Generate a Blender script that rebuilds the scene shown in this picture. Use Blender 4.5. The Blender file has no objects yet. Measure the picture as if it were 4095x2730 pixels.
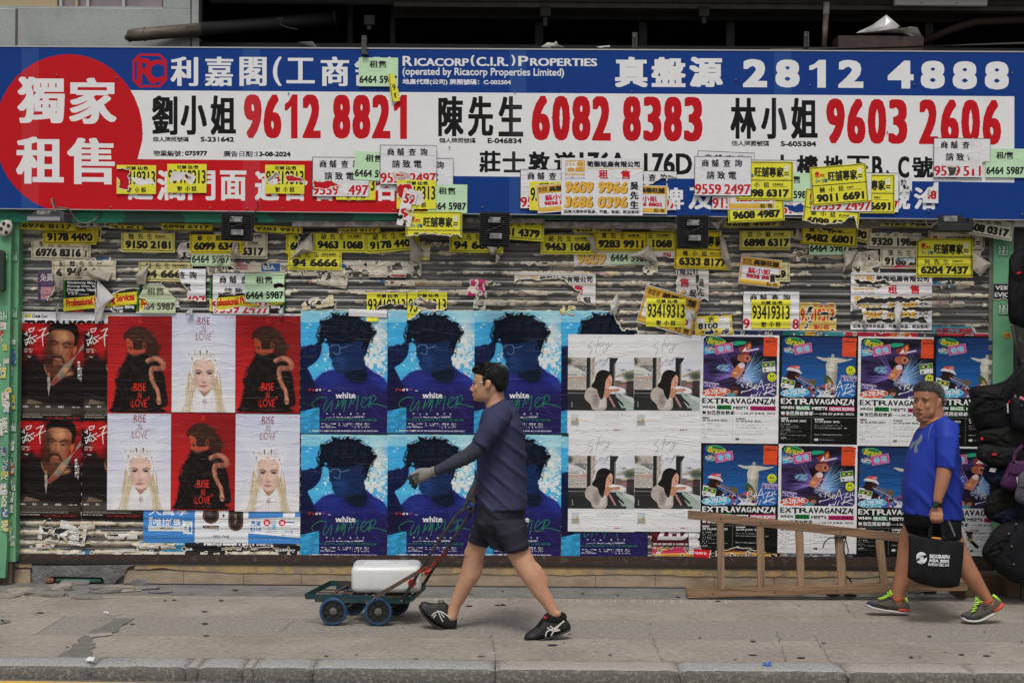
import bpy,math,random
import numpy as np
from mathutils import Vector,Matrix
R=math.radians
scene=bpy.context.scene
# ---------------------------------------------------------------- camera, sky, sun, exposure
CAMD,CAMH,FPX,ROLL=11.0,1.81,5940.0,R(0.42)
cam_d=bpy.data.cameras.new('camera');cam=bpy.data.objects.new('camera',cam_d)
scene.collection.objects.link(cam);scene.camera=cam
cam.location=(0,-CAMD,CAMH)
cam.rotation_euler=(Matrix.Rotation(R(90),4,'X')@Matrix.Rotation(ROLL,4,'Z')).to_euler()
cam_d.sensor_width=36;cam_d.lens=36*FPX/4095;cam_d.clip_end=500;cam_d.clip_start=0.1
w=bpy.data.worlds.new('World');scene.world=w;w.use_nodes=True
nt=w.node_tree;nt.nodes.clear()
sky=nt.nodes.new('ShaderNodeTexSky');sky.sky_type='NISHITA';sky.sun_disc=False
sky.sun_elevation=R(60);sky.sun_rotation=R(190);sky.dust_density=4;sky.ozone_density=1
hs=nt.nodes.new('ShaderNodeHueSaturation');hs.inputs['Saturation'].default_value=0.35
bg=nt.nodes.new('ShaderNodeBackground');bg.inputs['Strength'].default_value=0.088
wo=nt.nodes.new('ShaderNodeOutputWorld')
nt.links.new(sky.outputs[0],hs.inputs['Color']);nt.links.new(hs.outputs[0],bg.inputs[0]);nt.links.new(bg.outputs[0],wo.inputs[0])
sd=bpy.data.lights.new('sun','SUN');sun=bpy.data.objects.new('sun',sd);scene.collection.objects.link(sun)
sd.energy=1.45;sd.angle=R(15);sd.color=(1,0.96,0.9)
sun.rotation_euler=(R(30),0,R(-8))
scene.view_settings.view_transform='Standard';scene.view_settings.look='None'
scene.view_settings.exposure=0.12;scene.view_settings.gamma=1.0
scene.cycles.max_bounces=6
# ---------------------------------------------------------------- coordinates: photo pixel (4095 x 2730) at a depth y
CR,SR=math.cos(ROLL),math.sin(ROLL)
def S(y):return FPX/(CAMD+y)
def W(u,v,y=0.0):
 du,dv=u-2047.5,v-1365.0;s=S(y)
 return Vector(((du*CR+dv*SR)/s,y,CAMH-(-du*SR+dv*CR)/s))
def lin(c):
 c=np.asarray(c,dtype=np.float32)/255.0
 return np.where(c<=0.04045,c/12.92,((c+0.055)/1.055)**2.4)
KALB=1.32
def alb(c,k=KALB):
 v=np.minimum(lin(c)*k,0.84);return(float(v[0]),float(v[1]),float(v[2]),1.0)
rng=np.random.RandomState(7);rnd=random.Random(11)
# ---------------------------------------------------------------- objects
COL=scene.collection
def tag(o,label=None,cat=None,group=None,kind=None):
 if label:o['label']=label
 if cat:o['category']=cat
 if group:o['group']=group
 if kind:o['kind']=kind
 return o
def empty(name,loc=(0,0,0),rot=(0,0,0)):
 o=bpy.data.objects.new(name,None);COL.objects.link(o);o.location=loc;o.rotation_euler=rot;return o
def mkobj(name,verts,faces,mat,parent=None,smooth=False,loc=None,rot=None):
 me=bpy.data.meshes.new(name);me.from_pydata([tuple(v)for v in verts],[],faces)
 if mat is not None:
  for m in(mat if isinstance(mat,(list,tuple))else[mat]):me.materials.append(m)
 if smooth:me.polygons.foreach_set('use_smooth',[True]*len(me.polygons))
 me.update();o=bpy.data.objects.new(name,me);COL.objects.link(o)
 if parent:o.parent=parent
 if loc is not None:o.location=loc
 if rot is not None:o.rotation_euler=rot
 return o
class MB:
 """collects simple shapes, builds ONE mesh"""
 def __init__(s):s.v=[];s.f=[];s.mi=[]
 def add(s,vs,fs,mi=0):
  n=len(s.v);s.v+=[tuple(v)for v in vs];s.f+=[tuple(i+n for i in f)for f in fs];s.mi+=[mi]*len(fs)
  return s
 def box(s,a,b,mi=0,bev=0.0,M=None):
  x0,y0,z0=a;x1,y1,z1=b
  if bev>0:
   vs=[];e=bev
   for z,k in((z0,1),(z0+e,0),(z1-e,0),(z1,1)):
    q=e if k else 0
    for(x,y)in((x0+e+q,y0+q),(x1-e-q,y0+q),(x1-q,y0+e+q),(x1-q,y1-e-q),(x1-e-q,y1-q),(x0+e+q,y1-q),(x0+q,y1-e-q),(x0+q,y0+e+q)):vs.append((x,y,z))
   fs=[tuple(range(7,-1,-1)),tuple(range(24,32))]
   for l in range(3):
    for i in range(8):j=(i+1)%8;fs.append((l*8+i,l*8+j,l*8+8+j,l*8+8+i))
  else:
   vs=[(x0,y0,z0),(x1,y0,z0),(x1,y1,z0),(x0,y1,z0),(x0,y0,z1),(x1,y0,z1),(x1,y1,z1),(x0,y1,z1)]
   fs=[(3,2,1,0),(4,5,6,7),(0,1,5,4),(1,2,6,5),(2,3,7,6),(3,0,4,7)]
  if M is not None:vs=[M@Vector(v)for v in vs]
  return s.add(vs,fs,mi)
 def tube(s,pts,r,n=10,mi=0,cap=True,sq=None):
  """round tube along points; r scalar or list of radii or (rn, rd) pairs: rn across, rd along the depth axis"""
  pts=[Vector(p)for p in pts];m=len(pts)
  rr=r if isinstance(r,(list,tuple))else[r]*m
  rr=[(q,q)if not isinstance(q,(list,tuple))else q for q in rr]
  vs=[]
  for i,p in enumerate(pts):
   t=(pts[min(i+1,m-1)]-pts[max(i-1,0)])
   t=t.normalized()if t.length>1e-9 else Vector((0,0,1))
   b=Vector((0,1,0))-t*t.y
   if b.length<0.2:b=Vector((1,0,0))-t*t.x
   b.normalize();nn=t.cross(b).normalized()
   for k in range(n):
    a=2*math.pi*(k+(0.5 if n==4 else 0))/n
    q=1.4142 if n==4 else 1
    vs.append(p+nn*(math.cos(a)*rr[i][0]*q)+b*(math.sin(a)*rr[i][1]*q))
  fs=[]
  for i in range(m-1):
   for k in range(n):
    l=(k+1)%n;fs.append((i*n+k,i*n+l,i*n+n+l,i*n+n+k))
  if cap:fs.append(tuple(range(n-1,-1,-1)));fs.append(tuple(range((m-1)*n,m*n)))
  return s.add(vs,fs,mi)
 def limb(s,pts,rr,n=16):
  """tube with rounded ends"""
  pts=[Vector(p)for p in pts];rr=[(q,q)if not isinstance(q,(list,tuple))else q for q in rr]
  P=[];Q=[]
  t0=(pts[0]-pts[1]).normalized();t1=(pts[-1]-pts[-2]).normalized()
  for a in(88,60,30):P.append(pts[0]+t0*(sum(rr[0])/2*math.sin(R(a))));Q.append(tuple(x*math.cos(R(a))for x in rr[0]))
  P+=pts;Q+=list(rr)
  for a in(30,60,88):P.append(pts[-1]+t1*(sum(rr[-1])/2*math.sin(R(a))));Q.append(tuple(x*math.cos(R(a))for x in rr[-1]))
  return s.tube(P,Q,n)
 def ell(s,c,r,n=14,m=9,rot=None,mi=0):
  vs=[];fs=[]
  for i in range(m+1):
   th=math.pi*i/m
   for k in range(n):
    a=2*math.pi*k/n
    v=Vector((r[0]*math.sin(th)*math.cos(a),r[1]*math.sin(th)*math.sin(a),r[2]*math.cos(th)))
    if rot is not None:v=rot@v
    vs.append(Vector(c)+v)
  for i in range(m):
   for k in range(n):
    l=(k+1)%n;fs.append((i*n+k,(i+1)*n+k,(i+1)*n+l,i*n+l))
  return s.add(vs,fs,mi)
 def loft(s,rings,mi=0):
  n=len(rings[0]);vs=[p for r_ in rings for p in r_];fs=[]
  for i in range(len(rings)-1):
   for k in range(n):
    l=(k+1)%n;fs.append((i*n+k,i*n+l,i*n+n+l,i*n+n+k))
  fs.append(tuple(range(n-1,-1,-1)));fs.append(tuple(range((len(rings)-1)*n,len(rings)*n)))
  return s.add(vs,fs,mi)
 def build(s,name,mat,parent=None,smooth=False,loc=None,rot=None):
  o=mkobj(name,s.v,s.f,mat,parent,smooth,loc,rot)
  if any(s.mi):o.data.polygons.foreach_set('material_index',s.mi)
  return o
def remesh(o,voxel,smooth=2,fac=0.5):
 """fuse overlapping closed pieces into one continuous skin (applied, so it is a real mesh)"""
 m=o.modifiers.new('fuse','REMESH');m.mode='VOXEL';m.voxel_size=voxel;m.use_smooth_shade=True
 if smooth:q=o.modifiers.new('soft','SMOOTH');q.factor=fac;q.iterations=smooth
 bpy.context.view_layer.update()
 dg=bpy.context.evaluated_depsgraph_get()
 me=bpy.data.meshes.new_from_object(o.evaluated_get(dg));old=o.data
 o.modifiers.clear();o.data=me;me.name=o.name;bpy.data.meshes.remove(old)
 me.polygons.foreach_set('use_smooth',[True]*len(me.polygons))
 return o
# ---------------------------------------------------------------- materials
MATS={}
def mat(name,col,rough=0.6,metal=0.0,spec=0.4,noise=None,bump=None,col2=None,nscale=8.0,thr=(0.4,0.65),stretch=(1,1,1),attr=False,sheen=0,coat=0,fine=0.0):
 """procedural material: base colour broken up by noise patches (col2), fine grain and bump=(scale, strength)"""
 if name in MATS:return MATS[name]
 m=bpy.data.materials.new(name);m.use_nodes=True;t=m.node_tree;L=t.links
 b=t.nodes['Principled BSDF'];b.inputs['Roughness'].default_value=rough;b.inputs['Metallic'].default_value=metal
 b.inputs['Specular IOR Level'].default_value=spec
 if sheen:b.inputs['Sheen Weight'].default_value=sheen
 if coat:b.inputs['Coat Weight'].default_value=coat;b.inputs['Coat Roughness'].default_value=0.2
 tc=t.nodes.new('ShaderNodeTexCoord');mp=t.nodes.new('ShaderNodeMapping');mp.inputs['Scale'].default_value=stretch
 L.new(tc.outputs['Object'],mp.inputs[0])
 def noise_n(sc,det=6,rg=0.6):
  n=t.nodes.new('ShaderNodeTexNoise');n.inputs['Scale'].default_value=sc;n.inputs['Detail'].default_value=det;n.inputs['Roughness'].default_value=rg
  L.new(mp.outputs[0],n.inputs['Vector']);return n
 if attr:
  a=t.nodes.new('ShaderNodeAttribute');a.attribute_name='Col';cur=a.outputs['Color']
 else:
  rgb=t.nodes.new('ShaderNodeRGB');rgb.outputs[0].default_value=col;cur=rgb.outputs[0]
 def mix(fac,c1,c2,blend='MIX'):
  x=t.nodes.new('ShaderNodeMix');x.data_type='RGBA';x.blend_type=blend
  if isinstance(fac,float):x.inputs[0].default_value=fac
  else:L.new(fac,x.inputs[0])
  for i,c in((6,c1),(7,c2)):
   if isinstance(c,tuple):x.inputs[i].default_value=c
   else:L.new(c,x.inputs[i])
  return x.outputs[2]
 if col2 is not None:
  n=noise_n(nscale);mr=t.nodes.new('ShaderNodeMapRange');mr.inputs[1].default_value=thr[0];mr.inputs[2].default_value=thr[1]
  L.new(n.outputs[0],mr.inputs[0]);cur=mix(mr.outputs[0],cur,col2)
 if fine>0:
  n=noise_n(nscale*14,4,0.7);mr=t.nodes.new('ShaderNodeMapRange')
  mr.inputs[1].default_value=0.3;mr.inputs[2].default_value=0.7;mr.inputs[3].default_value=1-fine;mr.inputs[4].default_value=1+fine
  L.new(n.outputs[0],mr.inputs[0])
  vm=t.nodes.new('ShaderNodeVectorMath');vm.operation='SCALE';L.new(cur,vm.inputs[0]);L.new(mr.outputs[0],vm.inputs['Scale']);cur=vm.outputs[0]
 L.new(cur,b.inputs['Base Color'])
 if bump:
  n=noise_n(bump[0],5,0.6);bn=t.nodes.new('ShaderNodeBump');bn.inputs['Strength'].default_value=1.0;bn.inputs['Distance'].default_value=bump[1]
  L.new(n.outputs[0],bn.inputs['Height']);L.new(bn.outputs[0],b.inputs['Normal'])
 MATS[name]=m;m['n']=1;return m
def paper_mat(name,rough=0.5,crease=0.004,dirt=0.12,spec=0.35,wave=True,coat=0.0):
 """printed paper: colour from the face attribute, long shallow creases, soft dirt"""
 if name in MATS:return MATS[name]
 m=mat(name,None,rough=rough,attr=True,spec=spec,coat=coat);t=m.node_tree;L=t.links;b=t.nodes['Principled BSDF']
 tc=[n for n in t.nodes if n.type=='TEX_COORD'][0]
 at=[n for n in t.nodes if n.type=='ATTRIBUTE'][0]
 def nz(sc,stretch,det=4,dist=0.0):
  mp=t.nodes.new('ShaderNodeMapping');mp.inputs['Scale'].default_value=stretch
  oi=t.nodes.new('ShaderNodeObjectInfo');cx=t.nodes.new('ShaderNodeCombineXYZ')
  mu=t.nodes.new('ShaderNodeMath');mu.operation='MULTIPLY';mu.inputs[1].default_value=37.0
  L.new(oi.outputs['Random'],mu.inputs[0]);L.new(mu.outputs[0],cx.inputs[0]);L.new(mu.outputs[0],cx.inputs[2]);L.new(cx.outputs[0],mp.inputs['Location'])
  L.new(tc.outputs['Object'],mp.inputs[0])
  n=t.nodes.new('ShaderNodeTexNoise');n.inputs['Scale'].default_value=sc;n.inputs['Detail'].default_value=det;n.inputs['Distortion'].default_value=dist
  L.new(mp.outputs[0],n.inputs['Vector']);return n.outputs[0]
 n1=nz(2.2,(1.0,1,4.0),2,0.8)
 s=t.nodes.new('ShaderNodeMath');s.operation='SUBTRACT';L.new(n1,s.inputs[0]);s.inputs[1].default_value=0.5
 a=t.nodes.new('ShaderNodeMath');a.operation='ABSOLUTE';L.new(s.outputs[0],a.inputs[0])
 mr=t.nodes.new('ShaderNodeMapRange');mr.inputs[1].default_value=0.0;mr.inputs[2].default_value=0.02;mr.inputs[3].default_value=1;mr.inputs[4].default_value=0
 L.new(a.outputs[0],mr.inputs[0])
 n2=nz(3.0,(0.6,1,1.6),3)
 ad=t.nodes.new('ShaderNodeMath');ad.operation='MULTIPLY_ADD';L.new(n2,ad.inputs[0]);ad.inputs[1].default_value=3.0
 L.new(mr.outputs[0],ad.inputs[2])
 bn=t.nodes.new('ShaderNodeBump');bn.inputs['Distance'].default_value=crease;bn.inputs['Strength'].default_value=1.0
 L.new(ad.outputs[0],bn.inputs['Height']);L.new(bn.outputs[0],b.inputs['Normal'])
 n3=nz(9.0,(1,1,1),5);mr2=t.nodes.new('ShaderNodeMapRange');mr2.inputs[1].default_value=0.35;mr2.inputs[2].default_value=0.75
 mr2.inputs[3].default_value=1.0;mr2.inputs[4].default_value=1.0-dirt;L.new(n3,mr2.inputs[0])
 vm=t.nodes.new('ShaderNodeVectorMath');vm.operation='SCALE';L.new(at.outputs['Color'],vm.inputs[0]);L.new(mr2.outputs[0],vm.inputs['Scale'])
 L.new(vm.outputs[0],b.inputs['Base Color']);return m
# ---------------------------------------------------------------- print shop: a raster canvas that becomes real coloured faces
_fc=bpy.data.curves.new('lettering','FONT');_fc.resolution_u=3;_fc.dimensions='3D';_fc.fill_mode='HALF';_fo=bpy.data.objects.new('lettering',_fc)
_tc={}
def outline(txt):
 if txt in _tc:return _tc[txt]
 _fc.body=txt;me=_fo.to_mesh();n=len(me.vertices);co=np.empty(n*3,np.float32);me.vertices.foreach_get('co',co)
 ed=np.empty(len(me.edges)*2,np.int32);me.edges.foreach_get('vertices',ed);_fo.to_mesh_clear()
 co=co.reshape(-1,3)[:,:2];e=ed.reshape(-1,2).copy();k_=(e[:,1]-e[:,0])>1;e[k_]=e[k_][:,::-1];r=(co[e[:,0]],co[e[:,1]]);_tc[txt]=r;return r
def fill_edges(a,b,w,h,evenodd=False):
 """scanline fill of directed edges a->b given in cell units; returns bool mask h x w"""
 y0=np.minimum(a[:,1],b[:,1]);y1=np.maximum(a[:,1],b[:,1])
 r0=np.clip(np.ceil(y0-0.5),0,h).astype(int);r1=np.clip(np.ceil(y1-0.5),0,h).astype(int)
 cnt=r1-r0;k=cnt>0
 a,b,r0,cnt=a[k],b[k],r0[k],cnt[k]
 if len(cnt)==0:return np.zeros((h,w),bool)
 idx=np.repeat(np.arange(len(cnt)),cnt);off=np.arange(cnt.sum())-np.repeat(np.cumsum(cnt)-cnt,cnt)
 row=r0[idx]+off;yc=row+0.5
 A,B=a[idx],b[idx];t_=(yc-A[:,1])/(B[:,1]-A[:,1]);x=A[:,0]+t_*(B[:,0]-A[:,0])
 c=np.clip(np.ceil(x-0.5),0,w).astype(int);sg=np.where(B[:,1]>A[:,1],1,-1)
 if evenodd:sg=np.ones_like(sg)
 d=np.zeros((h,w+1),np.int32);np.add.at(d,(row,c),sg);d=np.cumsum(d,1)[:,:w]
 return(d%2==1)if evenodd else(d!=0)
def vnoise(h,w,cell,seed,octv=4,ax=1.0):
 r_=np.random.RandomState(seed);out=np.zeros((h,w),np.float32);amp=1;tot=0
 for o in range(octv):
  ch=max(cell/2**o,1.0);cw=max(cell*ax/2**o,1.0)
  gh,gw=int(h/ch)+3,int(w/cw)+3;g=r_.rand(gh,gw).astype(np.float32)
  yy=np.arange(h)/ch;xx=np.arange(w)/cw;yi=yy.astype(int);xi=xx.astype(int);fy=(yy-yi)[:,None];fx=(xx-xi)[None]
  fy=fy*fy*(3-2*fy);fx=fx*fx*(3-2*fx)
  out+=amp*((g[yi][:,xi]*(1-fx)+g[yi][:,xi+1]*fx)*(1-fy)+(g[yi+1][:,xi]*(1-fx)+g[yi+1][:,xi+1]*fx)*fy)
  tot+=amp;amp*=0.5
 return out/tot
def dil(m,nx,ny):
 for _ in range(int(round(nx))):q=m.copy();q[:,1:]|=m[:,:-1];m=q
 for _ in range(int(round(ny))):q=m.copy();q[1:]|=m[:-1];m=q
 return m
def blur(m,r):
 r=int(max(1,round(r)))
 for ax in(0,1):
  for _ in range(2):
   p=np.pad(m,[(r,r)if i==ax else(0,0)for i in range(m.ndim)],mode='edge');c=np.cumsum(p,axis=ax)
   z=np.zeros_like(np.take(c,[0],axis=ax));c=np.concatenate([z,c],axis=ax);n=m.shape[ax]
   hi=np.take(c,np.arange(2*r+1,2*r+1+n),axis=ax);lo=np.take(c,np.arange(0,n),axis=ax);m=(hi-lo)/(2*r+1)
 return m
BK_=[0.62]
class Cv:
 """w, h in photo pixels; s cells per pixel; org() sets the frame in which points are given"""
 def __init__(c,w,h,s=0.8,col=(220,220,222)):
  c.W,c.H,c.s,c.bk=w,h,s,BK_[0];c.w,c.h=max(2,int(round(w*s))),max(2,int(round(h*s)))
  c.a=np.empty((c.h,c.w,3),np.float32);c.a[:]=col;c.m=np.ones((c.h,c.w),bool);c.k,c.ox,c.oy=1.0,0.0,0.0
 def org(c,scale,x0,y0):c.k,c.ox,c.oy=1.0/scale,x0,y0;return c
 def P(c,pts):
  p=np.asarray(pts,np.float32);return(p-(c.ox,c.oy))*c.k*c.s
 def put(c,mk,col,feather=0,alpha=1.0):
  if feather or alpha<1:
   f=blur(mk.astype(np.float32),feather)if feather else mk.astype(np.float32)
   f=(f*alpha)[...,None];c.a=c.a*(1-f)+np.asarray(col,np.float32)*f
  else:c.a[mk]=col
 def mask(c,pts,curve=False):
  p=c.P(pts)
  if curve:p=smooth_pts(p,True)
  return fill_edges(p,np.roll(p,-1,0),c.w,c.h,True)
 def poly(c,pts,col,feather=0,alpha=1.0,curve=False):c.put(c.mask(pts,curve),col,feather,alpha);return c
 def rect(c,x0,y0,x1,y1,col,**k):return c.poly([(x0,y0),(x1,y0),(x1,y1),(x0,y1)],col,**k)
 def frame(c,x0,y0,x1,y1,t,col):
  for q in((x0,y0,x1,y0+t),(x0,y1-t,x1,y1),(x0,y0,x0+t,y1),(x1-t,y0,x1,y1)):c.rect(*q,col)
  return c
 def ell(c,cx,cy,rx,ry,col,rot=0.0,**k):
  a=np.linspace(0,2*np.pi,40,endpoint=False);x=np.cos(a)*rx;y=np.sin(a)*ry;q=R(rot)
  return c.poly(np.stack([cx+x*math.cos(q)-y*math.sin(q),cy+x*math.sin(q)+y*math.cos(q)],1),col,**k)
 def line(c,pts,wd,col,curve=False,taper=False,**k):
  p=np.asarray(pts,np.float32)
  if curve:p=smooth_pts(p,False)
  m=np.zeros((c.h,c.w),bool);n=len(p)-1
  for i in range(n):
   d=p[i+1]-p[i];l=math.hypot(*d)
   if l<1e-6:continue
   nn=np.array([-d[1],d[0]])/l;e=d/l*wd*0.25
   w0=wd/2*((1-i/n)if taper else 1);w1=wd/2*((1-(i+1)/n)if taper else 1)
   q=c.P([p[i]-e+nn*w0,p[i+1]+e+nn*w1,p[i+1]+e-nn*w1,p[i]-e-nn*w0]);m|=fill_edges(q,np.roll(q,-1,0),c.w,c.h,True)
  c.put(m,col,**k);return c
 def grad(c,x0,y0,x1,y1,ca,cb,horiz=False):
  (a0,b0),(a1,b1)=c.P([(x0,y0),(x1,y1)]);a0,a1,b0,b1=[int(round(v))for v in(a0,a1,b0,b1)]
  A0,B0,A1,B1=max(a0,0),max(b0,0),min(a1,c.w),min(b1,c.h)
  if A1<=A0 or B1<=B0:return c
  t_=((np.arange(A0,A1)-a0)/max(a1-a0,1))[None,:,None]if horiz else((np.arange(B0,B1)-b0)/max(b1-b0,1))[:,None,None]
  c.a[B0:B1,A0:A1]=np.asarray(ca,np.float32)*(1-t_)+np.asarray(cb,np.float32)*t_+np.zeros((B1-B0,A1-A0,1));return c
 def text(c,txt,x0,y0,x1,y1,col,bold=0.0,boldy=None,rot=0.0,outlinec=None,slant=0.0,alpha=1.0):
  if txt=='1' and(y1-y0)*c.k>60:
   w_=x1-x0;h_=y1-y0;return c.poly([(x0+w_*.48,y1),(x0+w_*.48,y0+h_*.27),(x0+w_*.2,y0+h_*.36),(x0,y0+h_*.37),(x0,y0+h_*.22),(x0+w_*.3,y0+h_*.15),(x0+w_*.58,y0),(x1,y0),(x1,y1)],col)
  a,b=outline(txt)
  if len(a)==0:return c
  al=np.concatenate([a,b]);mn,mx=al.min(0),al.max(0);sp=np.maximum(mx-mn,1e-4)
  bold=bold*c.bk;bx=bold;by=bold*0.8 if boldy is None else boldy*c.bk
  def T(p):
   q=(p-mn)/sp;x=x0+q[:,0]*(x1-x0-bx);y=y1-by-q[:,1]*(y1-y0-by)
   x=x+(y1-y)*slant
   if rot:
    cx,cy=(x0+x1)/2,(y0+y1)/2;r_=R(rot);dx,dy=x-cx,y-cy
    x,y=cx+dx*math.cos(r_)-dy*math.sin(r_),cy+dx*math.sin(r_)+dy*math.cos(r_)
   return c.P(np.stack([x,y],1))
  m=fill_edges(T(a),T(b),c.w,c.h);m=dil(m,bx*c.k*c.s,by*c.k*c.s)
  if outlinec is not None:
   o=dil(dil(m,1,1)[::-1,::-1],1,1)[::-1,::-1];c.put(o,outlinec)
  c.put(m,col,alpha=alpha);return c
 def lines(c,x0,y0,x1,y1,n,col,seed=1,fill=0.45):
  """rows of print too small to read"""
  r_=random.Random(seed);hh=(y1-y0)/n
  for i in range(n):
   x=x0;xe=x0+(x1-x0)*r_.uniform(0.6,1.0)
   while x<xe:
    l=hh*r_.uniform(0.6,2.5);c.rect(x,y0+i*hh,min(x+l,xe),y0+(i+fill)*hh,col,alpha=0.75);x+=l+hh*0.4
  return c
 def shade(c,amt,cell,seed,ax=1.0):
  c.a*=(1+amt*(vnoise(c.h,c.w,cell*c.s,seed,4,ax)-0.5)*2)[...,None];return c
 def fade(c,f,to=(198,190,172)):
  c.a=c.a*(1-f)+np.asarray(to,np.float32)*f*(0.45+0.55*c.a/255);return c
 def tear(c,poly=None,seed=3,rim=(205,198,184),amp=7.0,keep=False,back=None,noise_thr=None,cell=22):
  """rip a region off (mask) leaving a pale torn rim; back= colour: surface layer gone, paper core shows"""
  n1=vnoise(c.h,c.w,cell*c.s,seed,5)-0.5;n2=vnoise(c.h,c.w,cell*c.s,seed+50,5)-0.5
  if poly is not None:
   m0=c.mask(poly);yy,xx=np.mgrid[0:c.h,0:c.w]
   A=amp*c.s*4;yy2=np.clip((yy+n1*A).astype(int),0,c.h-1);xx2=np.clip((xx+n2*A).astype(int),0,c.w-1);m=m0[yy2,xx2]
  else:m=n1+0.5>noise_thr
  if keep:m=~m
  d=dil(dil(m,2,2)[::-1,::-1],2,2)[::-1,::-1]&~m
  c.a[d]=rim
  if back is not None:c.a[m]=back;c.a[m]*=(0.9+0.2*n2[m]+0.1)[:,None]
  else:c.m&=~m
  return c
def smooth_pts(p,closed,n=6):
 P=np.asarray(p,np.float32);m=len(P);out=[]
 rngi=range(m)if closed else range(m-1)
 for i in rngi:
  if closed:p0,p1,p2,p3=P[(i-1)%m],P[i],P[(i+1)%m],P[(i+2)%m]
  else:p0,p1,p2,p3=P[max(i-1,0)],P[i],P[i+1],P[min(i+2,m-1)]
  for k in range(n):
   t_=k/n;out.append(0.5*((2*p1)+(-p0+p2)*t_+(2*p0-5*p1+4*p2-p3)*t_**2+(-p0+3*p1-3*p2+p3)*t_**3))
 if not closed:out.append(P[-1])
 return np.array(out)
def emit(c,name,material,bits=5,maxh=5,disp=None,mapper=None):
 """raster -> mesh of merged faces carrying their colour. local frame: x right, z up, origin at the centre, metres at the wall's scale"""
 q=2**(8-bits);A=np.clip(c.a,0,255);code=(A/q).astype(np.int32);code=code[...,0]*65536+code[...,1]*256+code[...,2];code[~c.m]=-1
 h,w_=code.shape
 eq=np.zeros(h,bool);eq[1:]=(code[1:]==code[:-1]).all(1);starts=[0]
 for r_ in range(1,h):
  if not eq[r_]or r_-starts[-1]>=maxh:starts.append(r_)
 starts=np.array(starts);ends=np.append(starts[1:],h);cr=code[starts]
 ch=np.ones((len(starts),w_),bool);ch[:,1:]=cr[:,1:]!=cr[:,:-1]
 rr,cc=np.nonzero(ch);nxt=np.append(cc[1:],0);last=np.append(rr[1:]!=rr[:-1],True);ce=np.where(last,w_,nxt)
 v=cr[rr,cc]>=0;rr,cc,ce=rr[v],cc[v],ce[v];cols=c.a[starts[rr],cc]
 y0,y1=starts[rr]/c.s,ends[rr]/c.s;x0,x1=cc/c.s,ce/c.s
 n=len(rr);px=1.0/S(0)
 X=np.stack([x0,x1,x1,x0],1).ravel();Y=np.stack([y1,y1,y0,y0],1).ravel()
 if mapper is None:V=np.stack([(X-c.W/2)*px,np.zeros_like(X),(c.H/2-Y)*px],1)
 else:V=mapper(X,Y)
 if disp is not None:V[:,1]+=disp(X,Y)
 me=bpy.data.meshes.new(name);me.vertices.add(4*n);me.vertices.foreach_set('co',V.astype(np.float32).ravel())
 me.loops.add(4*n);me.loops.foreach_set('vertex_index',np.arange(4*n,dtype=np.int32))
 me.polygons.add(n);me.polygons.foreach_set('loop_start',np.arange(0,4*n,4,dtype=np.int32))
 me.update(calc_edges=True)
 at=me.attributes.new('Col','FLOAT_COLOR','FACE');L=np.ones((n,4),np.float32);L[:,:3]=np.minimum(lin(np.clip(cols,0,255))*KALB,0.84)
 at.data.foreach_set('color',L.ravel());me.materials.append(material);return me
G0,PITCH=964.0,38.9
def rib(v):
 t_=((np.asarray(v,dtype=np.float64)-G0)/PITCH)%1.0
 crown=np.where(t_<0.62,np.sin(np.pi*t_/0.62)**0.6*0.021,0.0)
 bead=np.where(t_>=0.62,0.006*np.abs(np.sin(np.pi*(t_-0.62)/0.19)),0.0)
 return crown+bead
M_POSTER=paper_mat('poster_paper',rough=0.40,crease=0.0015,dirt=0.08,spec=0.16)
M_FLYER=paper_mat('flyer_paper',rough=0.55,crease=0.0014,dirt=0.12,spec=0.15)
M_BANNER=paper_mat('banner_vinyl',rough=0.5,crease=0.0003,dirt=0.05,spec=0.12)
M_SCRAP=paper_mat('scrap_paper',rough=0.7,crease=0.004,dirt=0.3)
NLAY=[0]
def place(c,name,cx,cy,layer,label,cat,rot=0.0,group=None,material=None,mesh=None,ribs=0.25,y=None,bend=0.0,s=None):
 """hang a print at photo pixel (cx, cy); positive rot = clockwise in the photo"""
 yy=y if y is not None else-(0.0255+0.0025*layer)
 if mesh is None:
  v0=cy-c.H/2
  d=(lambda X,Y:-ribs*(rib(v0+Y)-0.008)-bend*(Y/c.H)**2)
  mesh=emit(c,name,material or M_FLYER,disp=d)
 NLAY.append(0);yy-=0.00002*(len(NLAY)%110)
 o=bpy.data.objects.new(name,mesh);COL.objects.link(o);p=W(cx,cy,yy);o.location=p
 o.rotation_euler=(0,R(rot),0);k=S(0)/S(yy);o.scale=(k,1,k)
 if name[-4:-3]!='.':pass
 return tag(o,label,cat,group)
# ================================================================ THE PLACE
def ragged(o):return o
conc=mat('pavement_concrete',(0.345,0.302,0.255,1),rough=0.85,col2=(0.26,0.228,0.192,1),nscale=1.6,bump=(60,0.003),fine=0.22)
conc_dark=mat('patched_concrete',(0.22,0.21,0.195,1),rough=0.85,col2=(0.15,0.147,0.138,1),nscale=5,bump=(50,0.004),fine=0.25)
conc_agg=mat('aggregate_concrete',(0.255,0.232,0.208,1),rough=0.8,col2=(0.36,0.33,0.29,1),nscale=38,thr=(0.5,0.62),bump=(120,0.003),fine=0.25)
joint=mat('joint_dirt',(0.045,0.042,0.038,1),rough=0.95)
asphalt=mat('road_asphalt',(0.16,0.15,0.14,1),rough=0.9,bump=(150,0.004),fine=0.3,nscale=12)
yellow_paint=mat('road_paint_yellow',(0.75,0.45,0.10,1),rough=0.7,col2=(0.3,0.24,0.14,1),nscale=30,thr=(0.55,0.7))
granite=mat('kerb_granite',(0.40,0.40,0.39,1),rough=0.6,spec=0.5,col2=(0.10,0.10,0.10,1),nscale=130,thr=(0.5,0.64),bump=(60,0.006),fine=0.2)
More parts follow.
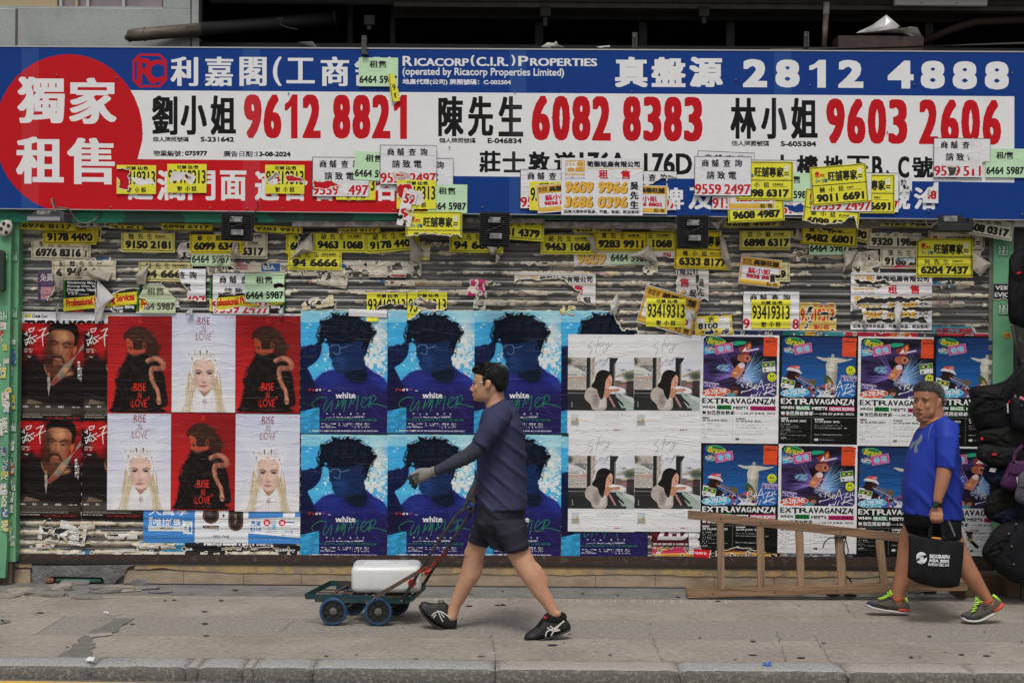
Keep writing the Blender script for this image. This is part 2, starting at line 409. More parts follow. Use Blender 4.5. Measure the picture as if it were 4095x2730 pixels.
granite2=mat('kerb_granite_pink',(0.40,0.365,0.33,1),rough=0.7,col2=(0.22,0.20,0.18,1),nscale=120,thr=(0.5,0.66),bump=(60,0.006),fine=0.2)
YK0,YK1=-2.56,-2.80
def gz(x,y):return-0.004+0.004*math.sin(x*0.9)if y<0 else 0.0
def ground_strip(name,x0,x1,y0,y1,z,m,label=None,nx=60,bend=0.0,edge=0.0,seed=1,parent=None):
 r_=random.Random(seed);V=[];F=[];e0=e1=0
 for i in range(nx+1):
  x=x0+(x1-x0)*i/nx
  e0=e0*0.7+r_.uniform(-edge,edge);e1=e1*0.7+r_.uniform(-edge,edge)
  V+=[(x,y0+e0,z),(x,y1+e1,z)]
 for i in range(nx):F.append((2*i,2*i+2,2*i+3,2*i+1))
 return mkobj(name,V,F,m,parent)
pav=tag(mkobj('pavement',[(-9,YK0+0.01,-.03),(9,YK0+0.01,-.03),(9,2.6,-.03),(-9,2.6,-.03)],[(0,1,2,3)],joint),kind='structure')
def gp(u,v):
 du,dv=u-2047.5,v-1365.0;X=du*CR+dv*SR;Y=-du*SR+dv*CR;d=CAMH*FPX/Y;return(X*d/FPX,d-CAMD)
def slab(x0,x1,y0,y1,m,seed,top=0.0):
 r_=random.Random(seed);g=0.0022;nx=max(2,int((x1-x0)/0.12));ny=3
 top_=[(x0+g+(x1-x0-2*g)*i/nx,y0+g*(1+r_.uniform(-.6,.9)),top)for i in range(nx+1)]+\
[(x1-g-(x1-x0-2*g)*i/nx,y1-g*(1+r_.uniform(-.6,.9)),top)for i in range(nx+1)]
 n=len(top_);V=top_+[(x,y,-0.03)for x,y,z in top_]
 F=[tuple(range(n))]+[(i,(i+1)%n,n+(i+1)%n,n+i)for i in range(n)]
 F[1:]=[tuple(reversed(f))for f in F[1:]]
 return mkobj('slab',V,F,m,pav)
k=0
rows=[(YK0+0.004,-1.93,[-9,-5.4,5.1,9],conc),(-1.93,-1.32,[-9,-2.9,4.9,9],conc_agg),(-1.32,-0.52,[-9,-4.9,9],conc)]
for y0,y1,xs,m in rows:
 for i in range(len(xs)-1):
  k+=1;slab(xs[i],xs[i+1],y0,y1,m if not(y0>-2 and i==0 and m is conc_agg)else conc,k,0.0)
for i,(a,b)in enumerate(((-9,-3.0),(-3.0,0.2),(0.2,3.2),(3.2,9))):slab(a,b,-0.52,0.02,conc_dark,40+i,0.0)
def flat(name,pts,z,m,parent=pav,kind=None):
 o=mkobj(name,[(x,y,z)for x,y in pts],[tuple(range(len(pts)))],m,parent)
 if o.data.polygons[0].normal.z<0:o.data.flip_normals()
 if kind:o['kind']=kind
 return o
bm=MB();r_=random.Random(5);ridge=mat('broom_ridge',(0.50,0.46,0.40,1),rough=0.9)
for i in range(760):
 x=r_.uniform(-4.6,4.6);l=r_.uniform(0.04,0.26)*(1.0 if x<-1 or x>2 else 0.7);dx=l*(0.9 if x<-0.8 else(0.1 if x<1.6 else-0.45));y=-0.53-r_.uniform(0,0.05)
 wd=r_.uniform(0.0018,0.0042)
 bm.add([(x,y,.003),(x+wd,y,.003),(x-dx+wd,y-l,.0028),(x-dx,y-l,.0028)],[(3,2,1,0)])
for i in range(420):
 x=r_.uniform(-4.2,4.8);y=r_.uniform(-2.5,-1.98);l=r_.uniform(0.05,0.4);dx=l*(-0.25 if x>0.2 else 0.2);l=min(l,y+2.54);wd=r_.uniform(0.0015,0.003)
 bm.add([(x,y,.003),(x+wd,y,.003),(x-dx+wd,y-l,.0028),(x-dx,y-l,.0028)],[(3,2,1,0)])
tag(bm.build('broom_ridges',ridge,pav),kind='stuff')
wet=mat('damp_repair',(0.155,0.15,0.14,1),rough=0.7,col2=(0.2,0.19,0.175,1),nscale=14,fine=0.2)
def jag(pts,amp,seed,n=5):
 r_=random.Random(seed);out=[]
 for i in range(len(pts)):
  a,b=pts[i],pts[(i+1)%len(pts)]
  for k in range(n):
   t_=k/n;out.append((a[0]+(b[0]-a[0])*t_+r_.uniform(-amp,amp),a[1]+(b[1]-a[1])*t_+r_.uniform(-amp,amp)*1.3))
 return out
flat('repair_patch',jag([gp(*p)for p in((460,2475),(530,2472),(450,2535),(380,2550),(370,2590),(350,2632),(210,2635),(290,2590),(330,2540),(390,2510))],.02,1),0.0045,wet)
flat('repair_patch',jag([gp(*p)for p in((0,2478),(45,2480),(30,2492),(0,2496))],.01,2),0.0045,wet)
flat('repair_patch',jag([gp(*p)for p in((345,2538),(440,2530),(450,2540),(360,2550))],.01,3),0.006,granite2)
crk=MB();r_=random.Random(9)
def crack(u0,v0,u1,v1,w_=0.0024,n=22,am=7):
 pts=[]
 for i in range(n+1):
  t_=i/n;pts.append(gp(u0+(u1-u0)*t_+r_.uniform(-am,am),v0+(v1-v0)*t_+r_.uniform(-am/3,am/3)))
 for i in range(n):
  (xa,ya),(xb,yb)=pts[i],pts[i+1];h=w_*r_.uniform(.4,1.3)
  d=math.hypot(xb-xa,yb-ya)or 1;nx_,ny_=-(yb-ya)/d*h/2,(xb-xa)/d*h/2
  crk.add([(xa+nx_,ya+ny_,.005),(xa-nx_,ya-ny_,.005),(xb-nx_,yb-ny_,.005),(xb+nx_,yb+ny_,.005)],[(0,1,2,3)])
for a in((1175,2483,1120,2530),(1960,2525,2000,2700),(3360,2400,3420,2470),(3110,2525,3145,2655),(2600,2530,2650,2650),(2120,2640,2260,2650),(1150,2533,1500,2528),(2000,2650,2080,2663),(3780,2380,3880,2440),(500,2450,380,2490),(400,2640,900,2646),(1500,2648,2000,2655),(3220,2660,4095,2672),(3250,2540,3330,2655)):
 crack(*a)
crk.build('cracks',joint,pav)['kind']='stuff'
gum=MB();r_=random.Random(21);gum_m=mat('trodden_gum',(0.05,0.05,0.052,1),rough=0.7)
spots=[(160,2451),(820,2446),(820,2494),(825,2542),(885,2401),(695,2400),(660,2401),(1875,2424),(1990,2420),(2012,2420),(2010,2364),(2330,2374),(2470,2381),(1885,2376),(2210,2580),(2440,2620),(3010,2565),(3293,2572),(3203,2631),(3845,2618),(3945,2623),(3717,2545),(3643,2629),(3395,2395),(2010,2418),(1305,2624),(940,2360),(1390,2430),(530,2496),(3010,2620),(1925,2625),(2870,2405),(2712,2388)]
for i in range(46):spots.append((r_.uniform(0,4095),r_.uniform(2365,2640)))
for i,(u,v)in enumerate(spots):
 x,y=gp(u,v);a,b=r_.uniform(.012,.03)*(1 if i<33 else .5),r_.uniform(.01,.025)*(1 if i<33 else .5)
 n=9;gum.add([(x+a*math.cos(6.283*k/n)*r_.uniform(.7,1.2),y+b*math.sin(6.283*k/n)*r_.uniform(.7,1.2),.0055+i*1e-5)for k in range(n)],[tuple(range(n))])
gum.build('gum_spots',gum_m,pav)['kind']='stuff'
kerb=tag(empty('kerb',(0,(YK0+YK1)/2,-.1)),kind='structure')
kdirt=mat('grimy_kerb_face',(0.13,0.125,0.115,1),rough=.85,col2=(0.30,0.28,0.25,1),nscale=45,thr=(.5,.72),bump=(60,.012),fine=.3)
def kerb_stone(x0,x1,m,seed,drop=0.0):
 r_=random.Random(seed);n=max(5,int((x1-x0)/0.045));rings=[]
 H=0.20;wd=YK0-YK1
 for i in range(n+1):
  t_=i/n;x=x0+(x1-x0)*t_;e=min(t_,1-t_)*(x1-x0);rr=0.012*max(0,1-e/0.03)**2
  j=lambda a:r_.uniform(-a,a)
  z=0.004-drop-rr+j(.0015);f=YK1+rr+j(.002)
  rings.append([(x,YK0-rr*.4,z-.01),(x,YK0-.03,z+.002+j(.001)),(x,(YK0+YK1)/2,z+.002+j(.002)),(x,f+.05,z+j(.0015)),(x,f+.018,z-.006+j(.0015)),(x,f+.004,z-.026+j(.002)),(x,f+.002,z-.07+j(.004)),(x,f,z-H),(x,YK0,z-H)])
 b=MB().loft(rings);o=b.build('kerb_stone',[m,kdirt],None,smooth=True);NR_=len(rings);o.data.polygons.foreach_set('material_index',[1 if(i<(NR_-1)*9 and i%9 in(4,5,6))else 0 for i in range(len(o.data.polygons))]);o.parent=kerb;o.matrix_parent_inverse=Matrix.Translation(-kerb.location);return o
def kx(u):return gp(u,2655)[0]
for i,(a,b,m)in enumerate(((-700,370,granite),(374,750,granite),(753,797,granite2),(800,977,granite),(980,1020,granite2),(1023,1256,granite),(1262,1979,granite),(1983,2706,granite2),(2710,3358,granite),(3368,3853,granite2),(3857,4900,granite2))):
 kerb_stone(kx(a),kx(b),m,i)
kx0=-9
bm=MB().box((-9,YK1+.02,-.3),(9,YK0+.012,-.035));o=bm.build('kerb_bed',joint,kerb);o.matrix_parent_inverse=Matrix.Translation(-kerb.location)
V=[(-9,YK1-8.5,-.075),(9,YK1-8.5,-.15),(9,YK1+.03,-.14),(-9,YK1+.03,-.05)]
V[3]=(-9,YK1+.03,-.02);V[0]=(-9,YK1-8.5,-.05)
def rz(x):return-.02+(x+9)/18*-.12-0.012
road=tag(mkobj('road',[(-30,-30,rz(-9)-.02),(30,-30,rz(9)),(30,YK1+.03,rz(9)),(-30,YK1+.03,rz(-9))],[(0,1,2,3)],asphalt),kind='structure')
road.data.vertices[0].co.z=rz(-30);road.data.vertices[1].co.z=rz(30);road.data.vertices[2].co.z=rz(30);road.data.vertices[3].co.z=rz(-30)
V=[];F=[]
for yy in((YK1-.055,YK1-.125),):
 n=len(V);V+=[(-30,yy[0],rz(-30)+.005),(30,yy[0],rz(30)+.005),(30,yy[1],rz(30)+.005),(-30,yy[1],rz(-30)+.005)];F.append((n+3,n+2,n+1,n))
mkobj('yellow_line',V,F,yellow_paint,road)
litter_blue=mat('blue_wrapper',(0.05,0.14,0.5,1),rough=0.4);white_m=mat('white_litter',(0.7,0.7,0.68,1),rough=0.6)
def crumple(name,u,v,sx,sy,m,label,seed,zt=.018):
 r_=random.Random(seed);x,y=gp(u,v);n=5;V=[];F=[]
 for i in range(n+1):
  for j in range(3):V.append((x+sx*(i/n-.5)+r_.uniform(-.1,.1)*sx,y+sy*(j/2-.5)+r_.uniform(-.2,.2)*sy,.009+r_.uniform(0,zt)))
 for i in range(n):
  for j in range(2):F.append((i*3+j,i*3+3+j,i*3+4+j,i*3+1+j))
 return tag(mkobj(name,V,F,m),label,'litter')
crumple('candy_wrapper',3068,2664,.05,.035,litter_blue,'scrap of blue plastic lying on the kerb stones',2)
crumple('paper_scrap',423,2459,.035,.02,white_m,'small torn white paper scrap lying on the concrete pavement at left',3)
crumple('paper_scrap',368,2650,.06,.03,white_m,'pale rag pinched between two kerb stones at the left',4,.03)
# ---------------------------------------------------------------- step under the shutter
step=tag(empty('shop_step',(0,0,0)),kind='structure')
tile_m=mat('step_tile',(0.40,0.315,0.225,1),rough=0.55,col2=(0.29,0.22,0.155,1),nscale=6,stretch=(1,1,2.5),fine=0.14,bump=(30,.002))
ochre=mat('ochre_render',(0.45,0.31,0.14,1),rough=0.85,col2=(0.30,0.235,0.165,1),nscale=11,thr=(.42,.56),fine=0.2,bump=(25,.008))
cement=mat('grey_cement',(0.19,0.185,0.18,1),rough=0.9,col2=(0.125,0.12,0.115,1),nscale=6,fine=0.2,bump=(14,.03))
hole_m=mat('hole_shade',(0.01,0.01,0.01,1),rough=1)  # near-black colour carries the shade of openings
YS=-0.03
def zv(v,y=YS,u=2047):return W(u,v,y).z
zt=zv(2258);zm=zv(2288)
MB().box((-9,YS+.012,-.02),(9,1.0,zt-.008)).build('step_core',cement,step)
xs_t=[W(u,2320,YS).x for u in(495,735,975,1205,1440,1675,1905,2145,2382,2620,2858,3096,3334,3572,3810,4048,4290)]
for i in range(len(xs_t)-1):MB().box((xs_t[i]+.0015,YS-.004,0.0),(xs_t[i+1]-.0015,YS+.016,zm-.003),bev=.001).build('tile',tile_m,step)
MB().box((W(40,2320,YS).x,YS-.004,0.0),(W(122,2320,YS).x,YS+.016,zm-.003),bev=.001).build('tile',tile_m,step)
def ragged_face(name,x0,x1,ztop,zlow,am,m,parent,y,seed,n=90,th=.02,step_=.008):
 r_=random.Random(seed);e=0;V=[];F=[]
 for i in range(n+1):
  x=x0+(x1-x0)*i/n;e=max(-1,min(1,e+r_.uniform(-.5,.5)));zl=zlow-am*e
  V+=[(x,y,zl),(x,y-.001*r_.random(),ztop),(x,y+th,ztop),(x,y+th,zl)]
 for i in range(n):
  a=4*i;b=a+4;F+=[(a,b,b+1,a+1),(a+1,b+1,b+2,a+2),(a+3,b+3,b,a)]
 return mkobj(name,V,F,m,parent)
xo=W(540,2280,YS).x
ragged_face('render_band',xo,5.0,zt,zm,.018,ochre,step,YS-.011,3,150)
ragged_face('render_band',W(45,2270,YS).x,W(128,2270,YS).x,zt,zm+.01,.01,ochre,step,YS-.011,4,10)
u_=lambda u,v:W(u,v,YS-.02)
out_=[(122,2258),(540,2258),(512,2268),(500,2295),(470,2318),(452,2338),(425,2332),(405,2310),(300,2303),(215,2305),(185,2315),(200,2335),(160,2335),(128,2330),(135,2290)]
r_=random.Random(8);pts=[(a+r_.uniform(-3,3),b+r_.uniform(-2,2))for a,b in jag(out_,2.0,5,3)]
V=[u_(a,b)for a,b in pts];n=len(V);V+=[v+Vector((0,.03,0))for v in V]
mkobj('cement_patch',V,[tuple(range(n))]+[(i,n+i,n+(i+1)%n,(i+1)%n)for i in range(n)],cement,step)
MB().box((W(200,2330,YS).x,YS-.006,.02),(W(415,2305,YS).x,YS+.013,W(300,2300,YS).z)).build('cavity_shade',hole_m,step)  # solid black box, painted shade of the hole in the cement
p0,p1=W(225,2320,YS-.012),W(405,2322,YS-.012)
MB().tube([p0,p1],.016,12).build('buried_pipe',mat('green_pipe',(0.03,0.10,0.07,1),rough=.5),step,smooth=True)
MB().tube([W(185,2321,YS-.014),W(216,2320,YS-.014)],.02,12).build('rusty_elbow',mat('rust',(0.22,0.09,0.05,1),rough=.9,bump=(40,.004)),step,smooth=True)
rub=MB();r_=random.Random(31)
def chunk(u,v,sx,sy,sz,seed):
 r_=random.Random(seed);x,y=gp(u,v);rings=[]
 for zf,sc in((0,1.0),(.6,.96),(1,.82)):
  rings.append([(x+sx*sc*math.cos(6.283*k/9)*r_.uniform(.85,1.15),y+sy*sc*math.sin(6.283*k/9)*r_.uniform(.85,1.15),.004+sz*zf*r_.uniform(.8,1.1))for k in range(9)])
 return rings
for i,(u,v,a,b,c_)in enumerate(((90,2372,.12,.07,.03),(150,2376,.1,.07,.035),(215,2382,.1,.06,.03),(245,2358,.09,.03,.045),(300,2336,.11,.04,.03),(420,2366,.12,.07,.035),(480,2362,.15,.06,.03),(560,2345,.07,.03,.05),(585,2355,.1,.05,.02),(30,2385,.09,.06,.02),(350,2392,.12,.04,.012),(640,2368,.1,.05,.012))):
 tag(MB().loft(chunk(u,v,a,b,c_,i)).build('concrete_chunk',conc_dark if i%3 else conc,pav))
MB().box((W(500,2350,0).x,-.052,.0005),(5,YS-.006,.007)).build('wall_joint',joint,pav)
# ---------------------------------------------------------------- building: concrete panel wall, dark recess above the sign
pan=mat('painted_panel',(0.36,0.39,0.38,1),rough=0.7,col2=(0.27,0.285,0.27,1),nscale=3.5,thr=(.45,.7),fine=.08,bump=(20,.003))
dirtm=mat('panel_grime',(0.12,0.10,0.085,1),rough=.9)
YP=0.10
wall=tag(empty('upper_wall',(0,YP,3)),kind='structure');wi=Matrix.Translation(-wall.location)
def wpart(o):o.parent=wall;o.matrix_parent_inverse=wi;return o
def pbox(u0,v0,u1,v1,y0,y1,name,m,bev=0.0,parent=None):
 a=W(u0,v1,y0);b=W(u1,v0,y0);b_=MB().box((a.x,y0,a.z),(b.x,y1,b.z),bev=bev);return b_.build(name,m,parent)
wpart(pbox(-600,35,62,230,YP,YP+.12,'wall_panel',pan,.004))
wpart(pbox(70,35,762,230,YP,YP+.12,'wall_panel',pan,.004))
wpart(pbox(766,-120,796,105,YP-.005,YP+.12,'wall_panel',pan,.004))
wpart(pbox(766,148,796,230,YP-.005,YP+.12,'wall_panel',pan,.004))
wpart(pbox(60,36,72,230,YP+.01,YP+.1,'joint_strip',dirtm))
wpart(pbox(760,-120,768,230,YP+.01,YP+.1,'joint_strip',dirtm))
glass=mat('dusty_glass',(0.20,0.17,0.19,1),rough=.15,spec=.6,col2=(0.32,0.25,0.27,1),nscale=2)
curtain=mat('tan_blind',(0.42,0.33,0.19,1),rough=.7);alum=mat('aluminium_frame',(0.5,0.5,0.48,1),rough=.4,metal=.6)
wpart(pbox(-600,-140,650,33,YP+.07,YP+.09,'window_pane',glass))
wpart(pbox(-600,-140,230,20,YP+.045,YP+.06,'window_blind',curtain))
for u in(237,300,345,488):wpart(pbox(u,-140,u+12,33,YP+.03,YP+.069,'window_frame',alum if u!=300 else curtain))
wpart(pbox(-600,28,650,36,YP+.02,YP+.068,'window_sill',pan))
wpart(pbox(652,-140,762,33,YP+.002,YP+.1,'wall_panel',pan))
dark=mat('shade_black',(0.016,0.017,0.019,1),rough=.8,col2=(0.03,0.028,0.028,1),nscale=3)  # shade of the recess put into its near-black wall colour
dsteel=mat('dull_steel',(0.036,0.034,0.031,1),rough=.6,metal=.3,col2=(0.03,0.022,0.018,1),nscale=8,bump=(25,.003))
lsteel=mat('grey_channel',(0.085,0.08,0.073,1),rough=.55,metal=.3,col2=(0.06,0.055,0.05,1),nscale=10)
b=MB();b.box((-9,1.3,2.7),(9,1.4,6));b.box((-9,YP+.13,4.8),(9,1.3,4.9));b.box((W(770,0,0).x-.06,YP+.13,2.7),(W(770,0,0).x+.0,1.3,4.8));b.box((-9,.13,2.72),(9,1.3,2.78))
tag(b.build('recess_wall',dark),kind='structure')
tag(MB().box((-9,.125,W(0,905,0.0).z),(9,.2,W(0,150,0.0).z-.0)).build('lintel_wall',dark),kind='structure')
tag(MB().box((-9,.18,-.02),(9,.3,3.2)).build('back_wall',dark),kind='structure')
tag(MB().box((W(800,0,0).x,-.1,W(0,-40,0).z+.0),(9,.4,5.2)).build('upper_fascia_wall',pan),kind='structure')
def pipe(name,pts,r,m,label,cat='pipe',n=16):
 b=MB().tube([W(*p)for p in pts],r,n);o=b.build(name,m,None,smooth=True);return tag(o,label,cat)
brownp=mat('weathered_pipe',(0.15,0.125,0.10,1),rough=.6,col2=(0.07,0.06,0.05,1),nscale=9,stretch=(1,1,3),bump=(20,.003),metal=.2)
darkp=mat('shaded_pipe',(0.014,0.015,0.017,1),rough=.6)  # same waste pipe, recess shade painted in as a darker colour
o=empty('waste_pipe',W(660,140,.1));tag(o,'thick brown waste pipe lying across the grey panel, running into the dark recess','pipe')
def ch(ob,par):ob.parent=par;ob.matrix_parent_inverse=par.matrix_world.inverted()if False else Matrix.Translation(-par.location);return ob
ch(MB().tube([W(524,163,.04),W(516,152,.02),W(524,143,0),W(545,140,-.01),W(810,118,.06)],[.018,.034,.045,.048,.050],18).build('pipe',brownp,smooth=True),o)
ch(MB().tube([W(806,118.5,.06),W(1340,76,.2)],.052,18).build('pipe',darkp,smooth=True),o)
ch(MB().tube([W(578,137,-.0),W(582,137,.0)],.054,18).build('coupling',brownp,smooth=True),o)
ch(MB().tube([W(1335,76,.2),W(1345,75,.2)],.062,18).build('coupling',darkp,smooth=True),o)
def beam(u0,v0,u1,v1,y0,y1,name,m,label,cat='steel beam'):return tag(pbox(u0,v0,u1,v1,y0,y1,name,m),label,cat)
def lip_beam(u0,v0,u1,v1,y,m,label):
 o=tag(empty('steel_beam',W((u0+u1)/2,(v0+v1)/2,y)),label,'steel beam')
 for k,(a,b_,dy)in enumerate(((0,.18,.05),(.18,.82,.0),(.82,1,.05))):
  vv0,vv1=v0+(v1-v0)*a,v0+(v1-v0)*b_;ch(pbox(u0,vv0,u1,vv1,y-dy,y+.06,'flange' if k!=1 else 'web',m),o)
 return o
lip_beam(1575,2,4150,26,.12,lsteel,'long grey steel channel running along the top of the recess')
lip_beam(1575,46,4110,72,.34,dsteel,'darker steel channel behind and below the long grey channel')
for i,u in enumerate((1390,1560,2140,2555,2905,3700)):
 tag(pbox(u,-60,u+(22 if i<2 else 34),195,.42-.02*i,.47-.02*i,'steel_post',dsteel),['dark steel post rising right of the waste pipe end','dark steel post at the left end of the long channel','dark steel post behind the channel above the word PROPERTIES','dim steel post right behind the thin upright bracket','dim steel post in the recess above the big white 2','dim steel post behind the crumpled plastic sheet'][i],'steel post')
for i,(u,v0,v1)in enumerate(((2160,26,105),(2795,26,95),(1455,60,120))):
 o=tag(empty('clamp',W(u,v0,.1)),['blocky steel clamp under the channel, above the word PROPERTIES','blocky steel clamp under the channel above the big characters','dark flat clamp beside the steel posts'][i],'clamp')
 ch(pbox(u,v0,u+44,v0+40,.06,.11,'jaw',dsteel,.004),o);ch(pbox(u+12,v0+40,u+30,v1,.07,.1,'shank',dsteel,.003),o)
boltm=mat('zinc',(0.45,0.45,0.44,1),rough=.35,metal=.8)
for i,(u,v0,v1)in enumerate(((1445,142,212),(2528,130,192),(3215,127,187))):
 o=tag(empty('bracket',W(u,v1,-.2)),['rusty upright bracket hooked over the sign left of the green flyer','thin upright bracket above the sign left of the big characters','stubby upright bracket left of the brown pipe'][i],'bracket')
 ch(pbox(u,v0,u+21,v1,-.225 if i==0 else-.19,-.215 if i==0 else-.18,'strap',lsteel,.002),o)
 ch(pbox(u+16,v0+4,u+21,v1,-.21,-.15,'flange',lsteel),o)
 ch(MB().tube([W(u+9,v0+14,-.232),W(u+9,v0+14,-.2)],.006,8).build('bolt',boltm),o)
 if i==0:ch(MB().box((W(u,v1+4,-.25).x,-.245,W(u,v1+4,-.25).z),(W(u+26,v1,-.25).x,-.2,W(u,v1-4,-.25).z)).build('hook',lsteel),o)
pipe('drain_pipe',[(3306,10,.05),(3303,60,.05)],.024,mat('white_pvc',(0.5,0.49,0.46,1),rough=.5),'short white joint at the top of the thin brown pipe')
pipe('drain_pipe',[(3303,60,.05),(3300,110,.05),(3296,190,.05)],.021,mat('brown_pipe',(0.17,0.10,0.06,1),rough=.6,col2=(.3,.25,.2,1),nscale=12),'thin brown upright pipe with a white joint in the recess')
pipe('cable',[(3690,170,.3),(3800,120,.25),(3900,88,.2),(4095,78,.2),(4200,80,.2)],.03,mat('brown_duct',(0.06,0.035,0.025,1),rough=.7),'dim brown duct curving into the recess at the far right')
tinm=mat('rusty_tin',(0.07,0.038,0.03,1),rough=.6,col2=(0.03,.02,.02,1),nscale=6)
o=tag(MB().box((W(3350,185,-.1).x,-.12,W(0,186,-.1).z),(W(3690,140,-.1).x,.1,W(3500,146,-.1).z)).build('tin_board',tinm),'rusty brown board lying on top of the sign under the plastic sheet','board')
plast=mat('crumpled_plastic',(0.50,0.49,0.46,1),rough=.3,spec=.5,col2=(.3,.29,.27,1),nscale=9,coat=.3)
def sheetpoly(name,pts,m,label,cat,y=-.1,seed=1,amp=.03,parent=None,mid=None):
 """crumpled sheet: fan of facets around inner points, pushed in and out, with thickness"""
 r_=random.Random(seed);P=[W(a,b,y+r_.uniform(-amp,amp))for a,b in pts];n=len(P);c_=sum(P,Vector())/n;c_.y-=amp
 inner=[P[i].lerp(c_,.5)+Vector((0,r_.uniform(-amp,amp*.3),0))for i in range(n)]
 V=P+inner+[c_];F=[(i,(i+1)%n,n+(i+1)%n,n+i)for i in range(n)]+[(n+i,n+(i+1)%n,2*n)for i in range(n)]
 V2=[v+Vector((0,.0012,0))for v in V];k=len(V);F2=[tuple(k+j for j in reversed(f))for f in F]+[((i+1)%n,i,k+i,k+(i+1)%n)for i in range(n)]
 o=mkobj(name,V+V2,F+F2,m,parent)
 return tag(o,label,cat)if label else o
sheetpoly('plastic_sheet',[(3422,133),(3490,100),(3545,60),(3600,106),(3580,118),(3640,108),(3668,110),(3694,158),(3660,152),(3610,134),(3540,132),(3480,134)],plast,'crumpled translucent plastic sheet heaped on the rusty board','plastic sheet',-.08,3,.05)
sheetpoly('paper_scrap',[(2165,188),(2190,170),(2215,172),(2225,164),(2232,180),(2260,190),(2200,192)],M_SCRAP if False else plast,'small pale rag lying on top of the sign above PROPERTIES','rag',-.12,5,.02)
sheetpoly('paper_scrap',[(2385,188),(2410,184),(2440,182),(2438,190),(2400,192)],plast,'flat torn scrap lying on the sign top near the thin bracket','rag',-.12,6,.01)
sheetpoly('cardboard_piece',[(1190,170),(1250,166),(1268,190),(1200,190)],mat('grey_card',(.1,.1,.1,1),rough=.9),'grey card scrap lying on the sign top near the pipe end','scrap',-.1,8,.02)
sheetpoly('wood_offcut',[(3080,195),(3560,190),(3900,175),(4095,168),(4095,176),(3800,188),(3200,204),(3080,203)],dsteel,'long dark strip of trim lying along the sign top at the right','strip',-.14,9,.01)
o=tag(empty('tube_light',W(3760,10,0)),'white plastic batten casing fixed to the channel at the top right','light fitting')
ch(pbox(3578,-12,3950,20,.0,.05,'casing',mat('white_plastic',(0.6,0.6,0.6,1),rough=.4),.004),o)
for u in(3686,3826):ch(MB().tube([W(u,12,-.004),W(u,12,.01)],.005,8).build('screw',dark),o)
gre=mat('green_enamel',(0.005,0.26,0.15,1),rough=.4,col2=(0.03,.10,.075,1),nscale=2.2,thr=(.47,.5),bump=(6,.004),spec=.5)
YB=-.13
def zz(v,u,y):return W(u,v,y).z
gb=tag(empty('fascia_beam',(0,YB,2.7)),'long green enamelled beam running under the big sign','beam')
V=[W(-300,825,YB),W(2700,850,YB),W(2700,878,YB),(W(-300,884,YB))]
def prism(name,pts,y0,y1,m,parent=None):
 n=len(pts);V=[W(a,b,y0)for a,b in pts];V+=[Vector((v.x,y1,v.z))for v in V]
 F=[tuple(range(n))]+[(i,n+i,n+(i+1)%n,(i+1)%n)for i in range(n)]+[tuple(range(2*n-1,n-1,-1))]
 o=mkobj(name,V,F,m,parent);return o
ch(prism('panel',[(-300,884),(1180,884),(2100,880),(2690,884),(2690,840),(-300,815)],YB,YB+.1,gre),gb)
ch(prism('lip',[(-300,889),(1180,889),(1180,876),(-300,870)],YB-.01,YB-.002,gre),gb)
bar_m=mat('rusty_track',(0.16,0.13,0.115,1),rough=.9,col2=(.32,.29,.27,1),nscale=22,bump=(40,.006),fine=.3)
for i,(a,b_,c_,d_)in enumerate(((1168,884,1790,905),(1862,873,2178,890),(2178,887,2712,911),(3450,872,3760,888))):
 tag(prism('track_bar',[(a,d_),(b_ if False else c_,d_+3),(c_,b_+2),(a,b_)],-.15,-.06,bar_m),['rough rusty track bar left of the second flood light','short rusty track bar right of the black flood light','speckled track bar under the gold phone number flyer','dark track bar at the right under the sign'][i],'bar')
soff=mat('cream_soffit',(0.34,0.32,0.28,1),rough=.8,col2=(.2,.18,.15,1),nscale=5,fine=.1)
tag(prism('soffit_board',[(80,908),(3950,914),(3960,880),(80,880)],-.045,.1,soff),'dirty cream board closing the top of the shutter opening','board')
# ---------------------------------------------------------------- pillars
green=mat('mint_paint',(0.16,0.42,0.22,1),rough=.5,col2=(0.11,.30,.17,1),nscale=3,thr=(.45,.7),fine=.08,bump=(12,.002))
pl=tag(empty('green_pillar',(-3.8,-.17,0)),'peeling mint green pillar covered in stickers at the left end','pillar')
ch(prism('face_plate',[(-500,2310),(20,2310),(27,2200),(46,895),(46,880),(-500,880)],-.17,-.12,green),pl)
ch(prism('edge_post',[(22,2245),(62,2245),(77,890),(49,890),(30,2200)],-.11,.05,green),pl)
ch(prism('rotten_foot',[(-500,2345),(44,2345),(50,2240),(22,2240),(-500,2300)],-.10,-.02,mat('rotten_wood',(.20,.16,.12,1),rough=.9,col2=(.10,.08,.06,1),nscale=10,stretch=(4,1,.6),bump=(20,.02))),pl)
pr=tag(empty('green_pillar',(3.6,-.06,0)),'mint green pillar with pale stickers behind the hanging bags at right','pillar')
ch(prism('face_plate',[(3966,2350),(4050,2350),(4054,892),(3974,892)],-.05,.05,green),pr)
ch(prism('side_channel',[(3948,2350),(3966,2350),(3974,892),(3956,892)],-.03,.05,mat('rusty_channel',(.13,.11,.09,1),rough=.8,col2=(.2,.2,.18,1),nscale=12)),pr)
tag(prism('side_wall',[(4056,2350),(4500,2350),(4500,890),(4056,890)],-.0,.1,mat('grimy_grey',(.055,.055,.05,1),rough=.8,col2=(.2,.2,.19,1),nscale=6,thr=(.6,.66))),kind='structure')
tag(prism('box_frame',[(-60,1162),(7,1162),(13,1155),(13,1012),(5,1000),(-60,1000)],-.24,-.175,mat('dark_box',(.03,.045,.035,1),rough=.4)),'dark electrical box cut off by the left picture edge','box')
o=tag(empty('ceiling_fan_grille',W(20,918,-.2)),'round white speaker with black cutouts beside the green beam at left','vent')
cy_=W(22,912,-.2)
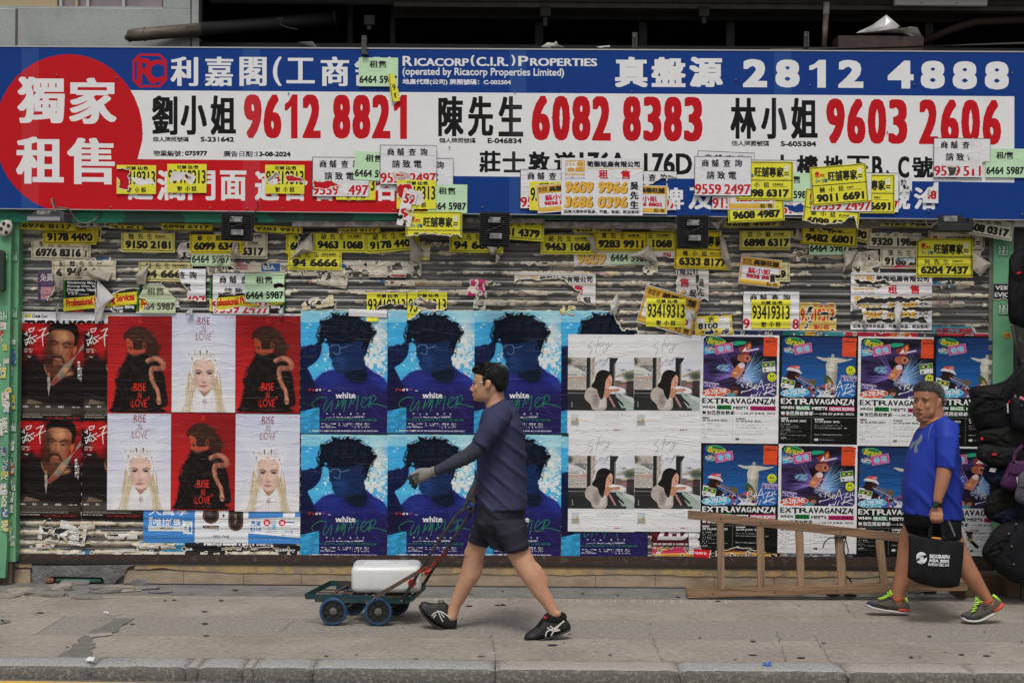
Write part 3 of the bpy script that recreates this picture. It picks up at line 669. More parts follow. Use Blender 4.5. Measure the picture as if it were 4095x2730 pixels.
ch(MB().ell(cy_,(.05,.012,.062),rot=Matrix.Rotation(R(24),3,'Y')).build('disc',mat('cream_plastic',(.5,.47,.42,1),rough=.6),smooth=True),o)
for a in(30,110,190,290):ch(MB().ell(cy_+Vector((.028*math.cos(R(a)),-.012,.034*math.sin(R(a)))),(.012,.004,.014)).build('cutout',dark,smooth=True),o)
tag(pbox(4056,880,4500,905,-.12,-.02,'bright_batten',mat('white_batten',(.7,.7,.68,1),rough=.4)),'pale batten end showing right of the green pillar top','batten')
# ---------------------------------------------------------------- roller shutter: every slat its own piece
steel=mat('galvanised_slat',(0.20,0.20,0.195,1),rough=.42,metal=.35,col2=(0.115,0.108,0.10,1),nscale=5,thr=(.4,.66),stretch=(.5,1,3),fine=.16,bump=(30,.002),spec=.5)
shut=tag(empty('roller_shutter',(0,0,zv(2245,0))),'closed grey metal roller shutter with torn paper residue all over it','shutter')
def slat_mesh():
 prof=[]
 n=13
 for i in range(n):t_=.62*i/(n-1);prof.append((t_,-math.sin(math.pi*t_/.62)**.6*.021 if 0<i<n-1 else 0.0))
 for i in range(1,5):t_=.62+.19*i/4;prof.append((t_,-.006*math.sin(math.pi*i/4)))
 for i in range(1,5):t_=.81+.189*i/4;prof.append((t_,-.006*math.sin(math.pi*i/4)))
 x0,x1=W(60,1500,0).x,W(3975,1500,0).x;V=[];F=[];p=PITCH/S(0)
 for t_,y in prof:V+=[(x0,y,-t_*p),(x1,y,-t_*p)]
 for i in range(len(prof)-1):F.append((2*i,2*i+2,2*i+3,2*i+1))
 V+=[(x0,.012,0),(x1,.012,0),(x0,.012,-p*.999),(x1,.012,-p*.999)];k=len(V)
 F+=[(k-4,k-2,k-1,k-3)]
 F=[tuple(reversed(f))if i<len(prof)-1 else f for i,f in enumerate(F)]
 me=bpy.data.meshes.new('slat');me.from_pydata(V,[],F);me.materials.append(steel);me.polygons.foreach_set('use_smooth',[True]*len(me.polygons));me.update();return me
sm_=slat_mesh()
for k in range(-3,33):
 o=bpy.data.objects.new('slat',sm_);COL.objects.link(o);o.parent=shut;z=W(2047.5,G0+PITCH*k,0).z;o.location=(0,0,z-shut.location.z)
brb=mat('rust_brown_bar',(0.05,0.03,0.024,1),rough=.8,col2=(.11,.08,.065,1),nscale=22,thr=(.55,.65),fine=.2)
ch(prism('bottom_bar',[(60,2240),(3975,2270),(3975,2228),(60,2214)],-.035,.01,brb),shut)
ch(prism('bottom_lip',[(60,2251),(3975,2281),(3975,2268),(60,2239)],-.05,-.036,mat('steel_lip',(.045,.04,.036,1),rough=.5,metal=.4,fine=.2)),shut)
tag(prism('threshold_shade',[(50,2262),(3980,2290),(3980,2262),(50,2240)],.012,.02,hole_m),kind='structure')  # black strip stands in for the shade under the shutter
x0p,x1p,y0p,y1p=80,3965,928,2236
c=Cv(x1p-x0p,y1p-y0p,.45,(182,173,155))
Hh,Ww=c.h,c.w
n1=vnoise(Hh,Ww,26,3,5,2.2);n2=vnoise(Hh,Ww,180,4,3,2.0);n3=vnoise(Hh,Ww,7,8,3,1.5)
vv=y0p+(np.arange(Hh)+.5)/c.s;tt=((vv-G0)/PITCH)%1;cr=np.clip(1-np.abs(tt-.33)/.34,0,1)[:,None]
prob=n1*.60+n3*.40+(cr-.5)*.17+(n2-.5)*.50-.005
zone=np.interp(vv,[928,1010,1080,1240,1700,2050,2090,2236],[.03,.05,.095,.085,-.2,-.1,.115,.115])[:,None]
m=(prob+zone)>.66;xx=x0p+(np.arange(Ww)+.5)/c.s
c.m=m&(cr>0.02)
c.a*=(0.86+.28*n3)[...,None]
cn=vnoise(Hh,Ww,60,12,2)
for lo,hi,cc_ in((.715,.72,(150,40,50)),(.74,.75,(50,80,130)),(.285,.29,(190,60,110)),(.30,.31,(190,170,70)),(.69,.70,(60,60,62))):
 c.a[(cn>lo)&(cn<hi)]=cc_
me=emit(c,'paper_residue',M_SCRAP,bits=4,maxh=3,disp=lambda X,Y:-rib(y0p+Y)-.0012)
o=bpy.data.objects.new('paper_residue',me);COL.objects.link(o);o.location=W((x0p+x1p)/2,(y0p+y1p)/2,0);o.rotation_euler=(0,0,0)
tag(o,kind='stuff',label='torn paper residue stuck on the shutter slats')
# ================================================================ THE BIG SIGN
YSG=-.20
def vt(u):return 186+22*u/4095.0
def vb(u):return 834+45*u/4095.0
U0,U1=-160,4260;SGH=660.0
c=Cv(U1-U0,SGH,.8,(20,54,120));c.bk=.85
RED,WH,BLU,BLK=(176,22,30),(212,212,215),(20,54,120),(24,24,26)
def sb(u,v):return(v-vt(u))/(vb(u)-vt(u))*SGH
def T(txt,x0,y0,x1,y1,col,**k):
 um=(x0+x1)/2;c.text(txt,x0-U0,sb(um,y0),x1-U0,sb(um,y1),col,**k)
def Rc(x0,y0,x1,y1,col,y0b=None,y1b=None):
 y0b=y0 if y0b is None else y0b;y1b=y1 if y1b is None else y1b
 c.poly([(x0-U0,sb(x0,y0)),(x1-U0,sb(x1,y0b)),(x1-U0,sb(x1,y1b)),(x0-U0,sb(x0,y1))],col)
Rc(500,637,1708,846,RED,641,856)
Rc(520,362,4056,636,WH,386,668);Rc(1250,600,4056,700,WH,640,731)
Rc(1250,637,1708,860,RED,640,860);Rc(-160,838,1708,860,RED,846,870)if False else None
Rc(1811,704,4260,900,BLU,732,900);Rc(1708,642,1812,900,BLU);Rc(1708,600,1812,704,WH)
c.ell(275-U0,sb(275,533),296,316*SGH/650,RED)
Rc(275,700,560,838,RED);c.poly([(480-U0,sb(480,637)),(620-U0,sb(620,637)),(620-U0,660),(275-U0,660),(400-U0,560)],RED)
c.poly([(550-U0,sb(550,636)),(570-U0,sb(570,560)),(640-U0,sb(570,560)),(640-U0,sb(640,636))],WH)
B=dict(bold=17,boldy=8)
for ch_,x0,y0,x1,y1 in(('獨',70,308,258,493),('家',277,312,465,496),('租',64,548,255,735),('售',268,552,458,737)):T(ch_,x0,y0,x1,y1,WH,**B)
def octo(x0,y0,x1,y1,k,col):
 P=[(x0+k,y0),(x1-k,y0),(x1,y0+k),(x1,y1-k),(x1-k,y1),(x0+k,y1),(x0,y1-k),(x0,y0+k)]
 c.poly([(a-U0,sb(a,b))for a,b in P],col)
octo(530,215,667,350,28,RED);octo(539,224,658,341,24,BLU)
T('R',548,234,622,334,RED,bold=7);T('C',585,240,657,328,RED,bold=7)
T('R',552,240,600,328,BLU)if False else None
for ch_,x0,x1 in(('利',682,792),('嘉',818,932),('閣',958,1066),('(',1091,1127),('工',1145,1258),('商',1282,1396),('舖',1418,1536),(')',1552,1580)):
 T(ch_,x0,228 if ch_ not in '工' else 232,x1,345 if ch_!='工' else 334,WH,bold=10 if ch_ not in '()' else 5,boldy=3)
x=1610
for wd,hh in(('R',1),('ICACORP',.78),('(',1.1),('C.I.R.',.9),(')',1.1),('P',1),('ROPERTIES',.78)):
 wds={'R':40,'ICACORP':218,'(':16,'C.I.R.':128,')':16,'P':40,'ROPERTIES':268}[wd]
 T(wd,x,265-40*hh,x+wds,265,WH,bold=4.5,boldy=1.5);x+=wds+(7 if wd not in(')','C.I.R.')else 12)
T('(operated by Ricacorp Properties Limited)',1610,272,2256,311,WH,bold=2.2,boldy=.8)
T('地產代理(公司) 牌照號碼：C-002504',1610,317,2043,342,WH,bold=1.5)
for ch_,x0,x1 in(('真',2460,2590),('盤',2605,2742),('源',2757,2890)):T(ch_,x0,229,x1,349,WH,bold=15,boldy=9)
for ch_,x0,x1,y0 in(('2',2971,3068,238),('8',3101,3197,239),('1',3236,3303,240),('2',3352,3453,241),('4',3550,3654,243),('8',3682,3778,244),('8',3810,3906,246),('8',3938,4034,247)):
 T(ch_,x0,y0,x1,y0+111,WH,bold=19,boldy=13)
def name3(chs,boxes,y0,y1):[T(a,b[0],y0,b[1],y1,BLK,bold=11,boldy=7)for a,b in zip(chs,boxes)]
name3('劉小姐',((607,711),(722,828),(842,944)),383,540);name3('陳先生',((1752,1855),(1871,1973),(1994,2093)),385,546);name3('林小姐',((2921,3025),(3044,3147),(3164,3270)),392,556)
def num(s_,xs,y0,y1,rise=0):
 for i,(a,x)in enumerate(zip(s_,xs)):T(a,x[0],y0+rise*i,x[1],y1+rise*i,RED,bold=20,boldy=11)
num('96128821',((975,1046),(1054,1125),(1139,1190),(1210,1282),(1330,1401),(1409,1481),(1488,1561),(1575,1627)),378,554,.3)
num('60828383',((2126,2199),(2208,2279),(2287,2361),(2368,2442),(2490,2563),(2572,2645),(2654,2727),(2735,2809)),383,562,.7)
num('96032606',((3304,3378),(3387,3461),(3470,3544),(3553,3628),(3675,3751),(3761,3835),(3844,3919),(3929,4003)),395,575,.7)
for t_,x0,y0,x1,y1 in(('個人牌照號碼',611,547,755,568),('物業編號：',613,602,734,626),('廣告日期：',894,604,1022,628),('個人牌照號碼',1756,552,1902,573),('個人牌照號碼',2925,563,3076,585)):T(t_,x0,y0,x1,y1,BLK,bold=2)
for t_,x0,y0,x1,y1 in(('S-231642',802,548,936,568),('075977',740,604,829,623),('13-08-2024',1025,607,1162,626),('E-046834',1950,553,2086,574),('S-605384',3122,565,3264,586)):T(t_,x0,y0,x1,y1,BLK,bold=3)
T('、',2518,668,2536,692,BLK,bold=3);T('、',3543,680,3561,704,BLK,bold=3)
for a,x0,x1 in(('莊',1917,2002),('士',2010,2100),('敦',2113,2200),('道',2216,2302),('176A',2318,2505),('176D',2575,2768),('嘉',2790,2870),('利',2880,2960),('大',3085,3172),('樓',3186,3273),('地',3293,3373),('下',3388,3477),('B',3488,3530),('C',3591,3637),('號',3648,3732),('舖',3745,3830)):
 T(a,x0,604+(x0-1917)*.013,x1,690+(x0-1917)*.013,BLK,bold=8 if a not in '、' else 3)
for a,x0,x1 in(('超',512,612),('濶',628,740),('門',752,862),('面',880,985),('適',1020,1115),('合',1130,1230),('各',1252,1345),('行',1372,1470),('各',1495,1595)):T(a,x0,682,x1,800+(x0-500)*.004,WH,bold=9,boldy=7)
for a,x0,x1 in(('牌',2640,2735),('及',2754,2850),('洽',3655,3750),('號',3540,3640)):T(a,x0,750,x1,838,WH,bold=8)
c.shade(.03,160,5,3)
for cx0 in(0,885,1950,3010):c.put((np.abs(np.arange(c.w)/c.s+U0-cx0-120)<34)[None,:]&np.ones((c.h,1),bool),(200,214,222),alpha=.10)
def sign_map(X,Y):
 u=X+U0;v=vt(u)+Y/SGH*(vb(u)-vt(u));s_=S(YSG);du=u-2047.5;dv=v-1365.0
 x=(du*CR+dv*SR)/s_;z=CAMH-(-du*SR+dv*CR)/s_
 y=np.full_like(x,YSG)
 return np.stack([x,y,z],1)
sign=tag(empty('shop_sign',(0,YSG,W(0,840,YSG).z)),'very long blue, red and white property sign with phone numbers above the shutter','sign')
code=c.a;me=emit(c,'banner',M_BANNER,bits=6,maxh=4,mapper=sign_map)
o=bpy.data.objects.new('banner',me);COL.objects.link(o);ch(o,sign)
ch(prism('backing_frame',[(U0+4,vb(U0)-6),(U1,vb(U1)-6),(U1,vt(U1)+6),(U0+4,vt(U0)+6)],YSG+.012,YSG+.07,dsteel),sign)
edge_m=mat('sign_edge',(.45,.45,.44,1),rough=.5,metal=.3)
ch(prism('edge_trim',[(U0,vb(U0)+2),(U1,vb(U1)+2),(U1,vb(U1)-1),(U0,vb(U0)-1)],YSG-.004,YSG+.03,edge_m),sign)
ch(prism('edge_trim',[(U0,vt(U0)+2),(U1,vt(U1)+2),(U1,vt(U1)-3),(U0,vt(U0)-3)],YSG-.004,YSG+.03,edge_m),sign)
for u,v in((227,299),(465,311),(816,327),(443,827),(840,830),(988,832),(1128,832),(1572,838),(1929,828),(1154,372),(1797,588),(2058,367),(2526,365),(2943,318),(3239,340),(3656,337),(4048,292),(1966,637),(3548,527),(3713,843),(4088,856)):
 ch(MB().tube([W(u,v,YSG-.012),W(u,v,YSG)],.0055,8).build('screw',boltm),sign)
SY=lambda lay:YSG-.008-.0025*lay
# ================================================================ POSTERS
def mot(c,amt=.06,cell=14,seed=1):return c.shade(amt,cell,seed)
def strands(c,pts,col,n,ln,wd,seed,spread=.6,base=None):
 """hair tips flicking out of an outline"""
 r_=random.Random(seed);P=smooth_pts(pts,False)
 for i in range(n):
  k=r_.randrange(len(P)-1);p=P[k];d=P[k+1]-P[k];l=math.hypot(*d)or 1;nrm=np.array([d[1],-d[0]])/l;tg=d/l
  L_=ln*r_.uniform(.4,1.2);a=r_.uniform(-spread,spread);q=p+nrm*L_+tg*L_*a
  mid=(p+q)/2+tg*L_*r_.uniform(-.25,.25)
  c.line([p-nrm*wd,mid,q],wd,col,curve=True,taper=True)
def blue_poster():
 c=Cv(347,489,.66,(60,160,210)).org(3.075,61,40)
 c.grad(50,30,1140,185,(140,196,216),(118,186,216));c.grad(50,185,1140,1000,(58,156,208),(78,172,222));c.grad(50,1000,1140,1540,(50,140,190),(48,136,182))
 w1=vnoise(c.h,c.w,9,3,4,4.0);c.a[...]*=(1+.22*(w1-.5))[...,None]
 g=np.zeros((c.h,c.w),np.float32);yy,xx=np.mgrid[0:c.h,0:c.w]
 def toc(x,y):return((x-c.ox)*c.k*c.s,(y-c.oy)*c.k*c.s)
 cx,cy=toc(1010,330);g=np.exp(-(((xx-cx)/(120*c.k*c.s))**2+((yy-cy)/(260*c.k*c.s))**2));
 c.a=c.a*(1-.85*np.clip(g,0,1)[...,None])+np.array((205,208,200))*.85*np.clip(g,0,1)[...,None]
 sp=vnoise(c.h,c.w,9,9,3,1.2);cx,cy=toc(960,560);g2=np.exp(-(((xx-cx)/(150*c.k*c.s))**2+((yy-cy)/(260*c.k*c.s))**2));mk=(sp+g2*.35)>.74
 c.a[mk]=(206,214,208)
 r_=random.Random(4)
 for i in range(110):
  x,y=r_.gauss(1000,110),r_.gauss(540,150)
  if y>260:c.ell(x,y,r_.uniform(6,15),r_.uniform(6,15),(206,216,212))
 for i in range(16):c.ell(r_.uniform(330,440),r_.uniform(560,780),10,10,(170,210,220))
 arm=[(60,520),(70,490),(100,474),(130,480),(150,466),(190,455),(225,462),(250,440),(285,422),(318,430),(328,470),(318,520),(302,590),(262,650),(205,702),(150,742),(190,830),(240,930),(262,1000),(300,1100),(300,1238),(60,1280)]
 c.poly(arm,(16,24,58),curve=True)
 for x,y,a in((110,540,30),(175,540,35),(235,530,40)):c.line([(x,y-60),(x+6,y+60)],14,(40,70,130),feather=2,alpha=.5)
 c.line([(72,500),(100,478),(140,474)],8,(70,110,170),curve=True,feather=1,alpha=.6)
 c.poly([(225,905),(270,860),(330,805),(410,772),(500,765),(600,800),(700,800),(850,705),(900,740),(960,795),(1040,830),(1095,880),(1140,960),(1140,1540),(292,1540),(292,1228),(240,1240),(262,1000)],(32,34,98),curve=False)
 c.put(c.mask([(225,905),(330,805),(480,765),(560,850),(520,1000),(300,1000)]),(40,58,150),feather=12,alpha=.5)
 c.put(c.mask([(900,800),(1000,810),(1140,950),(1140,1050),(960,900)]),(40,66,170),feather=9,alpha=.6)
 c.put(c.mask([(292,1100),(1140,1060),(1140,1540),(292,1540)]),(34,27,72),feather=16,alpha=.9)
 c.put(c.mask([(200,960),(300,1000),(330,1228),(60,1275),(60,990)]),(26,20,50),feather=6,alpha=.8)
 c.line([(800,930),(850,1050),(940,1230),(1050,1360)],26,(48,42,120),curve=True,feather=2,alpha=.7)
 c.line([(600,850),(680,920),(790,935),(880,880),(930,790)],12,(20,26,80),curve=True,feather=1)
 c.poly([(590,780),(700,760),(850,640),(860,740),(890,820),(860,900),(790,930),(690,910),(610,850)],(16,24,44))
 c.poly([(330,420),(400,400),(640,380),(860,400),(882,460),(866,540),(842,600),(840,700),(760,760),(660,790),(540,808),(498,790),(468,740),(444,700),(452,672),(442,640),(410,590),(414,560),(404,500),(395,450)],(20,38,74))
 c.put(c.mask([(420,560),(560,560),(640,680),(560,790),(480,740)]),(34,64,118),feather=9,alpha=.7)
 c.line([(842,640),(838,720),(760,770)],12,(40,90,170),curve=True,feather=3,alpha=.5)
 c.ell(822,490,34,68,(28,48,88),rot=12);c.ell(824,490,20,48,(12,22,44),rot=12)
 c.line([(444,690),(500,684),(540,694)],7,(8,12,26));c.ell(470,600,30,12,(10,20,40),feather=2)
 hair=[(300,440),(288,380),(292,310),(306,250),(322,190),(352,165),(400,140),(470,108),(540,96),(600,92),(690,92),(760,118),(840,165),(905,215),(950,270),(965,320),(935,380),(905,440),(870,560),(850,600),(850,480),(800,400),(700,420),(600,440),(480,440),(400,430),(385,400),(360,380),(345,430)]
 c.poly(hair,(10,15,28),curve=True)
 for P_ in([(470,130),(430,60),(520,100)],[(600,100),(640,60),(660,110)],[(700,110),(790,90),(760,140)],[(840,180),(930,190),(900,250)],[(920,290),(1000,290),(940,360)],[(320,210),(290,170),(380,160)]):c.poly(P_,(10,15,28),curve=True)
 HC=(10,15,28);HP=smooth_pts([(300,440),(288,380),(292,310),(306,250),(322,190),(352,165),(400,140),(470,108),(540,96),(600,92),(690,92),(760,118),(840,165),(905,215),(950,270),(965,320),(935,380),(905,440),(880,560)],False)
 for i in range(90):
  k=r_.randrange(len(HP)-1);p=HP[k];d=HP[k+1]-HP[k];d=d/(math.hypot(*d)or 1);nn=np.array([d[1],-d[0]]);L_=r_.uniform(14,46);sw=r_.uniform(.3,1.6)
  c.line([p-nn*24,p+nn*L_*.5+d*L_*.3,p+nn*L_*.75+d*L_*sw,p+nn*L_*.35+d*L_*(sw+.6)],r_.uniform(6,13),HC,curve=True,taper=True)
 for i in range(70):
  x,y=r_.uniform(330,900),r_.uniform(120,330);c.line([(x,y),(x+r_.uniform(-40,30),y+30),(x+r_.uniform(-60,40),y+r_.uniform(50,110))],4,(30,50,76),curve=True,alpha=.6)
 for i in range(60):
  x,y=r_.uniform(330,900),r_.uniform(120,400);c.line([(x,y),(x+r_.uniform(-30,30),y+r_.uniform(20,60))],3,(44,66,92),alpha=.5)
 c.a[:]=blur(c.a,1)*.5+c.a*.5
 for P_ in([(310,452),(385,458),(404,490),(402,552),(352,552),(330,520),(318,470)],[(404,486),(440,484),(440,468),(520,462),(545,492),(600,490),(650,470)],[(545,492),(536,568),(488,570),(466,550)]):c.line(P_,6,(96,134,170),curve=True)
 c.poly([(50,1281),(292,1226),(292,1545),(50,1545)],(50,140,188));m=c.mask([(50,1281),(292,1226),(292,1545),(50,1545)]);c.a[m]*=(1+.5*(vnoise(c.h,c.w,6,31,3)-.5))[m][:,None]
 GR=(30,128,76)
 for P_,wd in(([(385,1112),(320,1102),(250,1130),(205,1175),(215,1215),(262,1250),(285,1285),(240,1310),(120,1350),(95,1380)],9),([(388,1135),(350,1215),(348,1275),(385,1250),(450,1145),(434,1282)],9),([(498,1245),(532,1135),(520,1215),(596,1122),(568,1225),(622,1130),(592,1282)],10),([(655,1228),(692,1100),(692,1185),(772,1082),(745,1262)],9),([(822,1172),(864,1128),(842,1096),(806,1180),(836,1228),(892,1188)],9),([(930,1100),(900,1220)],13),([(872,1122),(955,1078),(990,1104),(960,1150),(896,1178),(1000,1186),(1135,1225)],9)):
  c.line(P_,wd*.75,GR,curve=True)
 tw=(225,225,228);c.text('white',492,1042,738,1110,tw,bold=9)
 for x in(500,540,620,660):c.line([(x,1107),(x+26,1107)],6,tw)
 for a,x in zip('保誠保險',(160,200,245,283)):c.text(a,x,1000,x+30,1028,(190,40,40)if x<240 else tw,bold=4)
 c.text('presents',400,1018,450,1030,tw);c.lines(335,995,378,1030,2,(190,60,60),3)
 for a,x in zip('林家謙演唱會',(377,455,533,670,750,828)):c.text(a,x,1294,x+24,1320,tw,bold=3)
 c.text('2025 LIVE AT HONG KONG COLISEUM / 紅磡香港體育館',376,1335,852,1356,tw,bold=2)
 c.text('24 AND 26  27 AUG 2025 / 8:15PM / $1080 $880 $680 $480',292,1368,1002,1396,GR,bold=3)
 for ls,x0,x1 in((('渣打國泰Mastercard','優先訂票','17JUN@Cityline'),313,495),(('Trip.com 率先訂購','19JUN@Trip.com'),528,690),(('URBTIX 抽籤公開發售','23-24JUN預先登記','2JUL@urbtix.hk發售'),727,910)):
  for i,t_ in enumerate(ls):s_=0 if len(t_)>8 else 55;c.text(t_,x0+s_,1418+i*22,x1-s_,1435+i*22,tw,bold=2)
 c.rect(511,1415,513,1475,(120,110,160));c.rect(706,1415,708,1475,(120,110,160))
 c.text('A+',170,1508,196,1526,tw,bold=3);c.lines(205,1508,1090,1528,1,tw,6,.7);c.text('JPL',236,1509,270,1526,tw,bold=2);c.ell(386,1516,11,11,tw)
 for i,a in enumerate('TERE'):c.text(a,105+i*98,94,117+i*98,107,(60,110,130))
 for i,a in enumerate('LAM'):c.text(a,890+i*98,94,902+i*98,107,(60,110,130))
 return mot(c,.05,40,2)
def jeremy_white():
 c=Cv(257,390,.7,(196,198,212)).org(2.851,811,165)
 c.grad(800,160,1550,1290,(186,190,208),(204,204,212))
 MR=(120,44,56)
 def word(dy,col):
  c.text('RISE',1112,192+dy,1250,280+dy,col,bold=2.5);c.text('IN',1162,292+dy,1206,360+dy,col,bold=2.5);c.text('LOVE',1098,375+dy,1268,462+dy,col,bold=2.5)
  for P_ in([(1150,200),(1100,240),(1092,270),(1130,275),(1190,215),(1245,275)],[(1150,350),(1120,400),(1130,440)],[(1150,365),(1180,350),(1205,370)],[(1225,460),(1250,400),(1290,345),(1285,380)],[(1085,400),(1085,455),(1110,440)]):c.line([(a,b+dy)for a,b in P_],4,col,curve=True)
 word(0,MR);c.text('JEREMY LEE',838,192,930,205,MR);c.text('RISE IN LOVE',1418,190,1514,204,MR)
 r_=random.Random(2)
 for sx in(-1,1):
  for i in range(26):a=R(55+i*2.6);x=1185+sx*150;c.line([(x,700),(x+sx*260*math.cos(a)*1.6,700-360*math.sin(a))],3,(216,216,226),alpha=.5)
 hair=(176,160,132);c.poly([(1040,680),(1090,620),(1180,600),(1280,630),(1330,700),(1340,860),(1370,1000),(1400,1150),(1430,1278),(1230,1278),(1190,1000),(1100,1000),(1060,1278),(930,1278),(970,1100),(1000,900),(1020,780)],hair,curve=False)
 for i in range(120):
  sx=r_.choice((-1,1));x=1185+sx*r_.uniform(70,180);c.line([(x,r_.uniform(820,950)),(x+sx*25,1060),(x+sx*r_.uniform(-20,90),1278)],6,r_.choice([(200,188,160),(148,126,96),(186,170,138),(214,206,190)]),curve=True,alpha=.7)
 c.poly([(860,1130),(1000,1080),(1100,1030),(1190,1110),(1280,1030),(1380,1075),(1500,1150),(1546,1180),(1546,1280),(820,1280),(840,1180)],(208,206,210),alpha=.9,feather=3)
 for sx in(-1,1):
  for i in range(46):x=1190+sx*r_.uniform(105,185);c.line([(x,1000),(x+sx*22,1120),(x+sx*r_.uniform(10,80),1278)],5,r_.choice([(206,196,172),(164,142,110),(190,174,142)]),curve=True,alpha=.6)
 c.poly([(1110,980),(1140,1040),(1190,1105),(1245,1040),(1275,980)],(158,122,104))
 c.poly([(1100,1010),(1192,1118),(1150,1180),(1090,1060)],(224,222,224));c.poly([(1285,1010),(1196,1118),(1240,1180),(1300,1060)],(224,222,224));c.line([(1193,1118),(1193,1280)],3,(170,168,176))
 face=[(1058,700),(1062,820),(1072,900),(1100,975),(1150,1030),(1195,1046),(1240,1030),(1285,975),(1310,900),(1320,820),(1322,700),(1280,660),(1100,660)]
 c.poly(face,(206,176,162),curve=True);c.put(c.mask([(1058,800),(1110,860),(1130,960),(1110,1000),(1060,900)]),(168,132,120),feather=5,alpha=.7);c.put(c.mask([(1322,800),(1270,880),(1255,980),(1290,980),(1320,880)]),(172,138,126),feather=5,alpha=.6)
 for sx in(-1,1):
  ex=1188+sx*64;c.line([(ex-44*sx*-1,806),(ex,800),(ex-sx*40,818)],11,(70,50,44),curve=True);c.ell(ex,832,30,12,(58,48,48));c.ell(ex,832,10,10,(24,24,30))
  c.line([(ex+sx*50,700),(ex+sx*34,780),(ex+sx*40,860)],9,(190,164,118),curve=True)
 c.line([(1176,840),(1170,910),(1186,938),(1210,932)],8,(168,126,114),curve=True,feather=1);c.ell(1186,936,26,8,(150,108,98),feather=1)
 c.poly([(1132,976),(1180,966),(1228,976),(1180,996)],(164,104,104),curve=True);c.line([(1134,978),(1228,978)],4,(110,62,66))
 W2=(236,236,244)
 c.poly([(1018,800),(1010,700),(1036,640),(1080,580),(1140,548),(1185,540),(1240,552),(1300,590),(1340,650),(1362,720),(1350,820),(1310,880),(1295,870),(1318,800),(1300,720),(1240,668),(1180,652),(1110,672),(1066,720),(1052,800),(1074,880),(1052,888)],(206,204,214),alpha=.75)
 for P_ in([(1075,600),(1100,600),(1090,640)],[(1130,575),(1150,566),(1146,640)],[(1210,566),(1230,575),(1218,640)],[(1270,600),(1290,612),(1276,650)],[(1040,660),(1056,640),(1056,690)],[(1310,660),(1326,680),(1310,700)]):c.poly(P_,(92,78,58))
 for i in range(70):
  x,y=r_.uniform(1015,1355),r_.uniform(560,860)
  if abs(x-1185)>95 or y<680:c.line([(x,y),(x+r_.uniform(-14,14),y+r_.uniform(10,40))],5,r_.choice([(240,240,246),(120,112,110),(150,134,100),(214,214,230)]),alpha=.8)
 for x0,x1 in((1060,1060),(1090,1100),(1130,1150),(1170,1185),(1210,1190),(1240,1240),(1280,1296),(1310,1300)):c.line([(x0,590),(x0,650),(x1,725)],12,W2,curve=True,taper=True)
 for sx in(-1,1):c.line([(1185+sx*30,680),(1185+sx*90,670),(1185+sx*140,760),(1185+sx*128,880)],14,W2,curve=True)
 f_=c.mask([(1058,700),(1322,700),(1310,1000),(1195,1046),(1070,1000)]);c.a[f_]=(blur(c.a,2)*.6+c.a*.4)[f_]
 c.ell(1196,1158,24,36,(150,100,106));c.ell(1196,1158,19,31,(214,208,212));c.text('卍' if False else '88',1182,1138,1210,1178,MR,bold=2)
 c.text('XXIV·XII·MMXXV    RISE IN LOVE',1062,1222,1296,1238,(160,120,130))
 return mot(c,.03,40,4)
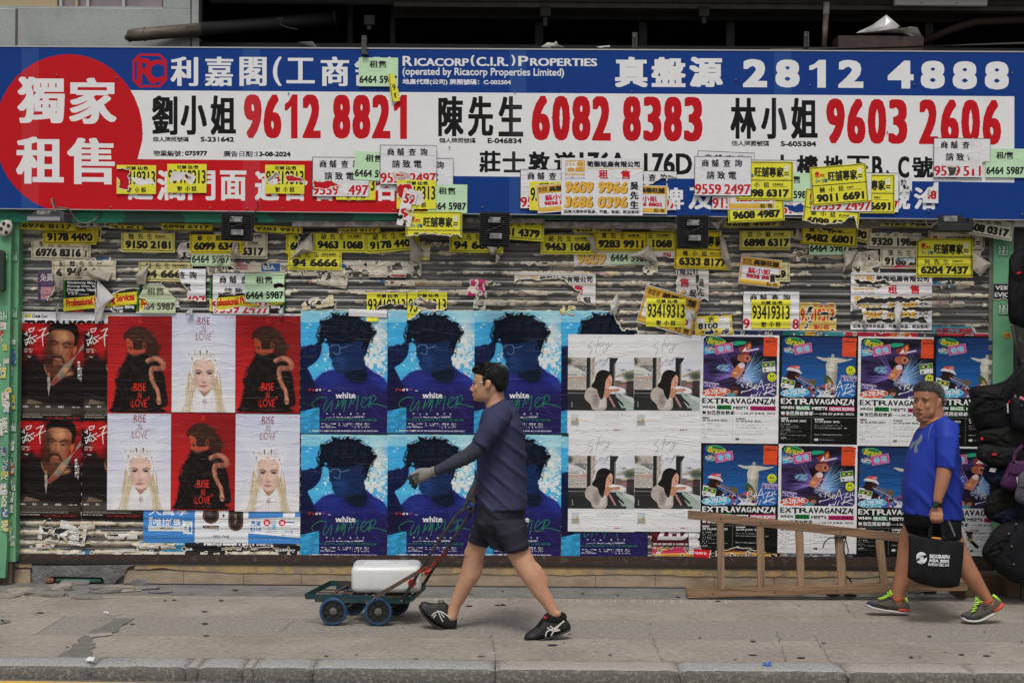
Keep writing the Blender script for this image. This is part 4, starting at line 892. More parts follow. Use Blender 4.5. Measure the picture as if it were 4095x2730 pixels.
def jeremy_red():
 c=Cv(257,388,.7,(160,32,34)).org(2.851,82,181)
 c.grad(70,170,820,1280,(140,26,30),(178,36,34));RD=(206,50,44)
 yy,xx=np.mgrid[0:c.h,0:c.w];c.a*=(0.86+.2*np.exp(-((xx-20)/70.)**2))[...,None]
 BK=(22,17,17)
 body=[(330,620),(400,600),(520,600),(620,640),(700,790),(735,880),(750,1000),(768,1110),(762,1200),(700,1225),(728,1275),(140,1275),(150,1200),(165,1110),(195,1000),(185,910),(215,860),(228,780),(290,700),(310,650)]
 c.poly(body,BK,curve=True);r_=random.Random(3)
 strands(c,[(140,1275),(165,1110),(195,1000),(185,910),(228,780),(290,700),(310,640)],BK,130,22,9,5,.9)
 hair=(52,32,26)
 c.poly([(290,440),(380,420),(500,450),(520,520),(500,600),(400,640),(340,620),(306,600),(312,560),(300,520)],(160,74,56))
 c.poly([(262,400),(300,350),(360,305),(430,296),(500,310),(560,360),(620,440),(668,520),(650,560),(640,640),(560,640),(530,600),(500,560),(380,560),(370,480),(330,440),(300,430),(272,460)],hair,curve=True)
 strands(c,[(560,360),(620,440),(668,520),(650,570),(640,640)],hair,40,36,9,6,.6)
 for i in range(36):x,y=r_.uniform(290,560),r_.uniform(315,470);c.line([(x-40,y+8),(x,y-6),(x+60,y+20)],4,r_.choice([(96,58,40),(70,42,32),(120,74,48)]),curve=True,alpha=.6)
 c.ell(500,525,22,46,(130,66,50),rot=-8);c.ell(502,525,11,28,(70,32,26),rot=-8)
 c.ell(345,552,16,10,(30,14,14));c.line([(308,540),(350,530)],8,(60,28,24));c.poly([(300,590),(380,640),(520,600),(500,660),(320,680)],BK,feather=2)
 sk=(186,122,98)
 P_=smooth_pts([(540,690),(600,665),(660,670),(715,715),(715,765),(650,775),(595,775),(580,830),(590,900),(620,970),(655,1030),(668,1100),(680,1160)],False)
 for k in range(len(P_)-1):wd=34 if k<40 else 34-(k-40)*.35;c.ell(P_[k][0],P_[k][1],wd*.85,wd*.85,(150,92,74));c.ell(P_[k][0]-4,P_[k][1]-4,wd*.62,wd*.62,sk)
 c.ell(668,1145,28,44,(196,134,106),rot=-12);c.ell(660,1150,6,6,(40,16,16))
 fm=c.mask(body,True)&(vnoise(c.h,c.w,7,44,3)>.56);c.a[fm]=c.a[fm]*.6+np.array((58,44,42))*.4;c.a[:]=blur(c.a,1)*.6+c.a*.4
 def word(dy,col):
  c.text('RISE',385,942+dy,522,1032+dy,col,bold=2.5);c.text('IN',432,1046+dy,474,1112+dy,col,bold=2.5);c.text('LOVE',366,1128+dy,536,1216+dy,col,bold=2.5)
  for Q_ in([(420,950),(370,990),(362,1022),(400,1028),(460,965),(515,1030)],[(495,1212),(520,1150),(560,1098),(555,1135)],[(352,1150),(352,1208),(378,1195)],[(420,1120),(450,1104),(475,1124)]):c.line([(a,b+dy)for a,b in Q_],4,col,curve=True)
 word(0,RD);c.ell(449,238,22,32,(190,44,40));c.ell(449,238,16,26,(148,28,30));c.text('88',438,222,460,254,(190,44,40),bold=2)
 c.text('JEREMY LEE',118,210,204,222,(190,40,40));c.text('RISE IN LOVE',686,210,782,223,(190,40,40));c.text('XXIV·XII    RISE IN LOVE',328,1240,550,1254,(140,40,36))
 return mot(c,.05,30,8)
def organ_child():
 c=Cv(248,390,.72,(24,17,17)).org(2.851,248,266)
 n=vnoise(c.h,c.w,60,4,4);yy,xx=np.mgrid[0:c.h,0:c.w]
 f=np.clip((n-.42)*5,0,1)*np.clip(1-(yy/c.h-.28)*4,0,1)
 f=np.maximum(f,.95*np.exp(-(((xx-c.w*.25)/(c.w*.22))**2+((yy-c.h*.3)/(c.h*.07))**2)));f=np.maximum(f,.8*np.exp(-(((xx-c.w*.95)/(c.w*.12))**2+((yy-c.h*.2)/(c.h*.12))**2)))
 c.a=c.a*(1-f[...,None])+np.array((168,24,26))*f[...,None]
 c.poly([(270,760),(300,640),(400,610),(440,720),(520,720),(800,740),(955,800),(955,1400),(248,1400),(248,760)],(24,19,19),feather=4)
 sk=(152,98,70)
 c.poly([(500,740),(530,690),(700,770),(780,740),(845,830),(790,870),(700,885),(600,880),(520,830)],(84,48,34),curve=True)
 c.poly([(700,870),(800,850),(846,830),(790,815),(750,850)],(180,134,92),feather=2)
 c.poly([(532,400),(534,520),(530,600),(552,680),(590,740),(660,768),(730,740),(780,690),(815,600),(838,500),(842,380),(800,320),(700,300),(560,330)],sk,curve=True)
 c.put(c.mask([(532,400),(600,420),(590,560),(620,640),(600,740),(552,700),(530,600)]),(74,42,30),feather=7,alpha=.9)
 c.put(c.mask([(760,480),(850,420),(846,540),(790,690),(730,740),(760,620)]),(110,50,30),feather=7,alpha=.8)
 c.put(c.mask([(640,350),(760,350),(780,430),(700,450),(640,430)]),(226,170,122),feather=7,alpha=.7);c.ell(762,590,34,40,(190,118,82),feather=5,alpha=.6)
 c.ell(850,570,22,54,(166,84,52),rot=12)
 c.poly([(545,400),(548,330),(580,280),(640,262),(800,262),(870,290),(892,360),(888,440),(862,520),(848,520),(850,430),(820,370),(760,345),(660,338),(590,350),(560,380)],(20,13,12),curve=True)
 c.line([(572,478),(620,462),(660,492)],15,(34,20,16),curve=True);c.line([(705,505),(760,482),(800,500)],14,(34,20,16),curve=True)
 for ex,ey in((618,505),(745,532)):c.ell(ex,ey,26,12,(70,40,30));c.ell(ex,ey,15,6,(170,140,118));c.ell(ex,ey,8,8,(14,10,10))
 c.line([(668,520),(662,590),(640,620),(672,630),(706,620)],9,(96,52,36),curve=True,feather=1);c.line([(690,500),(690,600)],10,(214,156,112),feather=2,alpha=.8)
 c.poly([(585,645),(640,630),(700,640),(735,690),(722,730),(700,672),(640,656),(600,680),(590,740),(570,700)],(38,22,18),curve=True,feather=1);c.poly([(600,740),(660,735),(720,740),(670,772)],(40,24,20),feather=2);c.poly([(618,690),(660,678),(712,700),(690,712),(640,712)],(150,82,66));c.line([(622,694),(708,704)],5,(60,26,24))
 fc=c.mask([(532,400),(534,520),(530,600),(552,680),(590,740),(660,768),(730,740),(790,690),(850,500),(850,330),(560,330)]);c.a[fc]=(blur(c.a,2)*.75+c.a*.25)[fc];c.a[fc]*=(.8+.4*vnoise(c.h,c.w,22,3,4))[fc][:,None];c.put(c.mask([(520,360),(600,380),(590,560),(610,760),(500,760)]),(34,16,12),feather=9,alpha=.6)
 bl=(130,120,106)
 c.poly([(948,480),(900,560),(880,610),(800,680),(720,750),(640,860),(560,960),(600,975),(700,900),(790,780),(820,720),(860,640),(948,540)],bl);c.put(c.mask([(948,520),(820,700),(700,900),(600,975),(700,860),(860,640)]),(84,76,68),feather=3,alpha=.8)
 c.poly([(640,860),(560,960),(600,975),(690,905)],(130,40,36),feather=3,alpha=.8);c.ell(742,800,26,42,(176,118,84),rot=30,feather=2)
 c.ell(555,845,14,22,(150,100,74));c.poly([(540,870),(570,870),(576,960),(560,1100),(545,1000)],(150,140,128));c.line([(500,740),(520,800),(548,860)],5,(150,120,90))
 c.poly([(248,1130),(330,1130),(490,1170),(560,1182),(700,1200),(955,1230),(955,1310),(248,1300),(248,1180)],(74,66,60),feather=6,alpha=.7);c.poly([(330,1130),(490,1168),(480,1178),(300,1180)],(126,108,88),alpha=.8)
 WT=(222,216,206)
 def han(dx):
  for P_ in([(270,382),(290,400),(300,360),(305,410)],[(322,330),(330,370),(372,352),(385,320)],[(330,332),(385,318)],[(275,462),(400,412)],[(340,400),(300,500)],[(345,430),(410,470)],[(285,480),(292,520),(330,470),(335,500)],[(345,460),(360,500),(405,462)],[(405,400),(412,408)],[(440,352),(520,315),(470,400)],[(415,440),(552,375)],[(500,340),(478,420),(486,526)]):c.line([(a+dx,b)for a,b in P_],9,WT,taper=False)
 han(0)
 c.text('ORGAN',276,556,378,574,WT,bold=3);c.text('CHILD',276,580,366,600,WT,bold=3);c.text('簡學彬',306,642,356,656,WT)
 for i,a in enumerate('最殘暴的復仇'):c.text(a,880,694+i*36,914,724+i*36,WT,bold=2)
 for i,a in enumerate('來自最痛苦的失去'):c.text(a,914,768+i*21,932,786+i*21,WT)
 for a,x in(('張孝全',262),('李沐',406),('張峻碩',524),('薛仕凌',666),('小春',810)):c.text(a,x,1202,x+len(a)*24,1226,WT,bold=2)
 c.text('KENZY',864,1214,920,1226,WT,bold=1);c.lines(270,1236,920,1300,6,(110,104,96),3,.4);c.lines(262,1302,910,1318,1,(170,165,158),5,.5);c.lines(262,1328,510,1344,1,(180,170,150),6,.6)
 c.text('6月19日 激烈玩心 19/20日 優先場',540,1332,914,1356,(170,34,30),bold=3)
 return mot(c,.06,24,5)
def story():
 c=Cv(265,396,.7,(208,208,216)).org(3.137,96,367)
 LN=(84,84,90)
 c.text('MY',484,399,520,410,LN);c.text('YOUR',465,626,540,637,LN)
 for P_ in([(410,448),(360,500),(346,530),(395,545),(392,570),(356,640)],[(480,428),(440,590)],[(430,508),(520,476)],[(480,510),(502,480),(525,500),(500,520),(482,505)],[(520,505),(545,480),(556,470)],[(575,475),(570,500),(600,478)],[(605,470),(590,540),(560,590),(536,586),(548,560),(600,520),(650,485)]):c.line(P_,4.5,LN,curve=True)
 c.grad(96,658,926,1322,(200,202,208),(178,180,184))
 c.rect(96,658,160,1080,(150,138,124));r_=random.Random(8)
 c.poly([(160,658),(320,658),(330,1060),(96,1060),(96,740)],(168,162,154));c.poly([(96,740),(310,800),(310,930),(96,900)],(190,190,186));c.poly([(170,750),(330,760),(310,840),(170,770)],(112,112,112))
 for i in range(60):x,y=r_.uniform(100,320),r_.uniform(670,1040);c.rect(x,y,x+r_.uniform(5,14),y+r_.uniform(8,24),r_.choice([(110,104,100),(214,212,206),(134,126,116),(92,90,90),(170,140,128)]),alpha=.8)
 c.rect(96,896,330,930,(168,144,130));c.rect(96,868,220,880,(44,46,48));c.poly([(96,665),(150,690),(130,760),(96,740)],(74,70,52),feather=3)
 c.poly([(390,658),(430,658),(440,900),(400,960),(390,1000)],(172,158,144))
 for i in range(24):x,y=r_.uniform(395,430),r_.uniform(670,950);c.rect(x,y,x+8,y+12,r_.choice([(110,100,92),(206,200,192)]))
 c.poly([(700,880),(926,800),(926,860),(700,905)],(156,146,128));c.ell(870,890,70,50,(66,78,60),feather=4);c.rect(690,940,926,1100,(110,92,88));c.rect(760,940,850,960,(188,178,120));c.rect(830,950,926,1110,(58,50,50));c.ell(790,1010,40,20,(150,104,110),feather=2)
 for a,b in((780,790),(760,830),(820,800),(840,830),(730,800)):c.line([(792,810),(a,b)],6,(58,62,56))
 c.line([(792,810),(795,880)],4,(80,76,68))
 FR=(36,38,38)
 c.rect(330,658,386,1080,FR);c.rect(372,658,386,1080,(132,130,124));c.poly([(618,658),(728,658),(690,730),(686,1080),(618,1080)],FR);c.rect(676,730,690,1080,(120,118,114))
 c.rect(96,1060,620,1322,FR);c.rect(96,1098,420,1112,(110,110,106));c.rect(96,1112,926,1322,(40,41,41));c.poly([(690,1100),(926,1200),(926,1322),(800,1322),(720,1200)],(150,162,154));c.poly([(720,1090),(926,1160),(926,1240),(760,1120)],(176,180,180))
 c.poly([(690,1130),(800,1240),(800,1270),(700,1180)],(34,40,36));c.rect(600,1285,826,1322,(46,52,50))
 c.poly([(560,1010),(640,1010),(760,1030),(820,1060),(800,1100),(640,1090),(560,1080)],(206,206,212),curve=True)
 SH=(168,158,150)
 c.poly([(410,1020),(340,1050),(310,1110),(318,1180),(380,1240),(420,1310),(560,1310),(590,1240),(575,1160),(500,1120),(480,1020)],SH,curve=True);c.put(c.mask([(420,1100),(480,1120),(470,1280),(420,1250)]),(110,104,100),feather=5,alpha=.8);c.poly([(510,1180),(578,1156),(560,1270),(480,1290)],(190,182,176))
 c.poly([(545,1150),(560,1050),(600,1040),(640,1050),(735,1040),(745,1070),(700,1086),(640,1090),(600,1150),(580,1165)],(176,128,104),curve=True);c.poly([(600,1100),(640,1160),(700,1270),(680,1280),(620,1180)],(166,120,118))
 c.poly([(570,900),(620,870),(648,900),(652,950),(645,990),(630,1020),(600,1036),(560,1030)],(196,150,128),curve=True)
 c.poly([(390,1010),(430,950),(445,890),(470,840),(520,812),(590,820),(650,860),(658,900),(630,872),(600,900),(570,960),(560,1060),(530,1180),(490,1140),(460,1060),(420,1040)],(28,24,24),curve=True)
 c.line([(595,935),(620,930)],6,(90,56,46));c.ell(622,972,10,14,(160,104,86));c.ell(622,1004,10,5,(150,70,64))
 for P_ in([(440,652),(405,690),(410,706),(455,720),(425,780),(340,860)],[(480,700),(498,680),(512,696),(492,712),(480,700)],[(515,700),(530,680),(545,700),(560,680)],[(590,690),(566,710),(570,688),(605,660),(560,740),(532,745),(545,715),(610,660),(660,648)]):c.line(P_,4.5,LN,curve=True)
 for i,a in enumerate('鄧小巧'):c.text(a,144,1208+i*26,160,1228+i*26,(196,196,196))
 c.rect(140,1370,238,1510,(188,184,170));c.rect(140,1370,238,1420,(176,186,190));c.rect(140,1450,238,1510,(150,150,140));c.ell(212,1445,12,22,(176,150,60));c.rect(206,1404,212,1450,(120,120,120))
 c.text('以創作紀錄每個故事．由歌曲帶你遊遍暢遊大世界',456,1370,890,1388,(150,150,156));c.lines(440,1396,892,1428,2,(160,160,166),4,.4);c.lines(128,1520,252,1534,1,(150,150,156),2,.5)
 for x in(688,708,728):c.ell(x,1562,9,9,(150,60,70))
 c.text('音樂娛樂',738,1554,780,1570,(90,90,96),bold=1)
 c.line([(180,1592),(240,1560),(300,1588),(420,1556),(470,1580),(520,1560),(610,1562)],3,(130,130,136),curve=True)
 return mot(c,.025,40,4)
def brazil(dark_):
 c=Cv(315,436,.78,(20,22,20)if dark_ else(208,208,214)).org(3.136,62,58)
 FG=(214,214,218)if dark_ else(22,22,24);X0,X1,Y0,Y1=100,1022,80,830
 r_=random.Random(4+dark_);inner=[(X0+30,Y0),(X1-30,Y0),(X1,Y0+30),(X1,Y1-30),(X1-30,Y1),(X0+30,Y1),(X0,Y1-30),(X0,Y0+30)]
 keep=c.a.copy();im=c.mask(inner)
 def tx(p):return[(a,b)for a,b in p]
 if dark_:
  c.grad(X0,Y0,X1,Y1,(26,44,84),(34,104,176));o=-975+0
  D=lambda P_:[(a-975,b-8)for a,b in P_]
  st=(178,174,160)
  c.poly(D([(1495,338),(1540,334),(1600,350),(1680,340),(1770,345),(1880,360),(1950,352),(1955,362),(1880,385),(1810,402),(1765,410),(1768,470),(1762,540),(1750,700),(1730,840),(1590,840),(1610,700),(1632,520),(1622,440),(1640,390),(1580,378)]),st)
  c.ell(1710-975,312,20,26,(150,146,136));c.put(c.mask(D([(1690,350),(1720,360),(1700,500),(1680,700),(1640,700),(1660,500)])),(210,206,194),feather=4,alpha=.7);c.put(c.mask(D([(1750,420),(1768,430),(1755,700),(1730,830),(1715,830),(1735,600)])),(110,108,102),feather=3,alpha=.7)
  for i in range(9):x=1640+i*14-975;c.line([(x,505),(x-8,640)],4,(112,110,104))
  c.poly(D([(1100,590),(1140,560),(1150,520),(1145,480),(1180,470),(1290,500),(1290,545),(1250,590),(1270,640),(1330,680),(1320,740),(1200,760),(1070,740),(1070,640)]),(40,24,22),curve=True)
  c.poly(D([(1065,590),(1140,600),(1160,700),(1065,740)]),(190,192,200));c.ell(1262-975,560,34,26,(64,36,30));
  c.poly(D([(1128,498),(1170,470),(1250,470),(1318,530),(1312,548),(1240,518),(1150,506)]),(196,190,196),curve=True);c.poly(D([(1165,470),(1180,446),(1290,450),(1296,492),(1240,484)]),(190,70,56));c.text('SAI',1240-975,446,1296-975,470,(216,206,206),bold=2)
  for P_,cl,wd in((((1245,590),(1560,740),(1700,840)),(176,136,84),12),(((1330,660),(1590,840)),(150,112,70),9),(((1290,580),(1430,640)),(120,100,60),14)):c.line(D(P_),wd,cl)
  c.ell(1465-975,640,50,36,(96,84,60),rot=30);c.ell(1660-975,640,50,100,(56,78,62),rot=-28);c.ell(1680-975,660,26,60,(150,116,56),rot=-28)
  for i in range(70):x,y=r_.uniform(1330,1760)-975,r_.uniform(690,830);c.ell(x,y,r_.uniform(6,26),r_.uniform(6,22),r_.choice([(60,30,26),(190,192,200),(150,60,50),(34,60,110),(40,24,20),(150,110,60)]))
  c.poly(D([(1500,840),(1560,790),(1640,790),(1760,840)]),(200,200,206));c.ell(1620-975,690,36,26,(176,70,60))
 else:
  n=vnoise(c.h,c.w,40,5,4,3.5);n2=vnoise(c.h,c.w,60,15,4,1.5)
  base=np.array((22,20,30))+(np.clip(n-.35,0,1)*2.6)[...,None]*np.array((90,62,150))*(.4+n2[...,None])
  c.a[:]=np.clip(base,0,220);yy,xx=np.mgrid[0:c.h,0:c.w]
  def fan(cx,cy,a0,a1,l0,l1,n_,cols,wd):
   for i in range(n_):a=R(r_.uniform(a0,a1));q=r_.uniform(l0,l1);c.line([(cx,cy),(cx+q*math.cos(a),cy-q*math.sin(a))],wd,r_.choice(cols),alpha=.65,taper=True)
  c.poly([(100,80),(850,80),(820,170),(500,230),(350,260),(250,190),(100,130)],(18,20,24),feather=9)
  fan(120,300,0,120,80,210,70,[(70,150,186),(50,110,150),(96,176,200)],10)
  fan(600,600,-25,75,150,430,150,[(120,186,214),(150,200,220),(90,140,200),(110,110,190)],9)
  fan(520,560,110,200,80,420,90,[(120,100,176),(150,130,200),(80,60,140)],12)
  c.poly([(460,160),(500,138),(600,134),(640,150),(600,176),(480,190)],(38,150,112),curve=True,feather=1)
  c.poly([(540,220),(600,196),(680,140),(700,190),(690,260),(640,300),(560,270)],(130,50,44),curve=True);c.poly([(580,270),(630,200),(640,260)],(206,200,204));c.line([(640,260),(790,228)],18,(208,200,224),feather=1);c.ell(668,205,22,40,(196,120,60),rot=15)
  c.poly([(540,310),(640,300),(700,340),(680,390),(600,400),(530,370)],(150,84,60),curve=True);c.ell(650,350,36,40,(184,120,96));c.ell(650,350,22,26,(90,50,60))
  c.poly([(540,420),(590,400),(624,440),(600,520),(540,600),(480,590),(440,560),(500,470)],(176,108,76),curve=True);c.ell(580,440,40,34,(196,182,190));c.ell(500,535,30,20,(206,150,90));
  for i in range(160):a=r_.uniform(0,6.28);q=r_.uniform(0,90);c.line([(620+q*math.cos(a),630+.8*q*math.sin(a)),(620+(q+26)*math.cos(a),630+.8*(q+26)*math.sin(a))],5,r_.choice([(196,206,222),(150,170,206),(170,160,206)]),alpha=.8)
  for i in range(60):x,y=r_.uniform(300,440),r_.uniform(430,500);c.line([(x,y),(x-40,y+r_.uniform(-10,30))],6,(120,170,196),alpha=.7)
  c.line([(520,590),(600,500),(660,520),(664,570)],10,(176,130,170),curve=True)
  c.poly([(440,720),(520,700),(560,760),(520,830),(430,830)],(60,40,36),curve=True);c.ell(500,780,40,26,(170,110,86),rot=-20);c.poly([(400,800),(480,780),(520,830),(400,830)],(70,150,160),feather=2)
  c.poly([(800,640),(1022,600),(1022,830),(560,830)],(70,50,130),feather=10,alpha=.6)
 c.a[~im]=keep[~im]
 dx=0
 c.ell(254,141,124,54,(120,190,140),rot=8);c.ell(254,141,120,50,(26,112,60),rot=8);c.text('Brazil',150,112,358,182,(226,176,44),bold=9,rot=9,slant=.25)
 P_=np.array([(240,192),(455,153),(472,262),(260,302)]);c.poly([(238,190),(458,150),(475,264),(258,305)],(220,200,210));c.poly(P_,(190,62,122));c.text('香港',272,190,446,268,(96,190,222),bold=7,rot=-10)
 for i,cl in enumerate([(210,120,50),(220,180,60),(200,90,70),(90,160,190),(60,130,160)]):a=R(25+i*32);c.line([(184,244),(184+40*math.cos(a),244-40*math.sin(a))],10,cl)
 c.text('EXTRAVA',126,232,240,264,(28,34,40),bold=4,outlinec=(216,220,224),rot=6);c.text('GANZA!',132,262,232,288,(120,200,226),bold=3,rot=6)
 c.poly([(855,82),(1030,88),(1022,322),(850,318)],(204,72,38));c.text('PURCHASE NOW!!',872,98,1012,114,(90,30,20),bold=2);c.text('@klook',868,120,1012,150,(60,24,20),bold=4)
 FL=(0,0)if not dark_ else(-800,225)
 def sh(P_):return[(a+FL[0]+(40 if dark_ else 0),b+FL[1])for a,b in P_]
 c.poly(sh([(834,398),(994,380),(1006,508),(846,520)])if not dark_ else[(104,598),(268,632),(244,744),(84,700)],(206,206,204))
 if not dark_:
  c.poly([(838,402),(992,386),(996,446),(844,464)],(40,116,56));c.poly([(858,430),(914,402),(974,420),(918,450)],(208,176,44));c.ell(916,426,20,20,(46,50,110));c.ell(874,494,20,17,(120,120,120));c.lines(915,470,990,495,3,(120,120,120),2);c.text('EXTRAVAGANZA',925,494,996,506,(40,40,40),bold=1,rot=-4)
  c.ell(961,580,60,60,(30,60,40));c.ell(961,580,57,57,(186,196,44));sx,sy=961,580
  c.poly([(106,645),(300,670),(294,724),(100,702)],(190,170,214));c.poly([(109,649),(297,674),(291,720),(104,699)],(74,54,128));c.text('FREE ADMISSION',116,654,290,684,(212,206,220),bold=2,rot=6);c.text('免費入場',142,684,262,716,(212,206,220),bold=2,rot=6)
 else:
  c.poly([(112,604),(264,636),(250,690),(98,654)],(40,116,56));c.poly([(122,644),(186,622),(240,658),(180,674)],(208,176,44));c.ell(180,648,20,20,(46,50,110));c.ell(118,690,20,17,(120,120,120));c.lines(160,690,236,716,3,(120,120,120),2);c.text('EXTRAVAGANZA',165,722,236,734,(40,40,40),bold=1,rot=12)
  c.ell(960,492,62,62,(30,60,40));c.ell(960,492,58,58,(186,196,44));sx,sy=960,492
  c.poly([(840,552),(1034,562),(1032,630),(836,620)],(190,170,214));c.poly([(843,556),(1030,566),(1028,626),(840,616)],(74,54,128));c.text('FREE ADMISSION',850,562,1024,592,(212,206,220),bold=2,rot=3);c.text('免費入場',876,592,1000,622,(212,206,220),bold=2,rot=3)
 for e in(-14,14):c.ell(sx+e,sy-12,7,18,(34,40,22))
 c.line([(sx-34,sy+20),(sx-14,sy+36),(sx+14,sy+36),(sx+36,sy+16)],5,(34,40,22),curve=True)
 ov=(196,74,40)if not dark_ else(60,170,200)
 c.ell(264,778,182,54,(210,206,210),rot=-4);c.ell(264,778,176,49,ov,rot=-4);c.text('20-29JUNE',118,742,400,818,(214,212,214),bold=9,rot=-5)
 WQ=(214,214,222)
 for P_ in([(650,680),(700,650),(715,680),(680,695),(735,715),(690,745),(575,775),(600,760),(580,790)],[(660,660),(650,720)],[(745,740),(740,690),(770,680),(775,700),(745,712),(785,735)],[(780,745),(830,620),(862,745)],[(790,705),(870,690)],[(880,680),(940,660),(890,725),(960,705)],[(965,660),(968,715)],[(1000,650),(985,690),(1020,690)],[(790,765),(765,825)],[(830,760),(800,825)],[(775,800),(695,820),(715,800)],[(700,826),(730,830)],[(900,735),(870,810)],[(850,790),(1005,745)],[(880,765),(1000,800)],[(860,805),(985,730)]):c.line(P_,8,WQ)
 x=92
 for a,wd in(('E',55),('X',88),('T',92),('R',116),('A',66),('V',66),('A',72),('G',62),('A',70),('N',82),('Z',74),('A',70)):
  hh=r_.uniform(0,10);c.text(a,x,848+hh/2,x+wd-3,924-hh/2+(6 if a in 'TZ' else 0),FG,bold=13,boldy=8);x+=wd
 c.text('!',992,850,1008,934,FG,bold=8)
 c.text('WHEN',92,948,256,984,FG,bold=8);c.rect(274,940,462,994,(28,130,60));c.text('BRAZIL',282,948,456,988,(210,216,210)if dark_ else(20,34,22),bold=8);c.text('MEETS',480,952,674,990,FG,bold=8)
 c.rect(692,948,1014,1002,(186,40,106));c.text('HONG KONG',700,956,1008,996,(214,208,214)if dark_ else(30,10,24),bold=8)
 for i,a in enumerate('香港巴西狂歡節'):c.text(a,92+i*59,1012,144+i*59,1058,FG,bold=7)
 for i in range(10):c.line([(96+i*10,1068-3*(i%2)),(106+i*10,1065+3*(i%2))],3,(190,40,80));c.line([(212+i*10,1068-3*(i%2)),(222+i*10,1065+3*(i%2))],3,(40,140,60))
 c.line([(506,1040),(598,1040)],3,FG);c.line([(580,1024),(600,1040),(580,1056)],3,FG)
 c.text('20-29 JUNE 2025',608,1026,1008,1062,FG,bold=4)
 G2=(110,112,110)if dark_ else(170,170,174);c.rect(62,1083,1058,1086,G2);c.rect(474,1086,476,1420,G2)
 c.rect(94,1092,184,1110,FG);c.rect(518,1098,628,1116,FG);bgc=(20,22,20)if dark_ else(208,208,214);c.text('Activations',100,1095,178,1107,bgc,bold=1);c.text('Major Festival',524,1101,622,1113,bgc,bold=1)
 c.text('20-26 JUNE 2025',92,1120,412,1152,FG,bold=4);c.text('27-29 JUNE 2025',516,1126,832,1158,FG,bold=4)
 F2=(150,152,150)if dark_ else(96,96,100)
 for y,a,l2 in((1168,'20 – 22.6.2025',('1-2pm    at Central Market','7-8pm    at Lee Tung Avenue')),(1236,'23 – 24.6.2025',('6-9pm    at Wan Chai HarbourChill',)),(1286,'25.6.2025',('5-6pm    at Tsim Sha Tsui Harbourfront',)),(1336,'26.6.2025',('9-10pm   at Lan Kwai Fong',))):
  c.text(a,92,y,92+len(a)*8.7,y+13,FG,bold=2)
  for j,q in enumerate(l2):c.text(q,92,y+20+20*j,92+len(q)*8.4,y+34+20*j,F2,bold=.8)
 c.text('Hong Kong Observation Wheel &',516,1176,864,1198,F2,bold=1.2);c.text('AIA Vitality Park everyday at',516,1206,810,1230,F2,bold=1.2);c.text('1pm-11pm',818,1206,934,1228,FG,bold=3)
 c.text('Buy your Brazilian experience at klook.com',514,1294,858,1311,FG,bold=1.2,slant=.2)
 c.ell(528,1364,15,14,FG);c.rect(528,1350,562,1378,FG);c.text('Visit',526,1358,558,1371,bgc,bold=1.5);c.text('extravaganzabrazil.com',570,1358,758,1374,F2,bold=1)
 return mot(c,.03,30,7+dark_)
